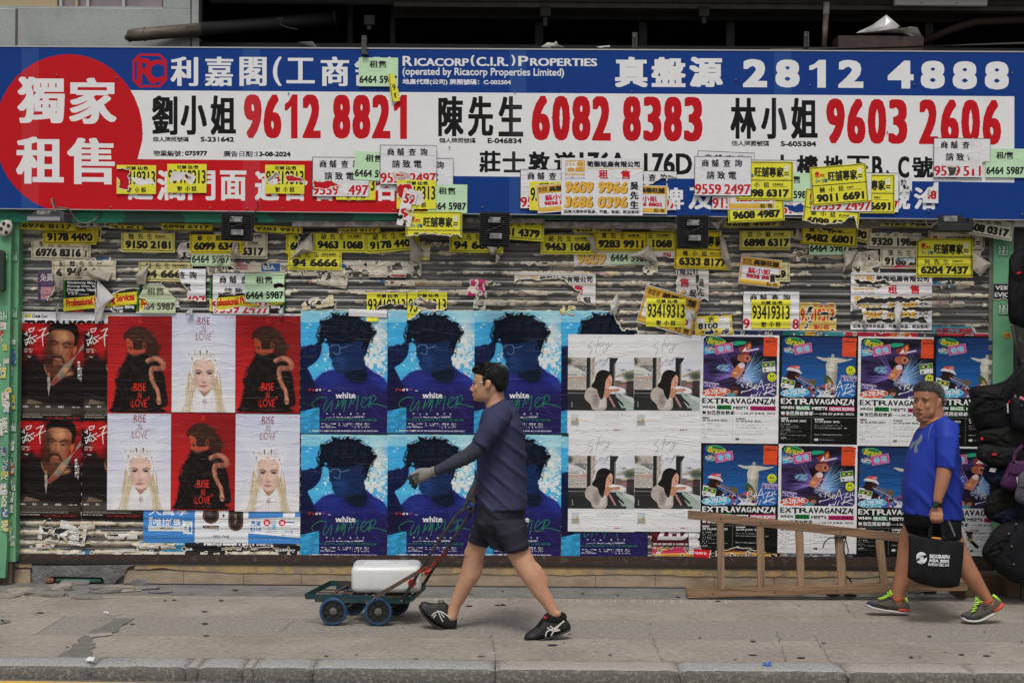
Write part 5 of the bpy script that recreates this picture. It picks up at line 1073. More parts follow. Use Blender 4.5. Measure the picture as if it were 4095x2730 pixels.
def wellage(k):
 if k==0:
  c=Cv(206,130,.8,(62,122,186)).org(2.851,495,1107);wt=(208,212,220)
  c.text('入萬孚',553,1085,1005,1166,wt,bold=8);c.text('即',556,1190,598,1236,wt,bold=3);c.text('買',556,1244,598,1288,wt,bold=3)
  for i,a in enumerate('唯拉'):c.text(a,610+i*98,1206,704+i*98,1286,wt,bold=7)
  c.text('「',800,1204,826,1270,wt,bold=3);c.text('珠',836,1206,924,1286,wt,bold=7);c.text('」',926,1220,948,1286,wt,bold=3)
  c.rect(552,1290,962,1348,(204,208,218));c.text('WELLΛGE',680,1303,830,1330,(50,54,60),bold=3)
  c.poly([(948,1230),(1056,1234),(1055,1380),(948,1374)],(206,210,218));c.lines(985,1246,1046,1286,3,(80,100,140),3);c.ell(980,1322,18,22,(120,140,170));c.ell(980,1322,13,17,(206,210,218));c.ell(1028,1326,15,30,(60,110,180));c.rect(968,1294,992,1310,(50,60,120));c.rect(1018,1292,1038,1306,(50,60,120));return c
 if k==1:
  c=Cv(215,130,.8,(204,206,214)).org(2.851,1083,1108)
  c.ell(1265,1166,95,98,(70,44,38));c.ell(1265,1166,84,86,(98,66,54));c.ell(1265,1166,72,76,(40,34,34));c.ell(1245,1140,40,40,(84,80,82),feather=7)
  for r1,cl in((87,(70,44,38)),(76,(98,66,54)),(64,(40,34,34))):c.rect(1550-r1,1108,1550+r1,1255,cl)
  for r1,cl in((87,(70,44,38)),(76,(98,66,54)),(64,(40,34,34))):c.ell(1550,1255,r1,r1,cl)
  c.rect(1486,1108,1614,1255,(40,34,34));c.rect(1515,1120,1535,1290,(80,76,78),feather=4,alpha=.7)
  c.text('WELLΛGE',1488,1190,1604,1214,(184,160,110),bold=2,rot=-90);c.text('+',1388,1146,1430,1190,(40,40,44),bold=7)
  c.rect(1185,1283,1350,1314,(92,62,52));c.ell(1188,1298,15,16,(92,62,52));c.ell(1346,1298,15,16,(92,62,52));c.text('콜라겐 270,000 ppm',1188,1288,1344,1309,(208,206,210),bold=2);c.text('#빛미다른탄력 #콜라겐탄력 #른본팀이',1170,1325,1360,1340,(130,130,138),bold=.5)
  c.text('WELLΛGE',1288,1390,1482,1420,(50,50,54),bold=3);return c
 c=Cv(207,128,.8,(62,122,186)).org(2.851,1697,1125)
 c.poly([(1697,1205),(2288,1180),(2288,1420),(1697,1372)],(206,210,220));BL=(62,112,176)
 c.poly([(2095,1125),(2232,1125),(2210,1325),(2088,1318)],(214,216,222));c.rect(2092,1238,2224,1250,(50,90,160));c.text('WELLΛGE',2100,1190,2168,1204,(60,90,150),bold=1.5);c.text('50',2106,1128,2134,1148,(90,100,120),bold=1)
 c.text('買滿',1724,1232,1836,1288,BL,bold=4);c.text('$318',1718,1308,1840,1356,BL,bold=4)
 c.poly([(1922,1226),(2014,1226),(2014,1330),(1922,1330)],(176,182,190));c.ell(1948,1292,16,22,(206,210,218));c.ell(1994,1296,14,30,(80,170,210))
 for x,a in((1908,'送'),(2082,'送')):c.ell(x,1250,39,38,(186,40,56));c.text(a,x-20,1230,x+20,1270,(220,214,218),bold=4)
 c.lines(1906,1342,2035,1372,2,(130,150,190),2);c.text('水氧防曬',2082,1340,2206,1370,BL,bold=2);c.text('(價值：$158)',2072,1376,2214,1398,BL,bold=1.5);c.lines(1716,1430,2268,1458,3,(140,180,220),6,.35);return c
P_BLUE=emit(blue_poster(),'concert_poster',M_POSTER,bits=5,disp=lambda X,Y:-.05*(rib(1242+Y)-.008))
def cut(c,v0,rb=.05,bits=5,name='poster',m=None):return emit(c,name,m or M_POSTER,bits=bits,disp=lambda X,Y:-rb*(rib(v0+Y)-.008))
class Sz:
 def __init__(s,W_,H_):s.W,s.H=W_,H_
pos_words=['first','second','third','fourth']
for r0,(v0,v1)in enumerate(((1243,1731),(1732,2232))):
 for k,u in enumerate((1202,1550,1897)):
  lab=[['blue concert poster next to the red posters, top row','blue concert poster under the white paper strip, top row','blue concert poster behind the head of the man with glasses'],['blue concert poster above the empty end of the hand cart','blue concert poster half hidden by the grey gloved hand','blue concert poster mostly hidden by the back of the walking man']][r0][k]
  place(Sz(347,489),'concert_poster',u+173.5,(v0+v1)/2,r0*1+k*.3,lab,'poster',group='blue concert posters',mesh=P_BLUE,rot=(-.25,.1,0,.2,-.1,.1)[r0*3+k])
c=blue_poster();c.org(1,0,0);c.tear([(216,-20),(400,-20),(400,500),(304,500),(304,60),(238,70),(214,20)],seed=5,amp=6);c.m[int(110*c.s):,int(250*c.s):]=False
place(c,'concert_poster',2245+173.5,1487,0,'torn top of a blue concert poster left of the tilted gold flyer','poster',group='blue concert posters',mesh=cut(c,1243))
c=blue_poster();c.org(1,0,0);c.m[:int(300*c.s),int(60*c.s):]=False
place(c,'concert_poster',2245+173.5,1990,0,'bottom of a blue concert poster showing below the white song posters','poster',group='blue concert posters',mesh=cut(c,1747))
P_JW=cut(jeremy_white(),1258,name='album_poster');P_JR=cut(jeremy_red(),1262,name='album_poster')
for(u,v,k,lab)in((430,1263,1,'red poster of a black furred figure with a snake, top left of the block'),(684,1258,0,'pale poster of a blond person in a crystal crown, top middle of the block'),(942,1262,1,'red snake poster in the top row beside the blue posters'),(429,1648,0,'pale crystal crown poster in the lower row beside the film posters'),(683,1650,1,'red snake poster in the lower row between two pale posters'),(941,1655,0,'pale crystal crown poster in the lower row beside the blue posters')):
 place(Sz(257,390 if not k else 388),'album_poster',u+128.5,v+195,2+(k*.4),lab,'poster',group='red and pale album posters',mesh=P_JR if k else P_JW,rot=.15 if u>900 else-.1)
c=organ_child();P_OC=cut(c,1293,.13,name='film_poster')
for u,v,lay,lab in((87,1293,0,'dark film poster of a moustached man with a blade, top left corner'),(76,1683,0,'dark film poster of a moustached man with a blade, lower row, at the pillar')):
 place(Sz(248,390),'film_poster',u+124,v+195,lay,lab,'poster',group='dark film posters',mesh=P_OC,rot=.3)
place(Sz(248,390),'film_poster',335+124,1293+196,-.5,'dark film poster half covered by the first red poster, top row','poster',group='dark film posters',mesh=P_OC,rot=.2)
place(Sz(248,390),'film_poster',328+124,1683+196,-.5,'dark film poster mostly covered by the pale posters, lower row','poster',group='dark film posters',mesh=P_OC,rot=.2)
c=story();P_ST=cut(c,1337,name='song_poster')
for u,v,lab in((2271,1337,'white song poster of a woman at a bus window, top left of four'),(2535,1337,'white song poster of a woman at a bus window, top right of four'),(2273,1729,'white song poster of a woman at a bus window, bottom left of four'),(2537,1729,'white song poster of a woman at a bus window, behind the ladder end')):
 place(Sz(265,396),'song_poster',u+132,v+198,3+(v>1500)*.5,lab,'poster',group='white song posters',mesh=P_ST,rot=.1)
cw=brazil(False);cd=brazil(True);P_BW=cut(cw,1339,name='festival_poster');P_BD=cut(cd,1339,name='festival_poster')
for u,v,k,lab in((2800,1339,0,'white carnival poster beside the song posters, top row'),(3115,1341,1,'black carnival poster with the statue, top row second from left'),(3430,1347,0,'white carnival poster behind the head of the man in blue'),(3732,1344,1,'black carnival poster with the statue, beside the black bags')):
 place(Sz(315,436),'festival_poster',u+157,v+218,1+(k*.5),lab,'poster',group='carnival festival posters',mesh=P_BD if k else P_BW,rot=.3)
cd2=brazil(True);cd2.org(1,0,0);cd2.tear([(-10,424),(60,436),(150,420),(330,440),(330,480),(-10,480)],seed=4,amp=5)
place(cd2,'festival_poster',2800+157,1772+218,2,'black carnival poster in the lower row behind the left ladder rungs','poster',group='carnival festival posters',mesh=cut(cd2,1772),rot=.2)
place(Sz(315,436),'festival_poster',3112+157,1776+218,2.2,'white carnival poster in the lower row behind the ladder','poster',group='carnival festival posters',mesh=P_BW,rot=.3)
place(Sz(315,436),'festival_poster',3424+157,1783+218,1.6,'black carnival poster in the lower row behind the belly of the man in blue','poster',group='carnival festival posters',mesh=P_BD,rot=.3)
cw2=brazil(False);cw2.org(1,0,0);cw2.tear([(120,330),(160,336),(150,372),(186,400),(180,410),(140,380),(128,345)],seed=7,amp=5)
place(cw2,'festival_poster',3736+157,1786+218,2.4,'white carnival poster with a rip, between the man in blue and the bags','poster',group='carnival festival posters',mesh=cut(cw2,1786),rot=.3)
for k,(u,v,W_,H_,lab)in enumerate(((573,2038,206,130,'blue beauty advert with big white characters below the pale poster'),(779,2039,215,130,'white beauty advert with two brown capsules and a plus sign'),(993,2045,207,128,'blue and white beauty advert priced $318 at the right of its row'))):
 place(wellage(k),'beauty_advert',u+W_/2,v+H_/2,-.5+k*.3,lab,'advert',rot=.2,group='beauty adverts under the pale posters',material=M_POSTER)
c=Cv(1115,60,.8,(206,206,212));c.rect(12,10,38,24,(196,196,50));c.text('sim',13,11,37,22,(30,30,30),bold=1);c.text('Credit Card',42,11,104,24,(50,50,54),bold=1.5);c.text('TYSON YOSHI',12,33,330,80,(24,24,26),bold=9)
c.rect(344,10,360,60,(196,196,50));c.rect(1090,12,1115,60,(206,206,212));place(c,'old_poster',87+557,1250+30,-1.2,'long white strip of an older poster reading Credit Card above the film posters','poster',material=M_POSTER)
c=Cv(700,80,.8,(24,22,24));c.text('NEW ALBUM OUT NOW',260,-22,540,14,(206,206,210),bold=8);c.text('29May',560,24,625,40,(200,200,204),bold=2);c.text('29M',330,22,364,34,(200,200,204),bold=2);c.text('yline',186,24,214,38,(200,200,204),bold=2);c.text('Joe Hisding',300,50,334,60,(200,200,200),bold=1);c.text('A+',606,60,624,74,(206,206,206),bold=2)
c.rect(0,0,185,40,(60,140,176));c.lines(20,6,180,30,3,(196,196,200),2,.6);c.rect(0,40,185,80,(196,194,186));c.rect(345,20,560,80,(176,172,162));c.text('5178 5040',545,42,580,56,(50,50,54),bold=1);c.rect(345,22,370,44,(190,170,90))
c.tear(noise_thr=.60,seed=3,cell=26);c.tear([(360,30),(540,26),(560,90),(350,90)],seed=8,amp=8)
place(c,'old_poster',590+315,2168+38,-1.4,'tattered black older posters showing under the beauty adverts','poster',material=M_SCRAP)
c=Cv(230,62,.8,(120,24,34));c.grad(0,0,230,62,(110,22,32),(40,14,18));c.text('ZEDD',22,-28,196,36,(206,204,208),bold=12);c.lines(5,50,210,60,1,(200,190,190),3,.8)
place(c,'old_poster',2606+115,2120+32,-.8,'dark red poster with white ZEDD letters under the song posters','poster',material=M_POSTER)
c=Cv(500,66,.8,(206,150,50));c.poly([(0,0),(176,0),(176,28),(0,34)],(190,50,86));c.text('1659/pax',14,6,62,24,(220,170,60),bold=2.5);c.text('/////',94,2,118,12,(210,180,190),bold=1);c.rect(200,6,500,24,(140,60,40));c.rect(200,40,500,60,(176,170,158));c.rect(330,2,500,20,(30,34,50));c.lines(210,30,480,60,4,(60,80,130),7,.6);c.tear(noise_thr=.66,seed=13,cell=20)
place(c,'old_poster',2608+250,2181+33,-1.0,'orange and pink layer of older posters reading 1659 by the ladder foot','poster',material=M_SCRAP)
c=Cv(84,44,.8,(190,30,40));c.text('FREE YIM TEE',2,10,50,20,(220,180,186),bold=1.5);c.tear([(70,-5),(90,-5),(90,60),(60,60)],seed=2,amp=5);place(c,'red_label',2816,2218,3,'bright red torn label reading FREE YIM TEE at the foot of the song posters','label',material=M_POSTER,rot=3)
c=Cv(60,130,.8,(204,204,208));c.tear([(30,-5),(70,-5),(70,140),(44,100),(28,60)],seed=6,amp=5);place(c,'white_backing',2785,2150,1.0,'white torn backing paper between song and carnival posters','paper',material=M_SCRAP)
c=Cv(320,104,.8,(22,22,26));c.text('25 APRIL 2025  8:30PM',56,22,164,36,(160,160,160),bold=2);c.lines(4,44,60,60,2,(110,110,110),2);c.lines(8,76,300,92,1,(190,190,190),4,.6);c.rect(230,70,252,84,(176,176,170));c.rect(2,12,20,26,(120,120,120));c.rect(0,90,320,93,(180,180,180))
for u in(3402,3722):place(c,'old_poster',u+160,2164+52,-1.0,['older black poster reading 25 APRIL behind the right ladder rungs','older black poster reading 25 APRIL behind the hanging bags'][u>3500],'poster',material=M_POSTER)
c=Cv(290,56,.8,(70,84,100));c.grad(0,0,290,56,(110,124,136),(40,46,56));c.shade(.5,14,3);c.tear(noise_thr=.68,seed=23,cell=16);place(c,'old_poster',3118+145,2216+24,-1.0,'grey blue crumpled remains of a poster behind the ladder','poster',material=M_SCRAP)
c=Cv(1310,24,.8,(40,44,60))
for x0,x1,cl in((0,130,(150,70,50)),(130,470,(40,50,90)),(470,700,(30,120,120)),(560,600,(206,160,40)),(700,1310,(176,36,56)),(640,720,(60,140,150)),(900,980,(190,90,40)),(1010,1090,(60,60,70))):c.rect(x0,4,x1,24,cl)
c.rect(0,0,1310,5,(150,146,140));c.shade(.3,20,6,3);c.tear(noise_thr=.7,seed=31,cell=14);place(c,'poster_remnant',2660+655,1334,0,'thin multicoloured strip of torn posters above the carnival posters','poster remnant',material=M_SCRAP,rot=.3)
c=Cv(180,26,.8,(60,140,160));c.text('中原|工商舖',12,6,160,30,(150,30,40),bold=4);c.tear([(150,-5),(190,20),(190,-5)],seed=2);place(c,'teal_strip',3818,1318,.5,'teal strip of a flyer with red characters right above the last statue poster','flyer',material=M_SCRAP)
# ================================================================ FLYERS
YEL,YE2,CRM,GRN_,WHT=(218,203,58),(206,184,44),(192,184,160),(178,208,172),(206,206,210)
INK=(36,36,32);FB=.8
def t1(num_='95592497',s=.8):
 c=Cv(228,158,s,WHT);c.bk=FB;c.frame(0,0,228,158,2.2,(30,30,30));c.org(1.742,0,0)
 for a,x in zip('商舖查詢',(50,118,200,280)):c.text(a,x,22,x+50,74,INK,bold=4.5)
 for a,x in zip('請致電',(84,158,236)):c.text(a,x,104,x+56,160,INK,bold=4.5)
 c.text(num_[:4],4,194,188,264,(180,28,34),bold=9,boldy=2);c.text(num_[4:],208,194,394,264,(180,28,34),bold=9,boldy=2);return c
def t2(txt='租售',s=.8):
 c=Cv(158,115,s,GRN_);c.bk=FB;c.text(txt,42,12,110,42,INK,bold=2.5);c.text('6464 5987',3,72,154,102,(24,24,24),bold=3.5);return c
def t3(s=.8):
 c=Cv(157,115,s,YEL);c.bk=FB;c.text('旺舖 租/售',40,5,124,20,INK,bold=1.2)
 c.text('93419313',4,24,154,78,(28,28,24),bold=3,boldy=1)
 for a,x in zip('謝小姐',(40,72,98)):c.text(a,x,88,x+20,110,INK,bold=2)
 return c
def strip(c,y0,who,eng,num_,W_=225,h=78,col=INK,lic=True):
 k=W_/225.0;c.text(who[0],32*k,y0+5,54*k,y0+27,col,bold=2)
 for i,a in enumerate(who[1:]):c.text(a,(70+i*38)*k,y0+5,(92+i*38)*k,y0+27,col,bold=2)
 c.text(eng,143*k,y0+10,(143+8.5*len(eng))*k,y0+19,col,bold=1.5);c.rect(143*k,y0+22,202*k,y0+24.5,col,alpha=.5)
 c.text(num_,18*k,y0+33,208*k,y0+64,col,bold=5.5)
def t4(who,eng,num_,paper=YEL,fade=0,W_=215,s=.8):
 c=Cv(W_,76,s,paper);c.bk=FB;c.rect(3.5,0,5,73,INK);c.rect(7,0,8.2,70,INK);c.rect(W_-5,0,W_-3.5,73,INK);c.rect(W_-8.2,0,W_-7,70,INK);c.rect(4,71.5,W_-4,73,INK);c.rect(7,68,W_-7,69.4,INK)
 strip(c,-2,who,eng,num_,W_)
 if fade:c.fade(fade)
 return c
def t5(who,eng,num_,paper=YEL,fade=0,s=.8,W_=225):
 c=Cv(W_,155,s,paper);c.bk=FB;c.frame(3,3,W_-3,152,1.6,INK);c.frame(6.5,6.5,W_-6.5,148.5,1.2,INK);c.rect(1,74,W_-1,77,INK)
 c.text('旺舖專家',70,22,188,63,INK,bold=3.5);c.text('壹',18,19,36,42,(176,30,36),bold=2.5);c.text('專業',38,31,57,41,(176,30,36),bold=1)
 c.line([(20,46),(40,42),(58,44)],1.8,(40,130,90),curve=True);c.text('One',20,50,38,64,(30,90,110),bold=1.5);c.text('旺舖',42,50,66,65,(30,90,110),bold=1.2)
 c.rect(190,16,206,39,(214,214,200));c.text('同心',192,26,204,31,(90,140,180),bold=.5);c.rect(190,43,208,48,(50,50,50));c.rect(190,51,208,56,(50,50,50));c.rect(190,59,208,64,(206,206,190));c.text('壹專業',190,67,203,71,(40,90,60));
 strip(c,78,who,eng,num_,W_)
 if fade:c.fade(fade)
 return c
def digits3d(c,t_,x0,y0,x1,y1):c.text(t_,x0+2.5,y0+2,x1+2.5,y1+2,(50,40,26),bold=8,slant=.12);c.text(t_,x0,y0,x1,y1,(196,146,50),bold=7,slant=.12);c.text(t_,x0+1,y0+1,x1-1,y0+(y1-y0)*.97,(206,162,66),bold=3,slant=.12)
def t6(s=.8):
 c=Cv(325,227,s,(206,206,212));c.bk=FB;G=(190,146,50)
 c.frame(15,9,92,55,3,G)
 for x in(21,33,45):c.line([(x,16),(x+9,16)],3,G);c.line([(x,24),(x+8,24)],3,G);c.rect(x,15,x+3,32,G)
 c.text('盤',60,13,88,35,G,bold=4);c.text('百盛',20,36,88,53,G,bold=4)
 c.text('SUNPONS',13,61,94,71,G,bold=2.2);c.text('牌照號碼:C-075826',13,76,95,85,(70,70,74),bold=.6)
 c.text('筍盤地產有限公司',101,11,313,36,(40,40,44),bold=3);c.rect(101,40,326,43,G)
 c.text('租',148,47,187,84,(176,28,40),bold=3.5);c.text('售',236,47,275,84,(176,28,40),bold=3.5)
 digits3d(c,'9609',9,94,124,140);digits3d(c,'9966',142,94,262,140);digits3d(c,'3686',9,152,124,198);digits3d(c,'0396',142,152,262,198)
 for a,y in zip('吳先生',(94,132,170)):c.text(a,274,y,308,y+32,(36,36,40),bold=4)
 c.text('還有大量各區租盤，售盤，筍盤，歡迎查詢！',10,207,315,221,(44,44,48),bold=1.2);return c
def t7(W_=165,s=.8,name='蘇小姐',num_='9836 8802'):
 k=W_/165.0;c=Cv(W_,112*k,s,(204,204,206));c.bk=FB;c.org(1/k,0,0);G=(196,152,62)
 c.frame(1.5,1.5,163.5,110.5,2,(50,44,30))if W_>200 else None;c.grad(3,3,162,35,(200,156,60),(190,142,44));c.grad(3,90,162,109,(206,170,80),(196,150,50));c.rect(3,30,9,100,G);c.rect(156,30,162,100,G)
 for j in range(7):c.rect(10,10+j*2.8,20,11.6+j*2.8,(50,44,30));c.rect(22,9+j*2.8,32,10.6+j*2.8,(50,44,30));c.rect(34,10+j*2.8,44,11.6+j*2.8,(50,44,30))
 c.text('美聯旺舖',52,8,154,30,(50,40,28),bold=3.5);c.text(name,32,42,124,66,(176,26,60),bold=2.5);c.text(num_,28,68,146,84,(176,24,50),bold=3.5)
 c.text('租·售',112,92,155,108,(80,66,36),bold=1.5);return c
G1,G2,G3,G4,G5,G7='white shop enquiry flyers','pale green rental flyers','yellow 93419313 flyers','double lined name strips','yellow shop expert flyers','gold agency flyers'
GRP={'t1':('flyer',G1),'t2':('flyer',G2),'t3':('flyer',G3),'t4':('flyer',G4),'t5':('flyer',G5),'t7':('flyer',G7),'t6':('flyer','white flyers with gold phone numbers')}
def fl(c,kind,x0,y0,x1,y1,lay,label,rot=0.0,sign_=False,tears=(),fade=0,**k):
 """box in photo px; tears: (polygon in flyer px, back colour or None)"""
 c.org(1,0,0)
 if fade:c.fade(fade)
 for i,t_ in enumerate(tears):
  P_,back=t_[0],(t_[1]if len(t_)>1 else None);c.tear(P_,seed=int(x0*3+y0+i*7)%997,back=back,amp=t_[2]if len(t_)>2 else 6)
 W_,H_=GRP[kind];NLAY[0]+=1
 y=k.pop('y')if 'y' in k else(SY(lay)if sign_ else-(0.027+0.003*lay))
 name={'t1':'enquiry_flyer','t2':'green_flyer','t3':'yellow_flyer','t4':'name_strip','t5':'expert_flyer','t6':'company_flyer','t7':'gold_flyer'}[kind]
 return place(c,name,(x0+x1)/2,(y0+y1)/2,0,label,W_,rot=rot,group=H_,y=y,ribs=0 if sign_ else .3,**k)
sg=dict(sign_=True);REDP=(172,22,30)
# --- on the big sign
fl(t3(),'t3',466,661,624,775,1,'yellow flyer with its left half ripped out, nearest the red circle',tears=[([(0,12),(46,14),(50,96),(6,90),(8,50)],),([(60,50),(130,56),(150,70),(90,80)],(206,206,208))],**sg)
fl(t3(),'t3',669,656,825,771,1,'yellow flyer ripped across the middle, second on the red band',tears=[([(20,30),(60,34),(110,50),(100,80),(60,60),(10,70)],(200,196,196)),([(70,44),(96,50),(90,66)],)],**sg)
fl(t3(),'t3',1060,660,1217,774,1,'yellow flyer with a ragged hole, alone between two characters',tears=[([(10,55),(50,36),(64,60),(20,80)],),([(80,40),(140,56),(150,70),(90,66)],(176,30,36))],**sg)
fl(t3(),'t3',1344,685,1502,799,1,'yellow flyer hanging out under the first white enquiry flyer',tears=[([(10,60),(60,40),(90,70),(40,90)],)],**sg)
fl(t1(),'t1',1251,629,1474,786,2,'white enquiry flyer with a tattered lower edge, left of the group',tears=[([(0,96),(60,90),(110,110),(60,128),(10,120)],REDP),([(110,110),(150,96),(140,150),(100,140)],(206,206,208))],**sg)
fl(t1(),'t1',1587,633,1811,789,2,'white enquiry flyer behind another, its right part showing',tears=[([(90,60),(130,70),(120,110),(80,90)],)],**sg)
fl(t2(),'t2',1417,608,1575,722,3,'pale green flyer wedged between two white enquiry flyers',rot=2.5,**sg)
fl(t1(),'t1',1520,581,1746,738,4,'whole white enquiry flyer on top of the left cluster',tears=[([(50,114),(110,112),(130,140),(60,136)],(176,150,152)),([(60,118),(90,116),(88,130)],REDP)],**sg)
fl(t2(),'t2',1712,740,1868,850,3,'pale green flyer at the corner of the red band above the beam',**sg)
fl(t3(),'t3',1585,722,1745,834,5,'yellow flyer in shreds below the whole white enquiry flyer',tears=[([(0,20),(60,16),(70,60),(40,80),(10,70)],REDP),([(30,50),(95,50),(100,90),(40,96)],(206,204,206))],**sg)
fl(t2(),'t2',1435,231,1592,346,2,'pale green flyer stuck over the company name in the blue band',**sg)
c=Cv(32,112,.8,YEL);c.rect(3,0,5,112,INK);c.text('9',10,44,24,68,INK,bold=3);c.text('1',14,78,20,98,INK,bold=2);c.tear([(24,-5),(40,-5),(40,60),(28,60)],seed=3);fl(c,'t4',1558,294,1592,406,4,'narrow yellow shred dangling from the green flyer on the logo',rot=-8,**sg)
c=t5('陸先生','FOSCO','9150 2181');fl(c,'t5',1622,846,1848,1000,6,'yellow expert flyer folded under, just below the red band',sign_=True,tears=[([(-5,94),(240,94),(240,170),(-5,170)],)])
c=Cv(56,150,.8,(206,204,206));c.text('59',8,20,50,60,(176,28,34),bold=8);c.text('9',6,80,40,120,(176,28,34),bold=8);c.tear(noise_thr=.64,seed=5,cell=16);fl(c,'t1',1600,760,1656,900,8,'white and red shred curling over the lower edge of the sign',rot=12,**sg)
fl(t1(),'t1',2082,678,2306,834,1,'white enquiry flyer left of and behind the gold number flyer',**sg)
fl(t3(),'t3',2117,727,2275,841,2,'yellow flyer tucked behind the tilted gold agency flyer at left',**sg)
fl(t7(),'t7',2148,733,2310,848,3,'gold agency flyer leaning left beside the gold number flyer',rot=-5,**sg)
fl(t1(),'t1',2480,683,2705,841,1,'white enquiry flyer with a big rip, right of the gold number flyer',tears=[([(60,30),(110,60),(180,20),(190,60),(120,80),(70,80)],),([(190,20),(240,20),(230,140),(196,110)],)],**sg)
fl(t7(),'t7',2504,741,2668,854,3,'gold agency flyer half hidden, right of the gold number flyer',rot=1,**sg)
fl(t6(),'t6',2245,633,2571,860,5,'large white flyer with gold phone numbers in the middle of the sign',**sg)
fl(t1(),'t1',2787,608,3015,764,1,'white enquiry flyer peeping out behind the one right of the address',rot=2,**sg)
fl(t1('91595148'),'t1',2850,690,3070,832,1,'white enquiry flyer below, only red 91 showing at its corner',**sg)
fl(t1(),'t1',2962,640,3187,798,1,'white enquiry flyer behind the yellow one marked CHRIS',**sg)
fl(t2('租/售'),'t2',3130,690,3244,806,2,'narrow pale green flyer between the two yellow expert flyers',**sg)if False else fl(t2('租/售'),'t2',3090,692,3247,806,2,'pale green flyer between the two yellow expert flyers',**sg)
fl(t5('洪小姐','CHRIS','9608 4987'),'t5',2908,732,3136,885,3,'yellow expert flyer reading 9608 4987 hanging over the sign edge',rot=-3,**sg)
fl(t7(190),'t7',2910,716,3100,832,4,'gold agency flyer under the yellow one marked CHRIS',rot=-1,**sg)
fl(t5('洪小姐','CHRIS','6898 6317'),'t5',2946,643,3172,803,5,'yellow expert flyer marked CHRIS over a white enquiry flyer',**sg)
fl(t1(),'t1',2776,625,3006,784,7,'whole white enquiry flyer right of the address line',**sg)
fl(t1('95595118'),'t1',3070,704,3296,861,1,'shredded white flyer with red digits right above the sign edge',tears=[([(60,118),(160,116),(150,146),(90,140)],BLU),([(0,-5),(240,-5),(240,60),(0,60)],)],**sg)
fl(t1(),'t1',3187,636,3300,790,2,'white enquiry flyer with torn side behind the tilted MAY flyer',tears=[([(120,-5),(240,-5),(240,170),(120,170)],)],**sg)if False else None
fl(t1('93339148'),'t1',3243,690,3470,846,3,'white enquiry flyer with a red 7 beside the tilted MAY flyer',tears=[([(60,-5),(240,-5),(240,170),(52,170)],)],**sg)
fl(t1(),'t1',3372,690,3590,850,1,'white enquiry flyer behind the rightmost yellow pair',**sg)
fl(t5('曾小姐','MAY','9011 6691'),'t5',3352,692,3579,858,2,'yellow expert flyer marked MAY, straight, rightmost of the pair',tears=[([(100,-5),(112,60),(130,110),(118,110),(98,60)],(206,200,200))],**sg)
fl(t1(),'t1',3260,690,3485,846,3,'white flyer whose red 2497 shows below the tilted MAY flyer',**sg)
fl(t5('曾小姐','MAY','9011 6691'),'t5',3243,661,3469,815,6,'tilted yellow expert flyer marked MAY on top of the right cluster',rot=-5,**sg)
fl(t5('蘇小姐','SUMEI','6099 6348'),'t5',3212,764,3440,920,2,'yellow expert flyer marked SUMEI hanging below the sign',rot=6,tears=[([(-5,130),(100,136),(160,124),(200,90),(240,170),(-5,170)],)],**sg)
fl(t1('95595118'),'t1',3729,551,3965,712,2,'crumpled white enquiry flyer over the last red digits',tears=[([(150,0),(190,20),(180,90),(150,120),(140,60)],(206,204,206)),([(60,110),(90,112),(84,150),(64,150)],(60,60,60)),([(190,90),(240,96),(240,170),(200,170)],)],**sg)
fl(t2('租/售'),'t2',3942,595,4099,710,1,'pale green flyer at the right end of the sign',**sg)
c=Cv(50,56,.8,(206,206,208));c.text('致',4,6,30,32,INK,bold=2);c.tear(noise_thr=.62,seed=9,cell=18);fl(c,'t1',3596,712,3648,768,1,'small white shred with one character near the right end',**sg)
c=Cv(62,84,.8,(206,206,208));c.text('48',6,34,56,68,(176,28,34),bold=7);c.tear([(-5,-5),(50,-5),(10,60),(-5,80)],seed=4);fl(c,'t1',3690,729,3752,812,1,'white shred with red 48 left of the last blue area',**sg)
# --- on the shutter
fl(t4('胡先生','TOMMY','9178 4400',YE2),'t4',171,902,386,976,3,'yellow name strip 9178 4400 at the top left of the shutter')
fl(t4('胡先生','TOM','9178 2121',YE2,.2),'t4',205,888,418,960,2,'yellow strip ending in 21 behind the top left one',rot=1,tears=[([(196,-5),(230,-5),(230,90),(204,90)],)])
fl(t4('李先生','FU','6976 8316',CRM),'t4',126,965,340,1038,2,'cream name strip 6976 8316 near the green pillar',rot=.6)
fl(t4('李先生','KA','6976 8310',CRM,.3),'t4',148,968,364,1040,1,'cream strip peeping out right of 6976 8316',rot=1)
fl(t4('陸先生','JOE','9466 6699',CRM),'t4',252,1046,462,1112,3,'cream name strip marked JOE with a crumpled flap',rot=.5,tears=[([(70,50),(240,20),(240,90),(90,90)],(176,166,148))])
fl(t4('陳先生','LAM','6333 1234',CRM,.2),'t4',211,1048,420,1116,2,'cream strip behind the left end of the one marked JOE')
c=Cv(74,118,.8,(70,46,88));c.text('免費',8,10,60,40,(190,184,190),bold=3,outlinec=(24,20,30));c.text('查詢熱線：',12,48,66,60,(120,100,130),bold=1)
for i,a in enumerate(('各類刑事案','第134章危','刑事訴訟')):c.text(a,12,64+i*17,68,78+i*17,(190,60,80),bold=1.2,outlinec=(180,170,176))
c.fade(.2);c.tear([(60,90),(80,30),(90,130),(30,130)],seed=3);place(c,'purple_flyer',189,1143,3,'faded purple flyer with red characters beside the green pillar','flyer')
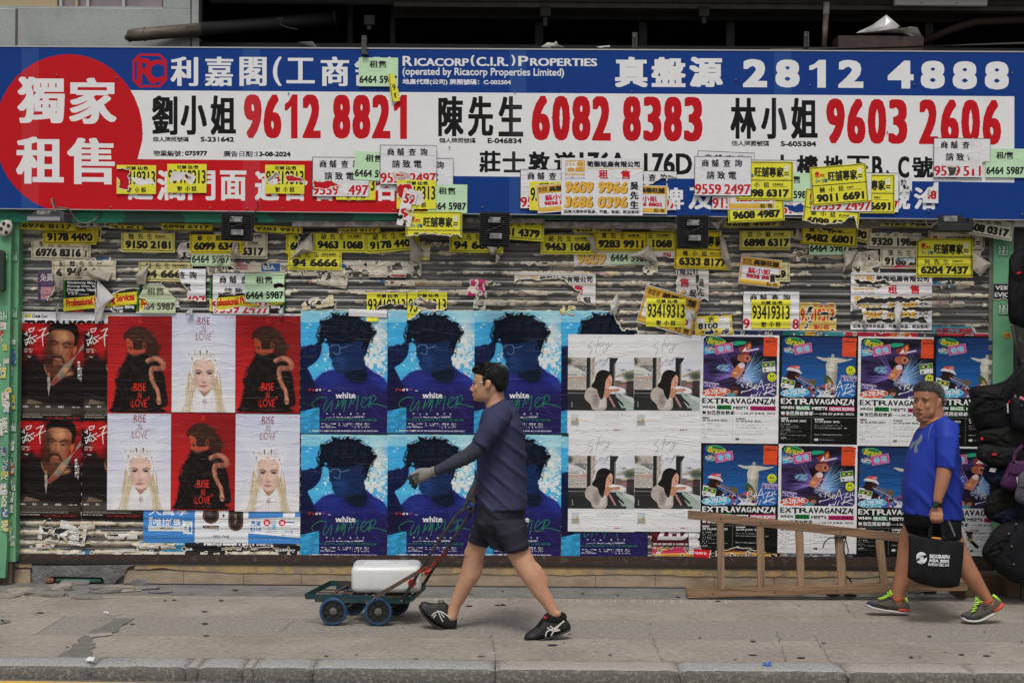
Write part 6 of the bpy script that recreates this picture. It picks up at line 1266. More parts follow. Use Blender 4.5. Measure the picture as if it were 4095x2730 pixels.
def t8():
 c=Cv(303,138,.8,(26,26,28));c.bk=FB;c.rect(0,0,303,5,(50,120,50));c.rect(0,0,6,138,(50,120,50));c.rect(292,0,299,138,(50,120,50));c.ell(60,150,40,18,(180,40,30))
 for i,a in enumerate(('Causeway Bay, Wanchai','Sheung Wan, West','Mongkok, Yaumatei','TST.......')):c.text(a,14,15+i*14,14+len(a)*8.6,26+i*14,(196,196,196),bold=1.2)
 c.poly([(0,84),(292,54),(292,104),(0,134)],(206,190,50));c.text('Professional Postering Services',10,72,284,112,(180,40,30),bold=3.4,rot=-6);c.text('Posting Poster Billing',150,112,282,128,(200,200,200),bold=1.6,rot=-5);c.text('in UK',196,128,240,140,(200,200,200),bold=1.5);return c
c=t8();c.org(1,0,0);c.tear([(206,-5),(310,-5),(310,40),(250,38),(200,60)],seed=4,amp=4);c.tear([(126,-5),(210,-5),(200,60),(160,110),(130,150)],seed=8,amp=4);place(c,'service_flyer',406,1180,2,'black and yellow Professional Services flyer with green edges, torn through','flyer',group='black and yellow service flyers')
c=t8();place(c,'service_flyer',990,1180,1,'black service flyer with green edges almost hidden by white and green ones','flyer',group='black and yellow service flyers')
c=t8();c.org(1,0,0);c.tear([(90,-5),(310,-5),(310,150),(100,150)],seed=14,amp=4);place(c,'service_flyer',706,1184,1,'torn left end of a service flyer under the cream paper reading 64 59','flyer',group='black and yellow service flyers')
fl(t2(),'t2',545,1138,703,1252,4,'dirty rounded pale flyer reading 64 59 right of the service flyer',fade=.7,tears=[([(-5,-5),(30,-5),(10,50),(-5,60)],),([(100,-5),(170,-5),(170,60),(140,40)],),([(0,56),(50,60),(40,90),(0,110)],)])
fl(t1(),'t1',596,1072,824,1230,3,'white enquiry flyer with only its right side left, above the pale poster',tears=[([(-5,-5),(120,-5),(124,50),(150,90),(160,120),(-5,170)],),([(120,130),(240,130),(240,170),(120,170)],)])
fl(t4('陸先生','FOSCO','9150 2181',(200,188,96)),'t4',484,932,700,1008,3,'yellow name strip marked FOSCO 9150 2181',rot=.4)
fl(t4('陳先生','RICHARD','94 6666',(190,182,124),.2),'t4',556,1050,768,1124,2,'cream name strip marked RICHARD above the left posters')
fl(t4('蘇小姐','KATE','6099 6348',YE2),'t4',760,940,972,1012,3,'yellow name strip 6099 634 left of the second flood light',rot=-.5)
fl(t4('洪小姐','CHRIS','6898 6317',CRM),'t4',858,958,1066,1034,2,'cream name strip marked CHRIS under the second flood light',rot=.5,tears=[([(20,-5),(100,-5),(60,60),(20,80)],(176,168,140))])
fl(t4('陳先生','RICHARD','94 6666',CRM),'t4',856,932,1070,1004,1,'cream name strip marked RICHARD half behind the flood light')
fl(t2(),'t2',765,950,922,1064,2,'pale green flyer reading 6464 59 below the yellow 6099 strip',fade=.3)
fl(t4('李先生','IAN','6099 6348'),'t4',1146,940,1356,1012,1,'yellow strip with a single 6 left of GILBERT 9463 1068',tears=[([(56,-5),(230,-5),(230,90),(40,90)],)])
fl(t4('陳先生','RICHARD','94 6666'),'t4',1154,1004,1364,1080,3,'yellow name strip marked RICHARD 94 6666 under GILBERT',fade=.1)
fl(t4('胡先生','GILBERT','9463 1068'),'t4',1254,933,1466,1008,4,'yellow name strip marked GILBERT 9463 1068, left of TOMMY')
fl(t4('胡先生','TOMMY','9178 4400'),'t4',1462,930,1676,1004,3,'yellow name strip marked TOMMY tilted up at its right',rot=-5)
c=Cv(560,52,.8,(184,176,158));c.text('首域置業',14,14,140,42,(90,84,80),bold=1.5);c.rect(225,2,300,36,(40,90,140));c.text('C.I.A.',232,10,280,28,(196,190,180),bold=2);c.text('首域置業',302,10,440,40,(90,84,80),bold=1.5);c.rect(125,0,170,30,(150,70,90),alpha=.6);c.rect(470,8,500,24,(140,50,60),alpha=.7);c.rect(540,4,560,20,(40,90,140));c.tear(noise_thr=.66,seed=33,cell=24);place(c,'paper_remnant',1100,1076,1,'long grimy layered remnant reading C.I.A. across the shutter','paper remnant',material=M_SCRAP)
c=Cv(310,60,.8,(188,180,164));c.text('業',172,14,200,42,(84,78,74),bold=1.5);c.text('SHOP',4,14,34,28,(40,80,130),bold=2);c.rect(40,30,60,38,(150,40,50));c.rect(190,50,310,58,(160,40,50));c.tear(noise_thr=.58,seed=35,cell=22);place(c,'paper_remnant',1530,1078,1,'grimy layered remnant right of the C.I.A. strip','paper remnant',material=M_SCRAP)
fl(t1(),'t1',848,1100,1076,1240,2,'white enquiry flyer half covered by a green one above the red poster',tears=[([(20,80),(140,86),(130,110),(240,140),(240,170),(10,170)],)])
fl(t2(),'t2',980,1097,1138,1204,4,'pale green flyer above the right pale poster',rot=-1,tears=[([(110,44),(160,40),(170,60),(110,62)],)])
c=t1();fl(c,'t1',850,1110,1078,1250,2,'lower scraps of a white enquiry flyer above the red poster',tears=[([(-5,-5),(240,-5),(240,130),(120,124),(-5,136)],)])
fl(t3(),'t3',1467,1171,1624,1285,2,'yellow flyer in rags at the left, above the white paper strip',tears=[([(50,60),(90,40),(170,60),(170,120),(40,120)],),([(40,60),(60,50),(50,80)],)])
fl(t3(),'t3',1630,1170,1787,1284,2,'yellow flyer in rags, the right one above the blue posters',tears=[([(10,50),(50,20),(110,40),(120,60),(60,66),(-5,120),(170,120),(170,66),(140,70)],)])
c=Cv(152,27,.8,(214,214,220));place(c,'blank_paper',1471,1252,4,'blank white paper strip taped over a blue poster top','paper',rot=2)
fl(t4('李先生','RAY','94 6666'),'t4',1800,934,2010,1010,3,'yellow name strip 94 66 tucked behind the black flood light')
fl(t4('鄭先生','JACKY','6181 4379'),'t4',1960,892,2176,948,5,'yellow strip reading 4379 curling up right of the black flood light',rot=4,y=-.10)
fl(t4('胡先生','GILBERT','9463 1068'),'t4',2163,941,2376,1016,3,'yellow name strip marked GILBERT 9463 1068 in the middle',fade=.08)
fl(t4('黃先生','SAMUEL','9283 9911',YE2),'t4',2375,928,2590,1006,4,'yellow name strip marked SAMUEL 9283 991')
fl(t4('胡先生','GILBERT','9463 1068'),'t4',2490,928,2702,1003,2,'yellow name strip marked GILBERT behind SAMUEL, left of the light',fade=.15)
fl(t2(),'t2',2440,960,2598,1042,1,'dirty pale green flyer reading 64 under SAMUEL',fade=.4)
fl(t6(),'t6',2295,918,2620,1145,0,'faded white flyer showing gold 9609 below the middle strips',fade=.45,tears=[([(-5,148),(340,140),(340,240),(-5,240)],),([(190,-5),(340,-5),(340,150),(190,150)],)])
fl(t6(),'t6',2500,962,2826,1190,1,'faded white flyer scrap with black characters behind the flood light',fade=.35,tears=[([(-5,-5),(100,-5),(104,240),(-5,240)],),([(-5,66),(340,66),(340,240),(-5,240)],)])
fl(t5('翁小姐','MICHELLE','6333 8177',YE2),'t5',2697,920,2925,1076,4,'yellow expert flyer 6333 8177 with a peeling right side',rot=1.5,tears=[([(180,-5),(240,-5),(240,120),(214,150),(196,100)],)])
fl(t4('洪小姐','CHRIS','6898 6317',(200,188,84)),'t4',2960,922,3170,1000,3,'yellow name strip marked CHRIS 6898 631 alone on bare shutter',rot=-.5,tears=[([(196,30),(230,30),(230,90),(198,90)],)])
fl(t4('蘇小姐','GIL','6612 3589',(196,190,140)),'t4',2950,1050,3152,1124,1,'pale strip with a 6 behind the tilted gold agency flyer',tears=[([(-5,-5),(150,-5),(150,90),(-5,90)],)])
fl(t7(),'t7',2958,1035,3122,1140,4,'gold agency flyer tilted right, 9836 88, on bare shutter',rot=6,tears=[([(120,66),(170,60),(170,84),(124,90)],)])
fl(t1('91590118'),'t1',2974,1167,3194,1318,2,'white enquiry flyer with a yellow one on top, above the black posters')
fl(t3(),'t3',3003,1200,3162,1311,4,'yellow 93419313 flyer stuck on a white enquiry flyer')
fl(t7(228,name='王先生',num_='9166 0020'),'t7',2560,1165,2790,1320,3,'large gold agency flyer tilted under a yellow flyer',rot=15)
fl(t3(),'t3',2584,1193,2742,1306,5,'yellow 93419313 flyer stuck on the tilted gold flyer',rot=1)
fl(t6(),'t6',2480,1065,2806,1290,1,'cream remains of a white flyer behind the tilted gold one',fade=.4,tears=[([(-5,-5),(220,-5),(230,240),(-5,240)],),([(300,-5),(340,-5),(340,240),(310,240)],)])
fl(t6(),'t6',2508,1068,2835,1200,0,'thin cream edge of a flyer reading as a vertical strip',fade=.5,tears=[([(-5,-5),(280,-5),(280,240),(-5,240)],),([(-5,180),(340,180),(340,240),(-5,240)],)])
c=Cv(150,78,.8,(206,180,60));c.poly([(10,8),(140,8),(140,52),(10,52)],(206,204,200));c.text('8100',14,28,92,52,INK,bold=4);c.poly([(40,2),(100,2),(96,26),(40,30)],(212,200,60));c.text('謝',56,4,78,26,INK,bold=2);c.text('7000 · 2698',20,58,90,70,INK,bold=1.2);c.tear(noise_thr=.68,seed=3,cell=22);fl(c,'t3',2778,1262,2928,1340,2,'ragged yellow and white scrap reading 8100',rot=-3)
c=Cv(150,112,.8,(190,160,80))
for i in range(5):
 for j in range(4):
  for r1 in(15,10,5):c.ell(i*34+(j%2)*17,j*34+10,r1+1.5,r1+1.5,(204,184,110));c.ell(i*34+(j%2)*17,j*34+10,r1-1,r1-1,(184,146,70))
c.text('旺舖 租/售',60,6,140,20,(170,40,40),bold=1.2);c.text('93419313',6,26,140,74,(170,40,40),bold=4);c.text('謝小姐',60,88,120,108,(170,40,40),bold=2);c.tear(noise_thr=.64,seed=18,cell=22);fl(c,'t3',3198,1208,3342,1322,1,'ornate yellow flyer with red digits, in tatters')
fl(t5('黃小姐','MAY','9482 6801',YE2),'t5',3205,826,3430,984,4,'yellow flyer reading 9482 6801 below the right cluster',rot=3,tears=[([(-5,-5),(240,-5),(240,70),(-5,74)],)])
fl(t4('陳先生','LEE','6330 1990',(190,172,110)),'t4',3270,878,3486,950,3,'tan strip ending in 90 right of the yellow 9482 flyer',rot=12)
fl(t2(),'t2',3235,906,3393,1018,2,'pale green flyer reading 64 5987 right of CHRIS',rot=-1)
fl(t4('郭先生','MAN','9320 1988',CRM),'t4',3466,928,3684,988,2,'cream name strip 9320 1 crumpled at its top',rot=1,fade=.2,tears=[([(-5,-5),(240,-5),(240,8),(-5,14)],)])
fl(t4('張先生','HUI','9166 2858',CRM),'t4',3520,1000,3736,1072,2,'cream name strip 916 left of the whole JONES flyer',fade=.1)
c=Cv(100,44,.8,(30,96,120));c.text('师推',34,2,90,24,(200,200,200),bold=3);c.rect(0,28,100,44,(176,50,90));c.tear([(-5,-5),(30,-5),(-5,30)],seed=3);place(c,'blue_scrap',3620,1052,3,'blue and pink scrap wedged beside the JONES flyer','scrap',rot=-4)
fl(t5('何先生','ANN','9283 9911',CRM),'t5',3712,925,3936,1075,1,'cream expert flyer behind the whole JONES flyer',fade=.4,tears=[([(215,80),(240,60),(240,170),(200,170)],)])
fl(t5('何先生','JONES','6204 7437'),'t5',3664,953,3890,1108,4,'whole yellow expert flyer marked JONES 6204 7437')
fl(t4('陳先生','SUN','9608 0317',(200,196,176)),'t4',3840,872,4050,944,5,'cream strip reading 8 0317 hanging off the right end',rot=10,y=-.12)
fl(t6(),'t6',3405,1091,3724,1318,2,'large white company flyer torn into bands at the right',fade=.12,tears=[([(10,30),(100,34),(140,20),(150,48),(90,60),(30,50)],),([(20,106),(140,100),(330,96),(330,110),(20,128)],),([(60,140),(330,134),(330,150),(60,156)],),([(50,186),(300,178),(300,196),(50,200)],),([(-5,150),(46,150),(46,196),(-5,200)],)])
fl(t6(),'t6',2056,1093,2382,1320,1,'white company flyer mostly ripped away above the blue posters',fade=.3,tears=[([(20,22),(200,22),(260,70),(240,140),(-5,150),(-5,40)],),([(-5,130),(280,110),(340,134),(340,240),(-5,240)],)])
fl(t6(),'t6',1944,1040,2270,1267,1,'scrap of a white company flyer above the head in glasses',fade=.4,tears=[([(-5,-5),(100,-5),(90,60),(340,60),(340,-5),(340,240),(86,240),(80,98),(-5,98)],),([(100,-5),(340,-5),(340,240),(110,240)],),([(-5,100),(340,90),(340,240),(-5,240)],),([(-5,-5),(340,-5),(340,48),(-5,48)],)])
for(u,v,w_,h_,cl,sd_,lab)in((1905,1150,70,66,(176,40,100),3,'bright pink shred on the shutter above the walking man'),(1920,1200,50,70,(180,190,180),5,'pale patterned shred under the pink one'),(1270,1210,130,44,(196,186,150),7,'cream and yellow shred above the first blue poster'),(400,1060,90,60,(60,90,130),9,'blue and cream shred right of the JOE strip'),(1330,1120,120,50,(180,172,156),13,'pale shred right of the C.I.A. strip'),(3460,1050,110,90,(178,168,150),15,'grey paper rag hanging left of the 916 strip'),(2600,1080,60,40,(196,190,150),17,'small pale scrap above the tilted gold flyer'),(2270,1240,60,40,(200,190,60),19,'yellow scrap above the third blue poster'),(740,1000,60,60,(170,150,160),21,'faded pink scrap right of the FOSCO strip'),(3200,1020,60,50,(120,104,80),23,'brown cardboard scrap right of the middle'),(3760,1140,90,30,(50,110,150),29,'blue and white shred right of the torn company flyer'),(1690,1010,60,60,(196,186,90),25,'yellow shred left of the 94 66 strip'),(250,2125,190,90,(196,196,196),27,'big white torn scrap on the lower left of the shutter'),(300,2218,150,40,(60,120,150),31,'teal torn sticker low on the shutter at left'),(500,2215,110,40,(190,190,186),37,'white torn sticker low on the shutter beside the adverts')):
 c=Cv(w_,h_,.8,cl);c.shade(.25,12,sd_);c.a[vnoise(c.h,c.w,14,sd_+3,3)>.6]=(198,192,180)
 if w_==190:c.poly([(10,40),(120,30),(80,60),(20,56)],(30,30,34))
 if w_==150:c.text('City Spa',20,4,110,22,(200,206,206),bold=2)
 c.tear(noise_thr=.58,seed=sd_,cell=24);c.tear([(-2,-2),(w_*.2,-2),(-2,h_*.4)],seed=sd_);place(c,'torn_shred',u,v,1.5,lab,'scrap',material=M_SCRAP,rot=(sd_%7)*3-9)
r_=random.Random(15)
for i,(u,k,w_,h_)in enumerate(((2225,2,290,17),(1840,5,130,16),(2000,6,260,24),(1700,6,110,20),(2250,4,180,14),(1300,3,240,26),(1560,4,200,22),(1480,5,160,14),(640,6,150,18),(760,5,90,16),(2560,4,130,16),(3250,3,170,18),(3560,2,200,18),(3820,4,150,16),(2940,6,120,14),(3780,6,180,14),(1960,4,150,22),(1120,5,160,20),(2130,5,120,18),(400,30,300,24),(640,31,220,22),(200,31,160,20),(460,32,240,20),(280,29,200,20))):
 c=Cv(w_,h_,.8,r_.choice([(186,178,160),(196,190,176),(176,166,146),(200,198,192)]));c.shade(.22,14,i,2);c.lines(w_*.3,3,w_*.6,h_-3,1,r_.choice([(60,60,60),(150,40,50),(60,90,130)]),i,.7)if i%3==0 else None
 c.tear(noise_thr=.57,seed=i+200,cell=18);v=G0+PITCH*(k+.33)
 lb_=np.where(c.m,np.arange(c.m.size).reshape(c.m.shape)+1,0)
 for _ in range(400):
  q=lb_.copy();q[1:]=np.maximum(q[1:],lb_[:-1]);q[:-1]=np.maximum(q[:-1],lb_[1:]);q[:,1:]=np.maximum(q[:,1:],lb_[:,:-1]);q[:,:-1]=np.maximum(q[:,:-1],lb_[:,1:]);q[~c.m]=0
  if(q==lb_).all():break
  lb_=q
 vals,cnts=np.unique(lb_[lb_>0],return_counts=True);c.m=lb_==vals[cnts.argmax()]
 nr_=['the film posters','the green 6464 flyer','the first pale poster','the first blue poster','the second blue poster','the head in glasses','the third blue poster','the torn blue poster','the tilted gold flyer','the statue poster','the torn company flyer','the JONES flyer'][min(11,int(u/350))]
 ln_='long' if w_>200 else('short' if w_<135 else 'mid length')
 place(c,'paper_band',u,v,.5,'ragged %s cream paper band %s %s'%(ln_,{2:'on the highest bare slat above',3:'on an upper slat above',4:'on a middle slat above',5:'on a lower slat above',6:'on the slat just above',29:'just under',30:'a slat lower under',31:'low under',32:'lowest under'}[k],nr_),'scrap',group='paper bands on the shutter slats',material=M_SCRAP)
flapm=mat('paper_back',(.46,.42,.36,1),rough=.8,col2=(.34,.29,.23,1),nscale=9,bump=(30,.004));flapw=mat('paper_back_white',(.62,.61,.60,1),rough=.6,col2=(.5,.48,.46,1),nscale=6,bump=(20,.004))
FY=[(flapw,[(388,1116),(456,1188),(420,1225),(400,1285),(380,1290),(378,1276),(386,1190)],'large white flap folded down over the Professional Services flyer'),
      (flapm,[(212,1092),(255,1112),(252,1158),(238,1166),(222,1150)],'dirty beige flap beside the purple flyer'),(flapm,[(338,1080),(450,1086),(432,1124),(380,1112)],'beige flap folded over the JOE strip'),(flapm,[(310,1055),(330,1062),(308,1098),(298,1100)],'thin beige curl over the JOE strip'),
      (flapm,[(600,1052),(586,1100),(582,1138),(548,1136),(540,1100)],'beige flap left of the RICHARD strip'),(flapw,[(232,1210),(236,1215),(226,1290),(222,1255)],'narrow white curl left of the Professional flyer'),(flapm,[(360,938),(372,930),(340,965),(335,976),(330,968)],'twisted curl at the end of the 9178 strip'),
      (flapm,[(1246,930),(1252,1006),(1208,1014),(1156,1042),(1190,986)],'big beige flap between the 6 strip and GILBERT'),(flapm,[(932,965),(952,968),(956,1030),(930,1040),(925,1010)],'crumpled beige flap under the second flood light'),(flapm,[(860,1040),(890,1018),(872,1050)],'small beige fold on the green 6464 flyer'),
      (flapm,[(1640,925),(1660,960),(1690,1010),(1680,1052),(1640,1040),(1636,960)],'long beige flap hanging below the folded yellow flyer'),(flapm,[(1946,984),(1990,990),(1975,1022),(1960,1012)],'beige flap under the black flood light'),(flapm,[(1984,1016),(2000,1030),(1990,1060),(1982,1050)],'small curl below the black flood light'),
      (flapm,[(2598,978),(2632,1048),(2634,1056),(2560,1030),(2506,1026),(2560,1004)],'beige triangular flap left of the fourth flood light'),(flapm,[(2346,948),(2376,944),(2388,1006),(2372,1010)],'narrow flap at the end of the middle GILBERT strip'),(flapw,[(2838,872),(2905,858),(2908,890),(2880,900),(2872,920),(2842,890)],'white crumpled flap hanging under the sign, right of the fourth light'),
      (flapm,[(2878,934),(2900,960),(2930,1078),(2884,1030)],'long peeling flap of the 6333 8177 flyer'),(flapm,[(3190,900),(3210,960),(3196,962),(3176,956)],'white twist of paper left of the 9482 flyer'),(flapm,[(3890,1010),(3964,1054),(3920,1106),(3892,1080)],'beige pointed flap right of the JONES flyer'),(flapw,[(3410,1208),(3438,1232),(3414,1246),(3408,1240)],'white fan of paper left of the torn company flyer'),
      (flapw,[(3590,1202),(3612,1222),(3600,1290),(3604,1312),(3582,1300),(3576,1240)],'white twisted curl in the torn company flyer'),(flapw,[(3455,1260),(3464,1256),(3468,1300),(3460,1312),(3450,1280)],'white curl low on the torn company flyer'),(flapm,[(3630,940),(3700,945),(3670,964),(3640,966)],'silvery crumple over the 9320 strip'),(flapm,[(3368,1004),(3430,1000),(3406,1060),(3370,1090),(3378,1050)],'grey rag hanging left of the 916 strip, creased'),
      (flapw,[(756,1240),(770,1232),(768,1252),(745,1262),(742,1250)],'white curl on top of the pale poster'),(flapw,[(1130,1228),(1136,1262),(1120,1268),(1112,1246)],'white pleated curl above the right red poster'),(flapw,[(1340,1215),(1348,1200),(1342,1240),(1332,1245)],'white shred above the first blue poster'),(flapw,[(2440,1215),(2470,1170),(2478,1220),(2460,1260),(2444,1250)],'white rag at the top of the torn blue poster'),
      (flapw,[(2760,1252),(2790,1262),(2770,1280)],'small white fold beside the 8100 scrap')]
for i,(m_,P_,lab)in enumerate(FY):sheetpoly('paper_flap',P_,m_,lab,'paper flap',-.06,i,.018)
for i,(x0,x1,y,h_,cl,t_,lab)in enumerate(((75,300,905,34,YE2,'6976 8117','folded yellow strip at the far left under the beam'),(300,470,900,20,(196,190,170),'9150','cream folded strip right of the first light'),(430,570,908,16,YE2,'2181','thin folded yellow strip left of FOSCO'),(640,850,908,26,YE2,'6898 6317','folded yellow strip above FOSCO'),(1010,1210,918,28,YE2,'9283 9911','folded yellow strip right of the second light'),(1350,1520,922,20,YE2,'6333 8177','folded yellow strip above TOMMY'),(1650,1830,925,18,YE2,'9463 1068','folded yellow strip under the 9150 2181 flyer'),(2290,2460,922,18,(196,180,70),'9463 1068','folded yellow strip above SAMUEL'),(2600,2700,914,22,(190,186,140),'2081','pale folded strip left of the fourth light'),(2890,3120,898,26,(196,188,110),'9608 4987','folded pale yellow strip above CHRIS'),(3520,3740,898,20,(190,184,90),'9182 7688','folded yellow strip left of the last light'))):
 c=Cv(x1-x0,h_,.8,cl);c.text(t_,14,h_*.2,x1-x0-14,h_*.75,INK,bold=3.5);c.rect(0,h_-3,x1-x0,h_-1.6,INK);c.rect(3,0,4.4,h_,INK);c.rect(x1-x0-5,0,x1-x0-3.6,h_,INK);c.fade(.15);c.shade(.2,30,i)
 c.tear([(-5,h_*.6),(10+20*(i%3),h_*1.2),(-5,h_*1.5)],seed=i);place(c,'folded_strip',(x0+x1)/2,y,0,lab,'flyer',rot=(1.5,-1,2,1,2,-1,3,-1,2,-1,1)[i],group='old strips folded under the beam',y=-.075,ribs=0)
def stick33(w_=34,h_=40,fd=.0):
 c=Cv(w_,h_,1.0,(176,196,176));c.frame(0,0,w_,h_,1.6,(24,92,66));c.text('33',4,3,w_-4,h_*.5,(24,92,66),bold=3);c.text('正品',4,h_*.54,w_-4,h_-4,(24,92,66),bold=1.5);
 if fd:c.tear(noise_thr=.6,seed=int(fd*100),cell=12,back=(150,176,150))
 return c
lp=[(60,1024),(59,1251),(16,1024),(14,1262),(12,1470),(8,1695),(56,1705),(53,1940),(49,2161),(10,1950)]
for i,(u,v)in enumerate(lp):
 st=stick33(20 if u>30 else 30,42,.1*(i%3)if i>4 else 0);y_=-.114 if u>30 else-.174
 place(st,'sticker',u,v,0,'green and white 33 sticker, %s on the %s of the left pillar'%(('upper one','second one','upper one','second one','third one','fourth one','third one, torn','fourth one, torn','lowest one','lowest one')[i],'inner edge' if u>30 else 'outer face'),'sticker',group='33 stickers on the left pillar',y=y_,ribs=0)
for i,(u,v)in enumerate(((4012,1002),(4012,1236))):place(stick33(40,42),'sticker',u,v,0,['upper green and white 33 sticker on the right pillar','lower green and white 33 sticker on the right pillar'][i],'sticker',y=-.054,ribs=0)
c=Cv(84,78,1,(24,26,28));c.frame(1,1,83,77,1.2,(150,156,150));c.text('VEKS',8,8,76,26,(200,202,200),bold=3);c.text('EVICT',6,35,82,54,(200,202,200),bold=3);c.tear([(0,70),(20,60),(40,56),(84,70),(84,90),(0,90)],seed=2);place(c,'black_sticker',4014,1173,0,'black sticker reading VEKS EVICT on the right pillar','sticker',y=-.054,ribs=0)
c=Cv(26,20,1,(190,150,50));c.text('出租',2,2,24,18,(170,30,30),bold=2);place(c,'red_sticker',4028,1340,0,'small red and yellow sticker low on the right pillar','sticker',y=-.054,ribs=0)
r_=random.Random(77)
for i in range(34):
 left_=i%2==0;w_=r_.uniform(14,30)if left_ else r_.uniform(12,20);h_=r_.uniform(16,60);u=r_.uniform(6,34)if left_ else r_.uniform(42,60);v=1290+(i/34.)*860+r_.uniform(-20,20);u-=(v-1200)*.012
 cl=r_.choice([(196,198,196),(190,196,190),(180,186,200),(196,190,176),(170,60,60),(196,180,60),(60,90,140)]);c=Cv(w_,h_,1,cl);c.lines(2,3,w_-2,h_-3,max(2,int(h_/7)),r_.choice([(90,90,100),(150,40,50),(50,80,130)]),i,.5);c.shade(.15,8,i);c.tear(noise_thr=.62,seed=i+60,cell=10)
 cn_={(196,198,196):'white',(190,196,190):'pale',(180,186,200):'bluish',(196,190,176):'cream',(170,60,60):'red',(196,180,60):'yellow',(60,90,140):'blue'}[cl]
 sz_='tall' if h_>44 else('small' if h_<28 else 'torn');ht_=('well above head height','above head height','at head height','at shoulder height','at chest height','at waist height','at hip height','at thigh height','at knee height')[min(8,int((v-1260)/105))]
 place(c,'sticker',u,v,0,'%s %s notice %s on the %s of the left pillar'%(sz_,cn_,ht_,'outer face' if left_ else 'inner edge'),'sticker',rot=r_.uniform(-6,6),group='torn notices on the left pillar',y=(-.1745 if left_ else-.1145)-.0003*i,ribs=0)
# ================================================================ FLOOD LIGHTS UNDER THE SIGN
blk=mat('black_casting',(0.022,0.022,0.025,1),rough=.55,spec=.4);gry=mat('grey_casting',(0.075,0.075,0.085,1),rough=.5);lit=mat('silver_edge',(0.38,0.38,0.42,1),rough=.4,metal=.5)
drv=mat('driver_box',(0.16,0.16,0.16,1),rough=.5,col2=(.32,.32,.3,1),nscale=30,thr=(.5,.55));wire=mat('black_cable',(0.03,0.03,0.032,1),rough=.6);wireg=mat('grey_cable',(0.16,0.145,0.12,1),rough=.7)
def flood(u0,v0,u1,v1,label,shelf=False,two=True,boxes=True,seed=1,lean=0.0):
 r_=random.Random(seed);Y=-.40;a,b_=W(u0,v1,Y),W(u1,v0,Y);w_,h_=b_.x-a.x,b_.z-a.z
 t=tag(empty('flood_light',((a.x+b_.x)/2,Y,b_.z),(0,R(lean),0)),label,'flood light','flood lights under the sign');X=w_/2
 b=MB().box((-X,-.02,-h_),(X,.01,0),bev=.004)
 b.box((-X,-.045,-h_),(-X+.006,.0,0)).box((X-.006,-.045,-h_),(X,.0,0)).box((-X,-.03,-.008),(X,.0,0))
 b.build('housing',blk,t)
 n=int(h_/.0155)
 for i in range(n):z=-.01-(h_-.02)*(i+.5)/n;MB().box((-X+.008,-.05,z-.003),(X-.008,-.019,z+.003)).build('fin',blk,t)
 MB().box((-X-.012,-.03,-.05),(-X-.002,.12,-.02)).box((X+.002,-.03,-.05),(X+.012,.12,-.02)).box((-X,.10,-.05),(X,.12,-.02)).build('yoke',blk,t)
 MB().tube([(0,.12,-.03),(0,.33,.02)],.012,8).build('arm',dsteel,t)
 if boxes:
  for k,zf in enumerate((.24,.70)):MB().box((-.045+.01*k,-.072,-h_*zf-.022),(.043+.01*k,-.05,-h_*zf+.018),bev=.003).build('driver',drv,t)
  MB().tube([(.03,-.07,-h_*.24),(.065,-.08,-h_*.3),(.04,-.085,-h_*.42),(0,-.085,-h_*.48),(-.05,-.08,-h_*.56),(-.06,-.075,-h_*.66),(-.03,-.07,-h_*.7)],.0035,6).build('cable',wire,t,smooth=True)
  MB().tube([(-.05,-.07,.01),(-.03,-.085,-.03),(-.06,-.08,-h_*.12),(-.03,-.07,-h_*.22)],.003,6).build('cable',wire,t,smooth=True)
 return t
flood(890,853,1014,963,'black finned flood light with two small driver boxes, second from left',seed=2,lean=1.5)
flood(1918,850,2040,986,'black finned flood light hanging above the walking man in glasses',seed=3,lean=.8)
flood(2706,862,2831,992,'black finned flood light between the 64 flyer and MICHE flyer',seed=4)
def flood_flat(u0,v0,u1,v1,label,edge,body,seed):
 """a light tipped to face down: we see its edge, and its back foreshortened"""
 Y=-.42;a,b_=W(u0,v1,Y),W(u1,v0,Y);w_,h_=b_.x-a.x,b_.z-a.z;X=w_/2
 t=tag(empty('flood_light',((a.x+b_.x)/2,Y,a.z)),label,'flood light','flood lights under the sign')
 MB().box((-X,-.06,0),(X,.05,h_*.38),bev=.005).build('housing',body,t);MB().box((-X+.004,-.066,h_*.06),(X-.004,-.059,h_*.32)).build('edge_strip',edge,t)
 for i in range(7):z=h_*(.40+.07*i);MB().box((-X*(.86-.02*i),-.05+.016*i,z),(X*(.9-.02*i),-.036+.016*i,z+h_*.05)).build('fin',body,t)
 MB().box((-X*.5,-.03,h_*.5),(X*.3,.05,h_*.78),bev=.003).build('driver',drv,t)
 MB().box((X-.01,-.05,0),(X+.02,.15,h_*.7),bev=.004).build('yoke',body,t);MB().tube([(0,.05,h_*.5),(0,.36,h_*.9)],.012,8).build('arm',dsteel,t)
 return t
flood_flat(118,833,254,888,'silver edged flood light tipped flat under the red circle, leftmost',lit,gry,5)
flood_flat(3738,848,3872,928,'black flood light tipped flat at the right under the blue area',blk,blk,6)
def cable(pts,y,r,m,label,y1=None):
 P_=smooth_pts([(a,b)for a,b in pts],False,5);n=len(P_)
 return tag(MB().tube([W(a,b,y+((y1-y)*i/n if y1 is not None else 0))for i,(a,b)in enumerate(P_)],r,7).build('cable',m,smooth=True),label,'cable')
cable([(222,848),(212,820),(206,800),(214,798),(224,828),(250,832),(275,838),(290,862),(312,886),(345,893),(380,878),(400,850)],-.44,.006,wireg,'grey cable looping below the beam from the leftmost flood light',-.14)
cable([(185,840),(165,848),(140,856)],-.44,.006,wire,'short dark cable lying on the leftmost flood light')
cable([(1028,796),(1030,830),(1018,848),(1000,856)],-.22,.0035,wire,'thin black wire coming out of the sign above the second flood light')
cable([(2820,850),(2835,858),(2842,880),(2840,905),(2850,915)],-.24,.003,wire,'thin black wire hanging right of the fourth flood light')
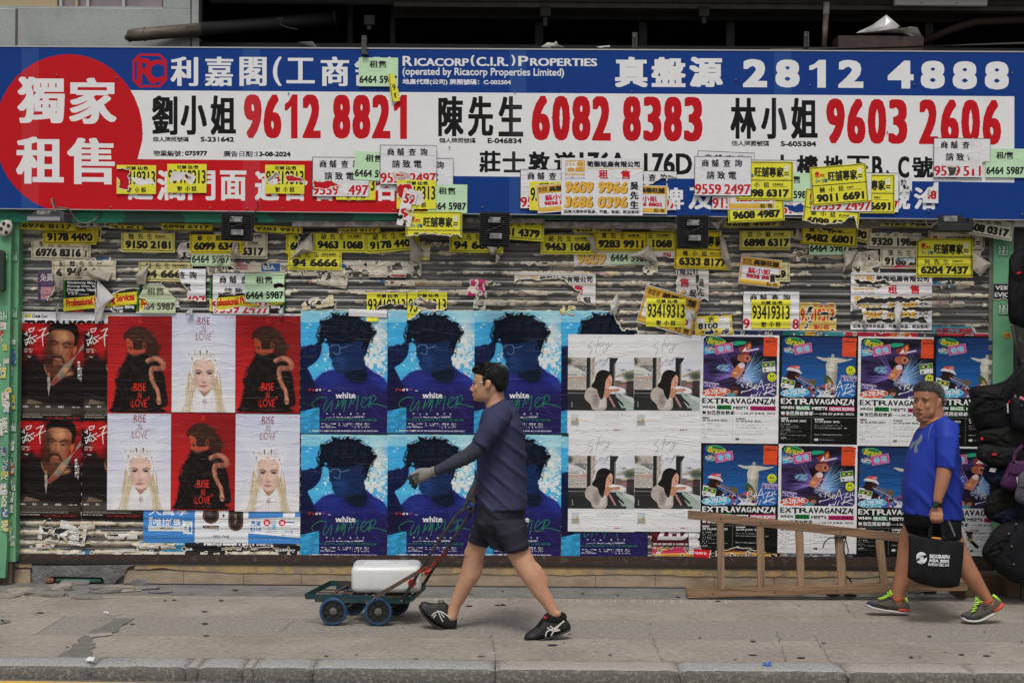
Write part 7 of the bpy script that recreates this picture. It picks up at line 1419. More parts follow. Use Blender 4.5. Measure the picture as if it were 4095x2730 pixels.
cable([(3700,870),(3706,900),(3725,906),(3745,890),(3760,880)],-.30,.004,wireg,'tan wire looping left of the last flood light')
cable([(1105,78),(1130,72),(1120,96),(1150,110),(1190,118)],.05,.002,wireg,'thin pale wire dangling in the recess left of the steel posts')
# ================================================================ LADDER
wood=mat('weathered_ladder_wood',(0.33,0.21,0.125,1),rough=.75,col2=(0.19,0.115,0.07,1),nscale=4,thr=(.42,.68),stretch=(1,1,1),bump=(18,.004),fine=.18)
lad=tag(empty('ladder',W(3300,2380,-.45)),'old wooden stepladder folded and lying on its side against the shutter','ladder')
wood_r=mat('weathered_rail_wood',(0.30,0.185,0.108,1),rough=.75,col2=(0.13,0.078,0.045,1),nscale=7,thr=(.40,.66),stretch=(.3,1,5),bump=(30,.003),fine=.2);wood_v=mat('weathered_rung_wood',(0.34,0.22,0.135,1),rough=.75,col2=(0.15,0.09,0.055,1),nscale=7,thr=(.40,.66),stretch=(5,1,.3),bump=(30,.003),fine=.2)
def bar4(name,p0,p1,h0,h1,d,m,par,k=.003):
 """squared timber: from p0 to p1 (world), half heights h0/h1, depth d"""
 b=MB().tube([p0,p1],[(h0,d),(h1,d)],4);o=b.build(name,m,par);o.matrix_parent_inverse=Matrix.Translation(-par.location)
 bv=o.modifiers.new('round','BEVEL');bv.width=k;bv.segments=2;return o
YL=-.50
for dy,du in((0,0),(.075,-6)):
 y=YL+dy;s_=S(y)
 bar4('rail',W(2748+du,2372-dy*90,y),W(3868,2341-dy*90,y),17/s_,18/s_,.016,wood_r,lad)
 bar4('rail',W(2752,2056,y),W(3856,2176,y),17/s_,17/s_,.016,wood_r,lad)
 for u,vt0,vb0,wd,sk in((2882,2084,2358,13.5,2),(3042,2100,2355,14.5,3),(3200,2120,2350,15,4),(3362,2138,2346,17,8),(3526,2156,2338,16,10),(3700,2174,2334,16,0),(3852,2190,2326,18,0)):
  o=bar4('rung',W(u-sk,vt0,y),W(u+sk,vb0+2,y),wd/s_*(1 if dy==0 else .95),wd/s_,.014,wood_v,lad)
for u,v in((2882,2074),(3042,2090),(2850,2373),(3100,2367),(3362,2126),(3345,2362)):ch(MB().tube([W(u,v,YL-.02),W(u,v,YL-.012)],.005,8).build('nail',dsteel),lad)
rope_m=mat('black_cord',(0.015,0.015,0.016,1),rough=.8)
o=tag(empty('cord',W(3363,2148,YL)),'black cord tied round the fourth ladder rung','cord')
ch(MB().tube([W(3342,2146,YL-.03),W(3384,2150,YL-.03)],.008,8).tube([W(3342,2150,YL-.03),W(3384,2143,YL-.03)],.007,8).build('knot',rope_m,smooth=True),o)
for P_ in([(3345,2152),(3320,2150),(3300,2165),(3290,2190)],[(3380,2152),(3388,2180),(3392,2205),(3384,2225),(3376,2200),(3378,2160)]):ch(MB().tube([W(a,b,YL-.032)for a,b in smooth_pts(P_,False)],.004,6).build('cord_end',rope_m,smooth=True),o)
tag(MB().tube([W(a,b,-.2)for a,b in smooth_pts([(3380,2302),(3395,2310),(3405,2330),(3403,2345)],False)],.006,6).build('hose_end',rope_m,smooth=True),'short black hose end behind the ladder rungs','hose')
for i,(u,v)in enumerate(((3330,2372),(3400,2374),(3720,2362))):tag(MB().ell(W(u,v+6,YL+.05),(.05,.03,.012),10,6).build('pebble_pile',joint,smooth=True),['dark lump under the ladder below the cord','dark lump beneath the ladder by the black hose','dark lump under the ladder between the legs in trainers'][i],'rubbish')
# ================================================================ HAND CART WITH WATER CONTAINER
teal=mat('chipped_teal_steel',(0.014,0.055,0.062,1),rough=.5,metal=.2,col2=(0.10,0.06,0.045,1),nscale=12,thr=(.5,.62),bump=(30,.002));tube_m=mat('worn_steel_tube',(0.10,0.095,0.09,1),rough=.45,metal=.5,col2=(.05,.05,.05,1),nscale=20)
rusty=mat('rusty_strap',(0.13,0.075,0.055,1),rough=.7,col2=(.05,.05,.05,1),nscale=15)
tyre_m=mat('blue_rubber_tyre',(0.012,0.075,0.19,1),rough=.5,col2=(0.02,.05,.11,1),nscale=10,fine=.1);hub_m=mat('black_nylon_hub',(0.02,0.02,0.021,1),rough=.55);zincm=mat('dirty_zinc',(0.17,0.165,0.15,1),rough=.5,metal=.5,fine=.1)
YN,YF=-1.57,-1.20
cart=tag(empty('hand_cart',(W(1430,2450,YN).x,-1.4,0)),'low teal steel hand cart on four blue tyred wheels','hand cart')
def CQ(u,v,far):return W(u,v,YF if far else YN)
def cpart(o):return ch(o,cart)
def flatbar(p0,p1,hh,tt,name='frame_bar',m=teal):
 return cpart(MB().tube([p0,p1],[(hh,tt)]*2,4).build(name,m))
NL,NR,FL_,FR_=CQ(1220,2383,0),CQ(1646,2393,0),CQ(1322,2330,1),CQ(1700,2340,1)
flatbar(NL,NR,.017,.003);flatbar(FL_,FR_,.017,.003);flatbar(NL,FL_,.016,.003);flatbar(NR,FR_,.018,.004)
flatbar(CQ(1260,2397,0),CQ(1640,2404,0),.012,.012,'under_rail');flatbar(CQ(1345,2350,1),CQ(1690,2352,1),.012,.012,'under_rail')
for t_ in(.18,.36,.54,.72,.9):flatbar(NL.lerp(NR,t_)-Vector((0,0,.012)),FL_.lerp(FR_,t_)-Vector((0,0,.012)),.004,.012,'cross_slat',rusty)
for t_ in(.3,.5,.7):flatbar(NL.lerp(FL_,t_)-Vector((0,0,.018)),NR.lerp(FR_,t_)-Vector((0,0,.018)),.004,.010,'long_slat',rusty)
def wheel(c_,r,name='wheel'):
 w_=empty(name,c_);w_.parent=cart;w_.matrix_parent_inverse=Matrix.Translation(-cart.location)
 def ring(prof,n=40):
  rings=[[(q*math.cos(2*math.pi*k/n),y,q*math.sin(2*math.pi*k/n))for k in range(n)]for q,y in prof]
  b=MB();N=n;V=[p for rg in rings for p in rg];F=[]
  for i in range(len(rings)-1):
   for k in range(n):l=(k+1)%n;F.append((i*n+k,i*n+n+k,i*n+n+l,i*n+l))
  b.add(V,F);return b
 ring([(r*.80,-.018),(r*.93,-.021),(r*.985,-.015),(r,-.005),(r,.005),(r*.985,.015),(r*.93,.021),(r*.80,.018)]).build('tyre',tyre_m,w_,smooth=True)
 ring([(.001,-.010),(r*.28,-.010),(r*.30,-.008),(r*.72,-.008),(r*.76,-.018),(r*.81,-.019),(r*.81,.019),(r*.76,.018),(r*.7,.008),(.001,.010)]).build('rim',hub_m,w_,smooth=False)
 b=MB()
 for k in range(8):a=R(22.5+45*k);M_=Matrix.Rotation(a,4,'Y');b.box((r*.3,-.0155,-.002),(r*.74,-.007,.002),M=M_)
 b.build('spoke_ribs',hub_m,w_);ring([(.001,-.024),(r*.10,-.024),(r*.11,-.018),(r*.2,-.017),(r*.26,-.015),(r*.27,-.009)],20).build('bearing',zincm,w_)
 MB().tube([(0,-.034,0),(0,-.018,0)],r*.09,6).build('axle_nut',zincm,w_);return w_
rw=.0885
for u,far in((1333,0),(1513,0),(1412,1),(1585,1)):
 p=CQ(u,2454,far);p.z=rw+.003;wheel(p,rw)
 p2=p+Vector((0,.035 if not far else-.035,0))
 cpart(MB().box((p.x-.025,p.y+(.022 if not far else-.03),p.z-.012),(p.x+.025,p.y+(.03 if not far else-.022),.165),bev=.002).build('axle_bracket',teal))
cpart(MB().tube([CQ(1333,2454,0)*1.0,CQ(1412,2415,1)],.008,8).build('axle',zincm));cpart(MB().tube([CQ(1513,2454,0),CQ(1585,2415,1)],.008,8).build('axle',zincm))
hn=[(1607,2400),(1681,2278),(1755,2160),(1826,2060),(1846,2040),(1880,2026)];hf=[(1692,2338),(1735,2270),(1789,2189),(1850,2100),(1888,2042)]
def hy(i,n,a,b):return a+(b-a)*i/(n-1)
cpart(MB().tube([W(a,b,hy(i,6,-1.60,-1.75))for i,(a,b)in enumerate(hn)],.0105,10).build('handle_bar',tube_m,smooth=True))
cpart(MB().tube([W(a,b,hy(i,5,-1.20,-1.66))for i,(a,b)in enumerate(hf)],.0105,10).build('handle_bar',tube_m,smooth=True))
cpart(MB().tube([W(1878,2027,-1.75),W(1890,2040,-1.66)],.0105,10).build('handle_grip',tube_m,smooth=True))
flatbar(W(1496,2389,-1.61),W(1683,2280,-1.66),.012,.004,'brace',rusty);flatbar(W(1700,2345,-1.21),W(1646,2396,-1.6),.014,.004,'end_bar')
for u,v in((1496,2389),(1606,2400),(1682,2281),(1568,2348)):cpart(MB().tube([W(u,v,-1.625),W(u,v,-1.60)],.006,8).build('bolt',zincm))
ropr=mat('red_twine',(0.26,0.04,0.028,1),rough=.8);r_=random.Random(3)
tw_=tag(empty('red_twine',W(1735,2250,-1.6)),'red plastic twine wound round the handle bars of the cart','twine')
for k in range(9):
 u,v=1681+k*3-8,2278-k*1.2;ch(MB().tube([W(1672+r_.uniform(-3,3),2280+r_.uniform(-6,6),-1.685),W(1684,2284+r_.uniform(-5,5),-1.695),W(1698+r_.uniform(-3,4),2276+r_.uniform(-6,6),-1.67)],.0028,6).build('strand',ropr,smooth=True),tw_)
for k in range(8):o_=r_.uniform(-8,8);ch(MB().tube([W(a,b,y)for(a,b),y in zip(smooth_pts([(1690,2276+o_),(1720,2262+r_.uniform(-6,10)),(1748,2240+r_.uniform(-8,8)),(1770,2218+r_.uniform(-8,8)),(1786,2212+o_)],False),[-1.66+.004*i for i in range(25)])],.0026,6).build('strand',ropr,smooth=True),tw_)
for k in range(5):ch(MB().tube([W(1735+k*5,2206+k*6,-1.6),W(1728+k*9,2236+k*2,-1.62),W(1745+k*4,2262-k*3,-1.6)],.0022,5).build('strand',ropr if k%2 else wire,smooth=True),tw_)
hdpe=mat('milky_plastic',(0.70,0.71,0.70,1),rough=.32,spec=.5,col2=(0.56,.55,.51,1),nscale=7,thr=(.5,.8));m_=hdpe.node_tree.nodes['Principled BSDF'];m_.inputs['Subsurface Weight'].default_value=.25;m_.inputs['Subsurface Radius'].default_value=(.05,.05,.06)
capm=mat('red_cap',(0.55,0.012,0.012,1),rough=.35)
jc=tag(empty('water_container',W(1540,2380,-1.4)),'white plastic water container with red caps lying on the cart','container')
zb=.205;zt_=zb+.172;xl,xr=W(1404,2330,-1.575).x,W(1640,2330,-1.575).x
b=MB().box((xl,-1.575,zb),(xl+.445,-1.255,zt_),bev=.022)
M_=Matrix.Translation((xl,-1.575,0))@Matrix.Rotation(R(3),4,'Z')@Matrix.Translation((-xl,1.575,0))
b.v=[tuple(M_@Vector(v))for v in b.v]
o=b.build('body',hdpe,smooth=True);sb_=o.modifiers.new('soft','BEVEL');sb_.width=.014;sb_.segments=4;sb_.limit_method='NONE';ch(o,jc)
xr=xl+.42
ch(MB().tube([(xr-.055,-1.592,zb+.06),(xr-.055,-1.566,zb+.06)],.028,20).build('neck',hdpe,smooth=False),jc)
for cx_,cy_,cz_,dx,dy in((xr-.03,-1.60,zb+.075,-.2,-1),(xr+.045,-1.30,zb+.10,1,0)):
 d=Vector((dx,dy,0)).normalized()*.014;ch(MB().tube([Vector((cx_,cy_,cz_))-d,Vector((cx_,cy_,cz_))+d*1.3],.024 if dx<0 else .018,20).build('cap',capm),jc)
 for k in range(12):a=2*math.pi*k/12;q=Vector((0,0,1))*math.cos(a)*.0235+Vector((-d.y,d.x,0)).normalized()*math.sin(a)*.0235;ch(MB().tube([Vector((cx_,cy_,cz_))-d*.9+q,Vector((cx_,cy_,cz_))+d*1.2+q],.002,4).build('cap_rib',capm),jc)if dx<0 else None
ch(MB().box((xl+.07,-1.50,zt_-.002),(xl+.36,-1.47,zt_+.004),bev=.003).box((xl+.07,-1.40,zt_-.002),(xl+.36,-1.37,zt_+.004),bev=.003).build('moulded_rib',hdpe),jc)
# ================================================================ BAGS ON THE STALL AT THE RIGHT EDGE
bk=mat('black_nylon',(0.006,0.006,0.007,1),rough=.75,spec=.2,col2=(0.012,.012,.014,1),nscale=9,bump=(14,.012));bk2=mat('charcoal_canvas',(0.009,0.0095,0.012,1),rough=.8,spec=.2,bump=(20,.01));olive=mat('olive_canvas',(0.010,0.010,0.008,1),rough=.85,spec=.2,bump=(20,.01));navy=mat('navy_nylon',(0.007,0.010,0.024,1),rough=.75,spec=.2,bump=(20,.01))
purp=mat('purple_canvas',(0.07,0.016,0.075,1),rough=.8,fine=.1,bump=(30,.004));gcan=mat('grey_canvas',(0.08,0.084,0.10,1),rough=.85,fine=.12,bump=(30,.004));redt=mat('red_tag',(0.6,0.02,0.03,1),rough=.5);whl=mat('white_label',(0.55,.55,.55,1),rough=.6);pinks=mat('pink_strap',(0.7,.18,.26,1),rough=.6)
def bag(name,pts,y,th,m,label,extras=(),seed=1,cat='bag',pipe_=True):
 """soft bag: outline in photo pixels, bulging towards the street"""
 r_=random.Random(seed);P_=smooth_pts(pts,True,3);n=len(P_);cx,cy=P_[:,0].mean(),P_[:,1].mean()
 t=tag(empty(name,W(cx,cy,y)),label,cat,'bags hanging at the right edge');V=[];F=[]
 prof=[(1.0,0.0),(.98,-.35),(.90,-.68),(.74,-.88),(.5,-.97),(.25,-1.0)]
 for k,yo in prof:
  for i in range(n):
   q=k*(1+r_.uniform(-.012,.012));wob=.10*math.sin(i*.8+k*9+seed)*(1-k*.7)+r_.uniform(-.09,.09)*(1-abs(k-.7))
   V.append(W(cx+(P_[i][0]-cx)*q,cy+(P_[i][1]-cy)*q,y+th*(yo+wob)))
 V.append(W(cx,cy,y-th*1.0));L=len(prof)
 for j in range(L-1):
  for i in range(n):l=(i+1)%n;F.append((j*n+i,j*n+l,(j+1)*n+l,(j+1)*n+i))
 for i in range(n):F.append(((L-1)*n+i,(L-1)*n+(i+1)%n,len(V)-1))
 k0=len(V);V+=[W(a,b,y+th*.25)for a,b in P_];F+=[(i,k0+i,k0+(i+1)%n,(i+1)%n)for i in range(n)];F.append(tuple(range(k0+n-1,k0-1,-1)))
 o=mkobj('body',V,F,m,smooth=True);s_=o.modifiers.new('soft','SUBSURF');s_.levels=1;s_.render_levels=1;ch(o,t)
 for ex in extras:
  nm,kind,pp,mm,wd=ex
  if kind=='strap':ch(MB().tube([W(a,b,y-th*1.02-.004)for a,b in smooth_pts(pp,False,4)],[(wd,.003)]*((len(pp)-1)*4+1),8).build(nm,mm,smooth=True),t)
  else:
   q=MB();n2=len(pp);q.add([W(a,b,y-th*1.03-.012)for a,b in pp]+[W(a,b,y-th*.8)for a,b in pp],[tuple(range(n2))]+[(i,n2+i,n2+(i+1)%n2,(i+1)%n2)for i in range(n2)]);ch(q.build(nm,mm),t)
 return t
bag('backpack',[(4040,1020),(4100,985),(4160,980),(4160,1300),(4060,1300),(4034,1280),(4030,1180),(4034,1080)],-.35,.10,bk,'black jacket like bag with a red tag at the top right',[('tag','patch',[(4066,1090),(4082,1084),(4084,1092),(4068,1098)],redt,0)],1)
bag('backpack',[(3872,1568),(3890,1545),(3960,1538),(4020,1520),(4060,1480),(4130,1420),(4160,1560),(4140,1700),(4060,1745),(3960,1740),(3900,1720),(3870,1640),(3882,1600)],-.55,.16,bk,'big black backpack with a silver buckle jutting over the statue poster',[('zip','strap',[(3885,1600),(3950,1585),(4010,1590)],bk2,.006),('zip','strap',[(3885,1650),(3960,1640),(4020,1620)],bk2,.005),('buckle','patch',[(4056,1578),(4064,1578),(4064,1596),(4056,1596)],boltm,0),('red_cross','patch',[(4032,1602),(4040,1602),(4040,1610),(4032,1610)],redt,0),('badge','patch',[(4026,1612),(4032,1612),(4034,1650),(4028,1650)],whl,0)],2)
bag('pouch',[(4042,1600),(4060,1588),(4150,1586),(4160,1720),(4060,1716),(4040,1690)],-.72,.07,bk2,'black pouch with a pink strap at the right edge',[('strap','strap',[(4078,1588),(4100,1598),(4130,1606)],pinks,.010),('stud','patch',[(4082,1618),(4088,1618),(4088,1624),(4082,1624)],zincm,0)],3)
bag('sling_bag',[(3912,1730),(3930,1716),(4000,1706),(4100,1690),(4140,1760),(4080,1800),(3990,1800),(3930,1780),(3914,1760)],-.6,.12,olive,'black and olive sling bag below the big backpack',[('tag','patch',[(3922,1746),(3934,1750),(3930,1760),(3920,1756)],redt,0)],4)
bag('pouch',[(3904,1800),(3930,1770),(4000,1782),(4090,1790),(4096,1850),(4040,1874),(3980,1870),(3930,1850),(3906,1830)],-.66,.10,bk,'black pouch with a small red logo',[('logo','patch',[(3966,1812),(3986,1812),(3986,1820),(3968,1820)],redt,0)],5)
bag('pouch',[(3930,1880),(3950,1860),(4000,1866),(4060,1850),(4080,1900),(4040,1935),(3985,1950),(3945,1925),(3932,1905)],-.62,.09,navy,'navy pouch with a white label',[('label','patch',[(3960,1870),(3986,1872),(3978,1888),(3956,1884)],whl,0)],6)
bag('cap_bag',[(3936,2010),(3960,1970),(4000,1930),(4060,1925),(4080,2000),(4060,2040),(3990,2068),(3940,2060),(3934,2035)],-.60,.09,olive,'olive folded bag behind the purple satchel',(),7)
bag('dark_bag',[(3940,2040),(3990,2020),(4080,2010),(4150,2020),(4150,2110),(4040,2110),(3990,2090),(3950,2075)],-.58,.10,navy,'dark navy bag hanging above the lowest backpack',(),8)
bag('satchel',[(4036,1848),(4060,1842),(4120,1850),(4150,1960),(4070,1966),(4000,1944),(4010,1905),(4028,1868)],-.74,.05,purp,'purple canvas satchel with a flap',[('flap','patch',[(4038,1850),(4110,1858),(4112,1886),(4060,1894),(4030,1888)],purp,0),('price_tag','patch',[(4064,1906),(4084,1906),(4080,1936),(4068,1934)],whl,0),('strap','strap',[(4052,1848),(4062,1810),(4090,1780)],purp,.012),('ring','patch',[(4060,1842),(4066,1842),(4066,1848),(4060,1848)],boltm,0)],9)
bag('satchel',[(4080,1890),(4150,1880),(4160,2020),(4090,2014),(4056,1992),(4070,1930)],-.80,.05,gcan,'grey canvas satchel cut off by the right edge',[('seam','strap',[(4075,1945),(4110,1950),(4140,1950)],bk2,.003)],10)
bag('backpack',[(3926,2200),(3950,2150),(3990,2100),(4050,2080),(4150,2070),(4160,2330),(4060,2330),(3990,2290),(3950,2250),(3930,2225)],-.62,.16,bk2,'dark backpack with small round badges hanging lowest',[('zip','strap',[(3935,2215),(3975,2170),(4040,2150)],bk,.006)]+[('badge','patch',[(a,b),(a+8,b),(a+8,b+8),(a,b+8)],zincm,0)for a,b in((4030,2128),(4042,2178),(4050,2250),(4060,2090))],11)
bag('side_bag',[(3960,1920),(3990,1860),(4060,1800),(4150,1780),(4150,2120),(4060,2110),(3990,2080),(3960,2010)],-.42,.12,bk2,'dark bag filling the gap behind the satchels',(),12)
bag('side_bag',[(3900,1700),(3960,1640),(4060,1560),(4150,1500),(4150,1860),(4060,1850),(3960,1820),(3915,1780)],-.38,.10,bk,'black bag hanging behind the sling bag',(),13)
rail=tag(MB().tube([W(4048,1300,-.5),W(4085,1500,-.5)],.012,8).tube([W(4110,900,-.5),W(4110,2400,-.5)],.014,8).build('display_rail',dsteel,smooth=True),'dark display rail at the right edge carrying the bags','rail')
rail2=tag(prism('stall_leg',[(4085,2400),(4110,2400),(4110,2250),(4085,2250)],-.6,-.57,dsteel),'dark stall leg at the lower right edge','post')
card=mat('brown_cardboard',(0.12,0.075,0.045,1),rough=.85,col2=(.08,.05,.03,1),nscale=4)
for i,(u0,v0,u1,v1,y)in enumerate(((3830,2322,3900,2398,-.36),(3915,2300,4010,2390,-.28),(4030,2320,4140,2394,-.40))):
 o=tag(empty('cardboard_box',W((u0+u1)/2,v1,y)),['brown cardboard box just behind the trailing trainer','brown cardboard box under the lowest backpack','brown cardboard box at the bottom right edge'][i],'box')
 a=W(u0,v1,y);b_=W(u1,v0,y);ch(MB().box((a.x,y,0.003),(b_.x,y+.22,b_.z)).build('carton',card),o);ch(MB().box((a.x+.002,y-.003,b_.z-.05),(b_.x-.002,y+.001,b_.z+.002)).build('flap',card),o)
# ================================================================ PEOPLE
def cloth(name,c1,c2,bump=.006,sc=9,st=(1,1,.35),rough=.85,**k):return mat(name,c1,rough=rough,spec=.15,col2=c2,nscale=5,bump=(sc,bump),stretch=st,**k)
def fold(o,amp,waves,seed=1):
 """real cloth folds: push the surface in and out along slanting waves"""
 me=o.data;n=len(me.vertices);co=np.empty(n*3);me.vertices.foreach_get('co',co);co=co.reshape(-1,3);no=np.empty(n*3);me.vertices.foreach_get('normal',no);no=no.reshape(-1,3)
 r_=np.random.RandomState(seed);d=np.zeros(n)
 for(kx_,kz_,fr,wt)in waves:
  ph=(co[:,0]*kx_+co[:,2]*kz_)*fr+r_.uniform(0,6)+1.1*np.sin(co[:,0]*9+co[:,2]*5+r_.uniform(0,6))
  d+=wt*np.maximum(np.sin(ph),0)**2*(.5+.5*np.sin(co[:,0]*7-co[:,2]*6+r_.uniform(0,6)))
 co+=no*(d*amp)[:,None];me.vertices.foreach_set('co',co.ravel());me.update()
def ringLR(L,R_,y,rd,n=24,ty=None):
 """ring between two photo points (left/right edge of the garment) at depth y, half thickness rd"""
 a,b=W(L[0],L[1],y),W(R_[0],R_[1],y);c_=(a+b)/2;h=(b-a)/2;out=[]
 for k in range(n):
  t_=2*math.pi*k/n;ca,sa=math.cos(t_),math.sin(t_);e=.85
  out.append(c_+h*(math.copysign(abs(ca)**e,ca))+Vector((0,-rd*math.copysign(abs(sa)**e,sa),0)))
 return out
def px(pts):
 return[W(u,v,y)for u,v,y,r in pts],[r for*_,r in pts]
class Head:
 def __init__(s,cx,v_chin,v_top,y,yaw):
  s.base=W(cx,v_chin,y);s.H=(W(cx,v_top,y)-s.base).z;a=R(yaw);s.f=Vector((math.cos(a),math.sin(a),0));s.s=Vector((-s.f.y,s.f.x,0))
 def p(s,f,sd,z):return s.base+s.f*(f*s.H)+s.s*(sd*s.H)+Vector((0,0,z*s.H))
 def ring(s,z,f,b,w_,n=28,split=True,sq=.92):
  out=[]
  for k in range(n):
   t_=2*math.pi*k/n;ca,sa=math.cos(t_),math.sin(t_);ca2=math.copysign(abs(ca)**sq,ca);sa2=math.copysign(abs(sa)**sq,sa)
   if split:x=ca2*(f if ca>=0 else b)
   else:x=(f-b)/2+ca2*(f+b)/2
   out.append(s.p(x,sa2*w_,z))
  return out
 def rot(s):return Matrix((s.f,s.s,Vector((0,0,1)))).transposed()
 def ell(s,mb,f,sd,z,rf,rs,rz,tilt=0):
  M_=s.rot()@Matrix.Rotation(tilt,3,'Y');mb.ell(s.p(f,sd,z),(rf*s.H,rs*s.H,rz*s.H),rot=M_)
 def skull(s,mb,jowl=0.0):
  prof=[(0.0,.26,-.02,.10),(.02,.34,.02,.17+jowl),(.08,.395,.12,.235+jowl),(.16,.41,.22,.27+jowl),(.26,.405,.32,.295+jowl*.8),(.36,.395,.39,.315+jowl*.5),(.46,.375,.43,.325),(.52,.378,.44,.33),(.58,.400,.45,.33),(.70,.395,.455,.325),(.82,.335,.42,.29),(.92,.225,.33,.22),(.985,.08,.16,.09)]
  mb.loft([s.ring(z,f,b,w_)for z,f,b,w_ in prof])
  mb.tube([s.p(.365,0,.52),s.p(.42,0,.42),s.p(.475,0,.31),s.p(.465,0,.285)],[(.022*s.H,.022*s.H),(.032*s.H,.03*s.H),(.038*s.H,.042*s.H),(.03*s.H,.04*s.H)],12)
  for q in(-1,1):
   s.ell(mb,.425,q*.045,.285,.035,.032,.028);s.ell(mb,.325,q*.17,.35,.06,.07,.09);s.ell(mb,.365,q*.14,.555,.035,.085,.022)
   s.ell(mb,-.015,q*.365,.46,.07,.035,.125,R(-12));s.ell(mb,.01,q*.35,.36,.035,.03,.04)
  s.ell(mb,.405,0,.19,.04,.09,.028);s.ell(mb,.395,0,.15,.04,.075,.026);s.ell(mb,.37,0,.06,.04,.08,.05)
def fingers(mb,roots,mids,tips,r):
 for a,b,c_ in zip(roots,mids,tips):mb.limb([W(*a),W(*b),W(*c_)],[r*1.08,r,r*.85],10)
skin1=mat('skin_light',(0.60,0.335,0.215,1),rough=.5,spec=.35,col2=(0.52,0.265,0.165,1),nscale=7,fine=.04);skin1.node_tree.nodes['Principled BSDF'].inputs['Subsurface Weight'].default_value=.08;skin1.node_tree.nodes['Principled BSDF'].inputs['Subsurface Radius'].default_value=(.02,.008,.004)
skin2=mat('skin_tanned',(0.42,0.19,0.105,1),rough=.45,spec=.4,col2=(0.37,0.16,0.087,1),nscale=12,fine=.06)
hair1=mat('black_hair',(0.009,0.008,0.008,1),rough=.5,spec=.22,bump=(60,.003),stretch=(1,1,.25));hair2=mat('greying_hair',(0.035,0.034,0.035,1),rough=.6,spec=.3,col2=(0.11,.11,.11,1),nscale=45,thr=(.5,.65),bump=(90,.004))
eyew=mat('eye_white',(.38,.34,.31,1),rough=.2);eyed=mat('eye_dark',(.012,.008,.006,1),rough=.2);browm=mat('eyebrow',(.02,.014,.011,1),rough=.8);lipm1=mat('lip_pink',(.42,.16,.12,1),rough=.45);lipm2=mat('lip_brown',(.22,.075,.05,1),rough=.45)
hair1s=mat('black_strand',(0.014,0.012,0.012,1),rough=.35,spec=.4);hair2s=mat('grey_strand',(0.05,.05,.052,1),rough=.5,col2=(.22,.22,.23,1),nscale=160,thr=(.5,.55))
def strands3(h,par,prof,m,n,r,seed,ln,lift):
 r_=random.Random(seed);zs=[q[0]for q in prof];mb=MB()
 def surf(a,z,o):
  z=min(max(z,zs[0]),zs[-1]);f=np.interp(z,zs,[q[1]for q in prof]);b=np.interp(z,zs,[q[2]for q in prof]);w_=np.interp(z,zs,[q[3]for q in prof])
  return h.p((f-b)/2+math.cos(a)*((f+b)/2+o),math.sin(a)*(w_+o),z)
 for i in range(n):
  a=r_.uniform(-math.pi,math.pi);z=zs[0]+(zs[-1]-zs[0])*r_.random()**.6;l=ln*r_.uniform(.5,1.2);da=r_.uniform(-.35,.35)-.25*math.sin(a);P_=[]
  for k in range(3):t_=k/2;P_.append(surf(a+da*t_*l*4,z-l*t_*.8,.012+lift*.03*t_*r_.uniform(.4,1.2)))
  mb.tube(P_,[r,r,r*.4],3,cap=False)
 o=attach(mb.build('hair_strands',m),par);o['kind']='stuff'
def attach(o,par):o.parent=par;o.matrix_parent_inverse=Matrix.Translation(-par.location);return o
def face_bits(h,par,lip,near,both=True):
 for q in((-1,1)if both else(near,)):
  m_=MB();h.ell(m_,.352,q*.135,.475,.034,.052,.020);attach(m_.build('eye',eyew,smooth=True),par)
  m_=MB();h.ell(m_,.373,q*.135,.475,.020,.022,.021);attach(m_.build('iris',eyed,smooth=True),par)
  attach(MB().tube([h.p(.372,q*.08,.497),h.p(.392,q*.135,.504),h.p(.365,q*.19,.492)],.0013,6).build('eyelid',browm,smooth=True),par)
  attach(MB().tube([h.p(.398,q*.055,.555),h.p(.40,q*.12,.575),h.p(.365,q*.20,.565)],[(.002,.002),(.0032,.003),(.0012,.0012)],8).build('eyebrow',browm,smooth=True),par)
 m_=MB();h.ell(m_,.425,0,.188,.026,.085,.016);h.ell(m_,.418,0,.155,.026,.07,.018);attach(m_.build('lips',lip,smooth=True),par)
def loft_px(st,y_default=0):
 m_=MB();m_.loft([ringLR(L,R_,y,rd)for L,R_,y,rd in st]);return m_
def shoe(st,y,par,upper,solem,sole_pts,sole_r,name='shoe'):
 t=empty(name,W(*st[0][1],y));t.parent=par;t.matrix_parent_inverse=Matrix.Translation(-par.location)
 rings=[]
 for T_,B_,wd in st:
  a,b=W(T_[0],T_[1],y),W(B_[0],B_[1],y);c_=(a+b)/2;h=(a-b)/2;rg=[]
  for k in range(18):
   t_=2*math.pi*k/18;ca,sa=math.cos(t_),math.sin(t_);lo=1.0 if ca<0 else .82
   rg.append(c_+h*math.copysign(abs(ca)**.8,ca)+Vector((0,-wd*math.copysign(abs(sa)**.75,sa)*(lo if ca<0 else lo-.25*ca),0)))
  rings.append(rg)
 def sub(o):o.parent=t;o.matrix_parent_inverse=Matrix.Translation(-W(*st[0][1],y));return o
 o=MB().loft(rings).build('upper',upper,smooth=True);s_=o.modifiers.new('soft','SUBSURF');s_.levels=1;s_.render_levels=1;sub(o)
 P_=smooth_pts(sole_pts,False,4);n=len(P_);ws=[wd for*_,wd in st];m_=MB()
 rr=[]
 for i in range(n):
  q=i/(n-1)*(len(ws)-1);k=min(int(q),len(ws)-2);rr.append((sole_r,(ws[k]+(ws[k+1]-ws[k])*(q-k))*1.06+.002))
 sub(m_.tube([W(a,b,y)for a,b in P_],rr,14).build('sole',solem,smooth=True));return t,sub
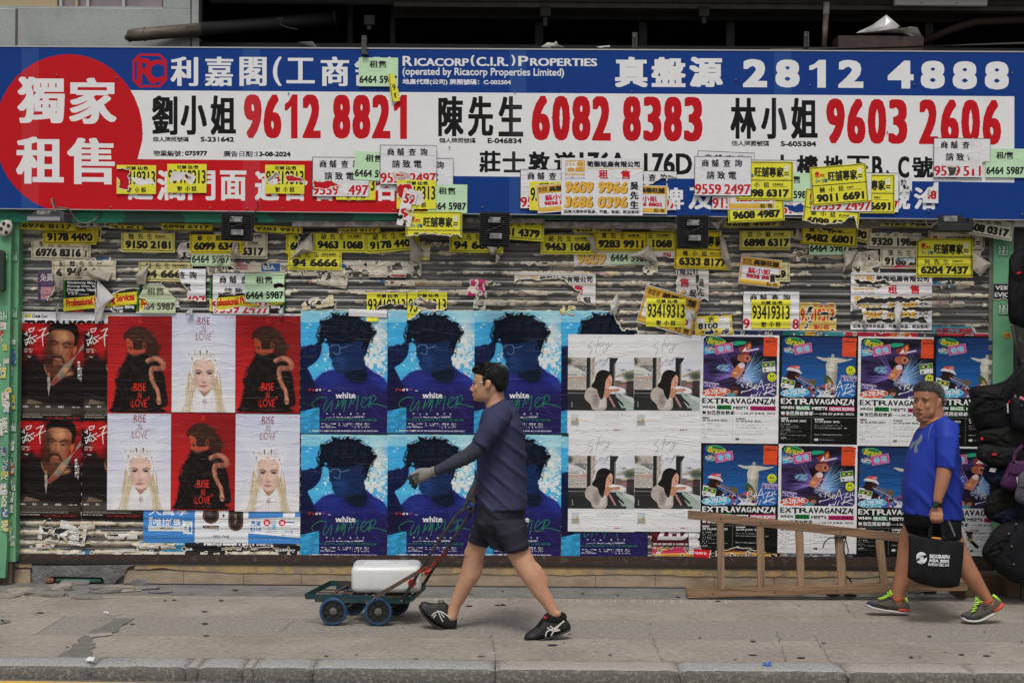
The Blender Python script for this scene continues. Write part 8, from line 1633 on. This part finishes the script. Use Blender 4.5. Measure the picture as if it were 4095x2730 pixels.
# ------------------------------------------------ the man pushing the cart
Y1=-1.80;o1=W(2005,2560,Y1);o1.z=0
p1=tag(empty('person',o1),'man in glasses, navy T-shirt and dark shorts pushing the hand cart','person')
h1=Head(1955,1606,1453,Y1,176);body=MB();h1.skull(body)
P_,q=px([(1972,1560,Y1,.062),(1980,1600,Y1,.060),(1990,1640,Y1,.075)]);body.limb(P_,q)
body.loft([ringLR(L,R_,y,rd)for L,R_,y,rd in(((1960,1640),(2030,1612),Y1,.10),((1935,1690),(2070,1660),Y1,.165),((1920,1790),(2085,1790),Y1,.14),((1920,1900),(2085,1900),Y1,.13),((1930,2050),(2080,2050),Y1,.12))])
for L in([(2000,1665,-1.97,.055),(1960,1720,-2.01,.048),(1898,1806,-2.04,.040),(1855,1832,-2.05,.036),(1800,1858,-2.06,.032),(1733,1887,-2.06,.024)],[(1990,1665,-1.62,.055),(1965,1760,-1.60,.045),(1950,1850,-1.62,.040),(1920,1910,-1.66,.030),(1900,1950,-1.69,.024)],
          [(1945,2090,-1.70,.075),(1922,2140,-1.69,.068),(1901,2205,-1.68,.061),(1889,2255,-1.67,.060),(1878,2300,-1.67,.061),(1853,2350,-1.66,.051),(1818,2421,-1.65,.037),(1806,2462,-1.65,.037)],
          [(2046,2120,-1.89,.070),(2062,2165,-1.90,.072),(2078,2215,-1.91,.070),(2102,2262,-1.92,.067),(2130,2305,-1.93,.066),(2160,2358,-1.94,.053),(2195,2412,-1.95,.039),(2222,2462,-1.95,.035)]):
 P_,q=px(L);body.limb(P_,q)
def muscle(mb,u,v,y,r,ang):mb.ell(W(u,v,y),r,rot=Matrix.Rotation(R(ang),3,'Y'))
muscle(body,2146,2292,-1.925,(.048,.050,.11),-36);muscle(body,2066,2228,-1.915,(.036,.040,.050),-30);muscle(body,2232,2452,-1.985,(.018,.012,.02),0);muscle(body,1893,2290,-1.67,(.050,.050,.11),24);muscle(body,1880,2205,-1.69,(.036,.042,.052),20)
attach(remesh(body.build('body',skin1),.0055,3),p1);face_bits(h1,p1,lipm1,1,False)
hm=MB();hp=[(.27,-.20,.40,.25),(.36,-.13,.455,.325),(.46,-.09,.485,.355),(.50,.05,.49,.360),(.555,.15,.495,.366),(.63,.25,.50,.366),(.72,.34,.50,.362),(.80,.44,.49,.35),(.88,.42,.46,.31),(.96,.30,.38,.24),(1.025,.12,.22,.14)]
hm.loft([h1.ring(z,f,b,w_,split=False)for z,f,b,w_ in hp])
for q_ in(-1,1):hm.limb([h1.p(.10,q_*.335,.62),h1.p(.105,q_*.33,.52),h1.p(.10,q_*.322,.43)],[.012,.008,.003],8)
r_=random.Random(12)
for i in range(90):
 a=r_.uniform(-2.8,2.8);z=r_.uniform(.55,1.0);k=math.sqrt(max(0,1-((z-.6)/.46)**2));f=math.cos(a)*.42*k;sd=math.sin(a)*.355*k
 if(f>.12 and z<.86)or(f>-.12 and z<.62):continue
 p0=h1.p(f*.95-.02,sd*.95,z);p1_=h1.p(f*1.04+.03,sd*1.03,z-.09);hm.limb([p0,(p0+p1_)/2+Vector((0,0,.003)),p1_],[.008,.009,.003],6)
for i in range(26):sd=r_.uniform(-.22,.22);hm.limb([h1.p(.28,sd,.92),h1.p(.40,sd*1.05,.86),h1.p(.44-abs(sd)*.35,sd*1.1,r_.uniform(.77,.83))],[.010,.007,.002],6)
for i in range(16):a=r_.uniform(-1,3.1);p0=h1.p(-.1+.2*math.cos(a),.15*math.sin(a),1.0);hm.limb([p0,p0+Vector((.012,0,.010)),p0+Vector((.030,r_.uniform(-.01,.01),.002))],[.003,.0025,.001],5)
attach(remesh(hm.build('hair',hair1),.0035,1),p1);strands3(h1,p1,hp,hair1s,1500,.0011,11,.13,.35)
gl=empty('glasses',h1.p(.4,0,.5));gl.parent=p1;gl.matrix_parent_inverse=Matrix.Translation(-p1.location);gi=Matrix.Translation(-gl.location)
def gsub(o):o.parent=gl;o.matrix_parent_inverse=gi;return o
frm=mat('dark_metal_frame',(.03,.03,.035,1),rough=.3,metal=.6);tpl=mat('silver_temple',(.5,.5,.52,1),rough=.3,metal=.8);lens=mat('lens_glass',(.25,.28,.30,1),rough=.05,spec=.6);lens.node_tree.nodes['Principled BSDF'].inputs['Alpha'].default_value=.28
for q_ in(-1,1):
 c4=[(.455,q_*.04,.515),(.435,q_*.22,.52),(.430,q_*.215,.44),(.45,q_*.06,.435)]
 gsub(MB().tube([h1.p(*c4[i%4])for i in range(5)],.0011,6).build('rim',frm,smooth=True));gsub(mkobj('lens',[h1.p(*c_)for c_ in c4],[(0,1,2,3)],lens))
 gsub(MB().tube([h1.p(.435,q_*.22,.515),h1.p(.40,q_*.30,.525),h1.p(.20,q_*.345,.525),h1.p(.0,q_*.355,.52)],.0022,6).build('temple',tpl,smooth=True))
gsub(MB().tube([h1.p(.455,-.04,.50),h1.p(.465,0,.505),h1.p(.455,.04,.50)],.0016,6).build('bridge',frm,smooth=True))
nv=cloth('navy_jersey',(0.040,0.044,0.095,1),(0.054,0.058,0.118,1),.004,16);dk=cloth('dark_shorts_cloth',(0.024,0.024,0.036,1),(0.034,0.034,0.048,1),.003,18);slv=cloth('charcoal_arm_sleeve',(0.044,0.046,0.066,1),(0.056,0.058,0.08,1),.002,30);glv=mat('grey_knit_glove',(0.30,0.285,0.265,1),rough=.9,col2=(.22,.205,.19,1),nscale=20,bump=(120,.002));gld=mat('dark_glove_palm',(0.045,0.042,0.040,1),rough=.8,bump=(80,.002))
sh=loft_px([((1940,1636),(2013,1592),Y1,.072),((1928,1652),(2038,1606),Y1,.135),((1918,1680),(2066,1638),Y1,.185),((1910,1722),(2089,1690),Y1,.195),((1906,1780),(2100,1775),Y1,.178),((1906,1850),(2103,1850),Y1,.168),((1908,1920),(2104,1920),Y1,.163),((1911,1985),(2108,1985),Y1,.166),((1914,2034),(2107,2027),Y1,.170)])
for L in([(2008,1650,-1.93,.070),(1985,1682,-2.0,.070),(1950,1730,-2.03,.064),(1917,1781,-2.04,.056)],[(2000,1655,-1.65,.065),(1978,1720,-1.60,.06),(1962,1780,-1.60,.055)]):P_,q=px(L);sh.tube(P_,q,20)
o=attach(remesh(sh.build('t_shirt',nv),.006,3),p1);fold(o,.013,[(1,1.05,50,1.0),(1,.4,31,.6)],3)
so=loft_px([((1913,2012),(2105,2012),Y1,.160),((1903,2062),(2098,2062),Y1,.158),((1902,2085),(2100,2092),Y1,.155),((1925,2120),(2080,2130),Y1,.12)])
for st in([((1899,2070),(2000,2095),-1.72,.105),((1886,2120),(1978,2140),-1.70,.10),((1872,2161),(1950,2186),-1.69,.092)],[((1950,2080),(2102,2075),-1.87,.115),((1985,2135),(2106,2120),-1.90,.108),((2018,2196),(2110,2165),-1.91,.10),((2032,2209),(2116,2189),-1.91,.098)],[((1925,2090),(2040,2100),Y1,.10),((1940,2150),(2040,2160),Y1,.08),((1960,2190),(2045,2203),-1.82,.06)]):
 so.loft([ringLR(L,R_,y,rd)for L,R_,y,rd in st])
o=attach(remesh(so.build('shorts',dk),.006,3),p1);fold(o,.014,[(1,1.2,38,.8),(-.6,1,52,.6)],5)
P_,q=px([(1925,1768,-2.03,.049),(1896,1806,-2.04,.050),(1855,1831,-2.05,.046),(1800,1857,-2.06,.038),(1737,1885,-2.06,.0275)]);o=attach(remesh(MB().tube(P_,q,20).build('arm_sleeve',slv),.005,1),p1);fold(o,.004,[(1,0,170,1)],2)
g=MB();P_,q=px([(1738,1884,-2.06,(.027,.022)),(1722,1888,-2.06,(.029,.022)),(1700,1893,-2.06,(.037,.022)),(1680,1897,-2.06,(.040,.021)),(1668,1901,-2.06,(.036,.018))]);g.tube(P_,q,18)
fr=[(1668,1888,-2.085),(1672,1897,-2.07),(1677,1906,-2.05),(1683,1914,-2.035)];fm=[(1648,1894,-2.09),(1652,1908,-2.075),(1660,1921,-2.055),(1668,1930,-2.035)];ft=[(1636,1913,-2.085),(1641,1931,-2.07),(1650,1943,-2.05),(1659,1949,-2.03)]
fingers(g,fr,fm,ft,.0105);g.limb([W(1708,1902,-2.03),W(1692,1916,-2.01),(W(1678,1926,-2.0))],[.014,.012,.009],10)
attach(remesh(g.build('glove',glv),.0035,1),p1);g=MB()
for b_,c_ in zip(fm,ft):a_=[b_[i]+(c_[i]-b_[i])*.35 for i in range(3)];g.limb([W(*a_),W(*c_)],[.0112,.0098],10)
attach(g.build('glove_tips',gld,smooth=True),p1)
attach(MB().tube([W(1742,1882,-2.06),W(1728,1887,-2.06)],[(.0305,.026),(.031,.026)],18).build('glove_cuff',glv,smooth=True),p1)
g=MB();P_,q=px([(1912,1928,-1.68,.030),(1900,1952,-1.69,.029),(1888,1980,-1.70,(.034,.030)),(1880,2004,-1.70,(.033,.036))]);g.tube(P_,q,16)
for i in range(4):y=-1.745+.026*i;g.limb([W(1872-i,2000,y),W(1861,2020,y),W(1866,2040,y),W(1882,2046,y)],[.0115,.011,.0105,.009],10)
g.limb([W(1892,1995,-1.72),W(1899,2018,-1.735),W(1892,2044,-1.74)],[.014,.012,.010],10);attach(remesh(g.build('glove',gld),.004,1),p1)
P_,q=px([(1960,1780,-1.60,.046),(1948,1850,-1.62,.042),(1925,1900,-1.65,.034),(1906,1940,-1.685,.028)]);attach(MB().tube(P_,q,16).build('arm_sleeve',slv,smooth=True),p1)
bs=mat('black_shoe',(0.012,0.012,0.013,1),rough=.5,spec=.4,bump=(50,.003));bsl=mat('black_sole',(0.022,0.022,0.023,1),rough=.75,bump=(40,.004));str_=mat('cream_stripe',(.62,.6,.55,1),rough=.5);sock=mat('black_sock',(.008,.008,.009,1),rough=.95)
def stripes(sub,lines_,y,r=.0042):
 for L in lines_:pts=[W(a,b,y)for a,b in smooth_pts(L,False,3)];sub(MB().tube(pts,[(r,.0025)]*len(pts),8).build('stripe',str_,smooth=True))
t,sub=shoe([((1681,2408),(1677,2424),.022),((1692,2401),(1690,2446),.042),((1712,2407),(1712,2472),.047),((1738,2412),(1740,2494),.046),((1762,2406),(1768,2509),.042),((1783,2402),(1793,2515),.038),((1806,2436),(1808,2516),.036),((1824,2462),(1819,2514),.031),((1829,2474),(1827,2508),.015)],-1.645,p1,bs,bsl,[(1678,2420),(1690,2446),(1712,2474),(1740,2497),(1768,2511),(1795,2518),(1822,2516)],.0095)
stripes(sub,([(1726,2462),(1738,2450),(1754,2444),(1772,2448),(1806,2474)],[(1750,2440),(1760,2462),(1772,2486)],[(1762,2442),(1768,2456),(1778,2468)],[(1732,2470),(1744,2455)]),-1.645-.043)
P_,q=px([(1800,2452,-1.65,.040),(1792,2430,-1.65,.040)]);sub(MB().limb([W(1790,2412,-1.65),W(1804,2446,-1.65)],[.036,.040]).build('sock',sock,smooth=True))if False else None
sub(MB().tube([W(1757,2408,-1.66),W(1752,2402,-1.69),(W(1768,2400,-1.68)),W(1775,2405,-1.66)],.003,6).build('lace',sock,smooth=True))
t,sub=shoe([((2098,2536),(2096,2553),.024),((2110,2525),(2112,2557),.042),((2136,2511),(2140,2558),.048),((2158,2482),(2168,2554),.046),((2177,2452),(2192,2547),.041),((2212,2460),(2222,2537),.038),((2248,2457),(2252,2527),.036),((2270,2478),(2274,2517),.030),((2283,2498),(2284,2510),.014)],-1.955,p1,bs,bsl,[(2096,2552),(2112,2557),(2140,2559),(2172,2553),(2213,2540),(2250,2527),(2280,2512)],.0095)
stripes(sub,([(2182,2546),(2186,2526),(2200,2518),(2222,2508),(2256,2482)],[(2204,2542),(2214,2524),(2256,2480)],[(2188,2508),(2212,2522),(2240,2518)],[(2200,2502),(2214,2512),(2234,2516)]),-1.955-.043)
sub(MB().tube([W(2176,2466,-1.99),W(2186,2470,-1.998)],[(.006,.002)]*2,8).build('red_logo',redt));sub(MB().limb([W(2196,2470,-1.955),W(2226,2474,-1.955),W(2246,2466,-1.955)],[.036,.037,.032]).build('sock',sock,smooth=True))
for i in range(4):sub(MB().tube([W(2146+i*7,2500-i*9,-1.985),W(2162+i*6,2494-i*9,-1.99)],.003,6).build('lace',sock,smooth=True))
# ------------------------------------------------ the man in blue with the tote bag
Y2=-1.20;o2=W(3740,2460,Y2);o2.z=0
p2=tag(empty('person',o2),'stout grey haired man in a bright blue T-shirt carrying a tote bag','person')
h2=Head(3708,1676,1525,Y2,226);body=MB();h2.skull(body,.035)
for q_ in(-1,1):h2.ell(body,.20,q_*.22,.2,.11,.09,.13)
h2.ell(body,.20,0,.0,.17,.2,.09)
P_,q=px([(3722,1620,Y2,.075),(3730,1665,Y2,.078),(3735,1700,Y2,.095)]);body.limb(P_,q)
body.loft([ringLR(L,R_,y,rd)for L,R_,y,rd in(((3690,1705),(3790,1690),Y2,.13),((3665,1790),(3810,1790),Y2,.17),((3640,1920),(3820,1920),Y2,.17),((3650,2060),(3815,2060),Y2,.14))])
for L in([(3782,1745,-1.38,.052),(3781,1795,-1.41,.052),(3779,1860,-1.42,.050),(3772,1905,-1.43,.048),(3762,1950,-1.44,.041),(3751,1992,-1.45,.031),(3748,2020,-1.45,.027)],[(3762,1745,-1.03,.05),(3770,1800,-1.0,.05),(3760,1900,-1.0,.042),(3745,1990,-1.0,.03),(3742,2040,-1.0,.03)],
          [(3672,2100,-1.10,.095),(3652,2145,-1.09,.088),(3636,2190,-1.08,.076),(3622,2260,-1.08,.064),(3608,2320,-1.07,.058),(3594,2370,-1.07,.044),(3590,2412,-1.07,.036)],
          [(3775,2100,-1.28,.09),(3798,2150,-1.31,.086),(3828,2215,-1.32,.074),(3862,2270,-1.33,.066),(3890,2310,-1.34,.057),(3918,2350,-1.34,.044),(3945,2388,-1.34,.034),(3958,2410,-1.34,.034)]):
 P_,q=px(L);body.limb(P_,q)
P_,q=px([(3748,2016,-1.45,(.027,.022)),(3747,2040,-1.455,(.037,.022)),(3746,2062,-1.46,(.040,.022))]);body.limb(P_,q)
xs_=(3728,3741,3754,3766)
for i,x in enumerate(xs_):body.limb([W(x,2056-(i==0)*2,-1.475),W(x-2,2074+(i in(1,2))*4,-1.485),W(x,2084+(i in(1,2))*3,-1.462),W(x+2,2076,-1.44)],[.0115,.011,.0105,.009],10)
body.limb([W(3728,2040,-1.44),W(3720,2058,-1.43),W(3726,2078,-1.43)],[.013,.0115,.0095],10)
attach(remesh(body.build('body',skin2),.0055,3),p2);face_bits(h2,p2,lipm2,1)
hm=MB();hp=[(.28,-.24,.40,.25),(.38,-.14,.455,.325),(.46,-.08,.475,.350),(.53,.10,.485,.362),(.60,.17,.487,.364),(.68,.26,.487,.360),(.75,.37,.48,.348),(.84,.36,.455,.312),(.92,.30,.38,.25),(.985,.18,.26,.16),(1.02,.06,.12,.07)]
hm.loft([h2.ring(z,f,b,w_,split=False)for z,f,b,w_ in hp])
for q_ in():hm.limb([h2.p(.12,q_*.315,.62),h2.p(.11,q_*.322,.56),h2.p(.09,q_*.318,.49)],[.010,.007,.003],8)
r_=random.Random(5)
for i in range(60):a=r_.uniform(-3,3);z=r_.uniform(.75,1.0);k=math.sqrt(max(0,1-((z-.6)/.44)**2));p0=h2.p(math.cos(a)*.38*k,math.sin(a)*.33*k,z);hm.limb([p0,p0+Vector((r_.uniform(-.006,.004),0,.010))],[.005,.002],5)
attach(remesh(hm.build('hair',hair2),.0035,1),p2);strands3(h2,p2,hp,hair2s,2200,.0010,12,.035,1.6)
bl=cloth('royal_blue_jersey',(0.026,0.055,0.40,1),(0.016,0.036,0.29,1),.004,14,rough=.55);bkc=cloth('black_shorts_cloth',(0.006,0.006,0.008,1),(0.010,0.010,0.013,1),.003,16)
sh=loft_px([((3697,1692),(3772,1656),Y2,.085),((3688,1704),(3796,1676),Y2,.15),((3670,1732),(3814,1712),Y2,.205),((3646,1785),(3826,1770),Y2,.215),((3625,1842),(3829,1842),Y2,.205),((3616,1910),(3834,1910),Y2,.200),((3616,1979),(3838,1979),Y2,.195),((3617,2045),(3840,2076),Y2,.190)])
for L in([(3783,1702,-1.33,.078),(3783,1760,-1.40,.073),(3781,1820,-1.42,.063),(3779,1868,-1.42,.058)],[(3760,1702,-1.06,.075),(3765,1790,-1.0,.065),(3765,1860,-1.0,.058)]):P_,q=px(L);sh.tube(P_,q,20)
o=attach(remesh(sh.build('t_shirt',bl),.006,3),p2);fold(o,.020,[(1,.8,44,.9),(1,-.3,29,.6)],8)
attach(MB().tube([W(3693,1692,Y2),W(3710,1692,Y2-.075),W(3745,1676,Y2-.10),W(3772,1657,Y2-.01)],.004,8).build('neck_cord',mat('orange_cord',(.65,.3,.04,1),rough=.6),smooth=True),p2)
def surf_print(o,par,name,polys,m,off=.004,sub_n=14):
 """printed mark laid on a garment: grid points inside the outline dropped onto the surface seen from the street"""
 bpy.context.view_layer.update();from mathutils.bvhtree import BVHTree
 me=o.data;tr=BVHTree.FromPolygons([v.co for v in me.vertices],[tuple(p_.vertices)for p_ in me.polygons]);b=MB()
 for P_ in polys:
  A=np.array(P_,float);x0,y0=A.min(0);x1,y1=A.max(0);n=sub_n;st=max(x1-x0,y1-y0)/n
  c_=Cv(x1-x0+4,y1-y0+4,1.0/st*1.0);c_.org(1,x0-2,y0-2);m_=c_.mask(P_)
  for r0 in range(m_.shape[0]):
   for c0 in range(m_.shape[1]):
    if not m_[r0,c0]:continue
    q=[]
    for(cc,rr_)in((c0,r0+1),(c0+1,r0+1),(c0+1,r0),(c0,r0)):
     u,v=x0-2+cc*st,y0-2+rr_*st;t0=W(u,v,-3.0);d=(W(u,v,0.0)-t0).normalized();hit=tr.ray_cast(t0,d)
     if hit[0]is None:q=None;break
     q.append(hit[0]-d*off)
    if q:b.add(q,[(0,1,2,3)])
 if b.v:return attach(b.build(name,m),par)
grl=mat('grey_print',(.20,.23,.30,1),rough=.5)
surf_print(o,p2,'emblem',[[(3686,1735),(3690,1752),(3680,1770),(3668,1779),(3670,1800),(3668,1810),(3656,1808),(3655,1792),(3660,1774),(3658,1768),(3672,1752),(3680,1740)],[(3652,1762),(3662,1768),(3650,1784),(3642,1798),(3640,1790),(3646,1772)]],grl,.003,30)
seam=mat('pale_seam',(.10,.13,.45,1),rough=.6)
surf_print(o,p2,'seam',[[(3728,1692),(3731,1693),(3722,1712),(3715,1740),(3713,1760),(3710,1760),(3712,1738),(3719,1711)]],seam,.002,60)
so=loft_px([((3619,2030),(3838,2055),Y2,.185),((3618,2070),(3836,2085),Y2,.18),((3620,2095),(3838,2105),Y2,.17)])
for st in([((3616,2075),(3730,2085),-1.11,.12),((3613,2126),(3716,2142),-1.09,.11)],[((3700,2080),(3838,2088),-1.28,.13),((3730,2150),(3842,2148),-1.30,.12)],[((3660,2090),(3790,2095),Y2,.12),((3680,2150),(3780,2160),Y2,.09)]):so.loft([ringLR(L,R_,y,rd)for L,R_,y,rd in st])
o=attach(remesh(so.build('shorts',bkc),.006,3),p2);fold(o,.010,[(1,.6,40,.8)],6)
surf_print(o,p2,'stripe',[[(3790,2078),(3798,2080),(3822,2140),(3816,2146)]],mat('grey_piping',(.12,.12,.13,1),rough=.4),.003,30)
wt=empty('watch',W(3746,2014,-1.48));wt.parent=p2;wt.matrix_parent_inverse=Matrix.Translation(-p2.location)
def wsub(o):o.parent=wt;o.matrix_parent_inverse=Matrix.Translation(-wt.location);return o
wm=mat('black_resin',(.008,.008,.009,1),rough=.4);wsub(MB().tube([W(3753,2006,-1.45),W(3748,2022,-1.45)],[(.0335,.029),(.0335,.029)],20).build('strap',wm,smooth=True));wsub(MB().tube([W(3741,2016,-1.472),W(3741,2016,-1.492)],.021,20).build('case',wm,smooth=True));wsub(MB().tube([W(3741,2016,-1.490),W(3741,2016,-1.4935)],.014,20).build('dial',mat('watch_dial',(.03,.03,.03,1),rough=.15)))
tu=mat('taupe_mesh',(0.085,0.072,0.062,1),rough=.8,bump=(90,.002));tn=mat('navy_overlay',(.022,.030,.045,1),rough=.6);tsole=mat('white_foam',(.52,.51,.48,1),rough=.6);torg=mat('orange_red_foam',(.68,.07,.03,1),rough=.5);neon=mat('neon_lace',(.45,.85,.05,1),rough=.6)
def trainer(st,y,sole_pts,heel,toe,laces,tab,dots=()):
 t,sub=shoe(st,y,p2,tu,tsole,sole_pts,.0105)
 hp_=[W(a,b,y)for a,b in heel];sub(MB().tube(hp_,[(.014,.040),(.016,.042),(.016,.036)][:len(hp_)],14).build('heel_foam',torg,smooth=True))
 tp=[W(a,b,y)for a,b in toe];sub(MB().tube(tp,[(.006,.020),(.014,.044),(.013,.047),(.010,.043)][:len(tp)],14).build('toe_overlay',tn,smooth=True))
 yl=y-.030
 for L in laces:sub(MB().tube([W(a,b,yl-.010+.004*(i%2))for i,(a,b)in enumerate(smooth_pts(L,False,3))],.0035,6).build('lace',neon,smooth=True))
 sub(MB().tube([W(a,b,y-.01)for a,b in tab],[.009]*len(tab),8).build('heel_tab',neon,smooth=True))
 return sub
sub=trainer([((3468,2404),(3466,2416),.022),((3482,2399),(3482,2421),.040),((3510,2396),(3512,2428),.046),((3536,2388),(3540,2433),.044),((3558,2380),(3562,2437),.041),((3572,2384),(3586,2441),.039),((3598,2398),(3608,2443),.037),((3622,2386),(3628,2443),.035),((3634,2410),(3638,2438),.022)],-1.07,[(3466,2417),(3484,2425),(3512,2432),(3545,2438),(3580,2443),(3610,2446),(3632,2444)],
              [(3588,2432),(3612,2436),(3630,2436)],[(3467,2411),(3482,2410),(3508,2413),(3545,2424)],([(3512,2392),(3530,2388),(3520,2396)],[(3524,2388),(3545,2384),(3532,2392)],[(3536,2382),(3556,2378),(3542,2388)],[(3548,2374),(3570,2372),(3556,2382)],[(3556,2362),(3566,2372),(3560,2358),(3568,2374),(3548,2368)]),[(3622,2388),(3626,2400),(3630,2424)])
sub(MB().tube([W(3570,2384,-1.11),W(3590,2402,-1.112),W(3616,2388,-1.108)],.004,8).build('collar_trim',torg,smooth=True))
sub=trainer([((3845,2452),(3845,2466),.022),((3858,2447),(3860,2473),.040),((3886,2440),(3888,2478),.046),((3900,2410),(3916,2476),.044),((3922,2404),(3938,2466),.041),((3945,2412),(3962,2450),.038),((3972,2380),(3986,2440),.036),((3998,2396),(4004,2426),.028),((4010,2408),(4012,2418),.014)],-1.34,[(3846,2467),(3862,2476),(3890,2479),(3918,2475),(3945,2462),(3975,2446),(4005,2424)],
              [(3968,2440),(3994,2424),(4008,2410)],[(3846,2460),(3860,2461),(3888,2463),(3920,2458)],([(3882,2444),(3902,2440),(3888,2436)],[(3890,2432),(3908,2428),(3894,2422)],[(3894,2418),(3916,2412),(3898,2406)],[(3900,2394),(3920,2402),(3904,2408),(3930,2404)],[(3896,2400),(3912,2392),(3900,2388)]),[(3970,2378),(3982,2386),(4000,2404)])
sub(MB().tube([W(3930,2404,-1.38),W(3950,2410,-1.382),W(3970,2396,-1.378)],.004,8).build('collar_trim',torg,smooth=True))
for(a,b)in((3936,2425),(3944,2422),(3938,2434),(3946,2432),(3930,2430)):sub(MB().ell(W(a,b,-1.382),(.004,.002,.004),8,5).build('vent_dot',sock,smooth=True))
tote=tag(empty('tote_bag',W(3740,2340,-1.46)),'black cloth tote bag with white lettering held by the man in blue','tote bag')
tb=mat('black_nonwoven',(0.010,0.010,0.011,1),rough=.8,spec=.2,bump=(140,.001));YT=-1.47
out_=[(3632,2136),(3700,2147),(3770,2156),(3855,2167),(3852,2230),(3844,2300),(3836,2341),(3800,2350),(3750,2349),(3690,2337),(3658,2325),(3628,2307),(3632,2250),(3634,2190)]
P_=np.array([(out_[i][0]+(out_[(i+1)%14][0]-out_[i][0])*k/4,out_[i][1]+(out_[(i+1)%14][1]-out_[i][1])*k/4)for i in range(14)for k in range(4)]);n=len(P_);V=[];F=[];cx,cy=P_[:,0].mean(),P_[:,1].mean();L_=7
def tbul(u,v,k):fl_=math.sin((u-3632)*.085+.6*math.sin(v*.02))*.010*((v-2136)/200.+.3);return YT-.035*(1-k**4)*min(1,max(0.1,(v-2130)/120))-fl_
for j in range(L_):
 k=1-j/L_
 for(u,v)in P_:uu,vv2=cx+(u-cx)*k,cy+(v-cy)*k;V.append(W(uu,vv2,tbul(uu,vv2,k)))
V.append(W(cx,cy,tbul(cx,cy,0)))
for j in range(L_-1):
 for i in range(n):l=(i+1)%n;F.append((j*n+i,j*n+l,(j+1)*n+l,(j+1)*n+i))
for i in range(n):F.append(((L_-1)*n+i,(L_-1)*n+(i+1)%n,len(V)-1))
k0=len(V);V+=[W(u,v,YT+.09)for u,v in P_];F+=[(i,k0+i,k0+(i+1)%n,(i+1)%n)for i in range(n)];F.append(tuple(range(k0+n-1,k0-1,-1)))
ob=mkobj('bag_body',V,F,tb,smooth=True);ch(ob,tote)
for pts in([(3718,2148),(3722,2110),(3734,2086),(3740,2070)],[(3776,2156),(3770,2120),(3762,2095),(3750,2072)]):pp=[W(a,b,YT-.006 if i==0 else YT+.015)for i,(a,b)in enumerate(smooth_pts(pts,False,4))];ch(MB().tube(pp,[(.013,.0015)]*len(pp),8).build('handle',tb,smooth=True),tote)
ch(MB().add([W(3722,2149,YT+.03),W(3768,2157,YT+.03),W(3762,2148,YT+.04),W(3730,2145,YT+.04)],[(0,1,2,3)]).build('orange_contents',mat('orange_pack',(.75,.25,.03,1),rough=.5)),tote)
c=Cv(150,62,1.6,(206,206,208));c.m[:]=False;c.org(2.8,685,625);c.bk=.9
def inkm(fn):b4=c.a.copy();c.a[:]=0;fn();mk=c.a[...,0]>100;c.m|=mk;c.a=np.where(mk[...,None],(190,192,196),b4)
def marks():
 c.ell(741,700,62,68,(255,255,255));c.ell(770,690,50,17,(0,0,0),rot=-24);c.ell(716,712,44,13,(0,0,0),rot=-24);c.ell(744,702,26,10,(255,255,255),rot=-24)
 c.text('SIGGRAPH',832,662,1056,706,(255,255,255),bold=6,rot=2);c.text('ASIA 2022',824,714,1052,750,(255,255,255),bold=6,rot=3);c.text('DAEGU DEC 6-9',818,758,1050,792,(255,255,255),bold=3.5,rot=3)
inkm(marks)
def tote_map(X,Y):
 out=np.zeros((len(X),3))
 for i in range(len(X)):
  u=3420+(685+X[i]*2.8)/2.8;v=1980+(625+Y[i]*2.8)/2.8;rr_=max(abs(u-cx)/112,abs(v-cy)/104);p_=W(u,v,tbul(u,v,min(1,rr_))-.006);out[i]=p_
 return out
me=emit(c,'print',mat('white_print',None,rough=.7,attr=True,spec=.1),mapper=tote_map);o=bpy.data.objects.new('print',me);COL.objects.link(o);ch(o,tote)
tag(MB().tube([W(3632,2370,-.42),W(3650,2366,-.44),W(3668,2372,-.42),W(3690,2366,-.43),W(3702,2374,-.42)],.006,6).build('chain',zincm,smooth=True),'shiny metal chain lying under the ladder between the trainers','chain')
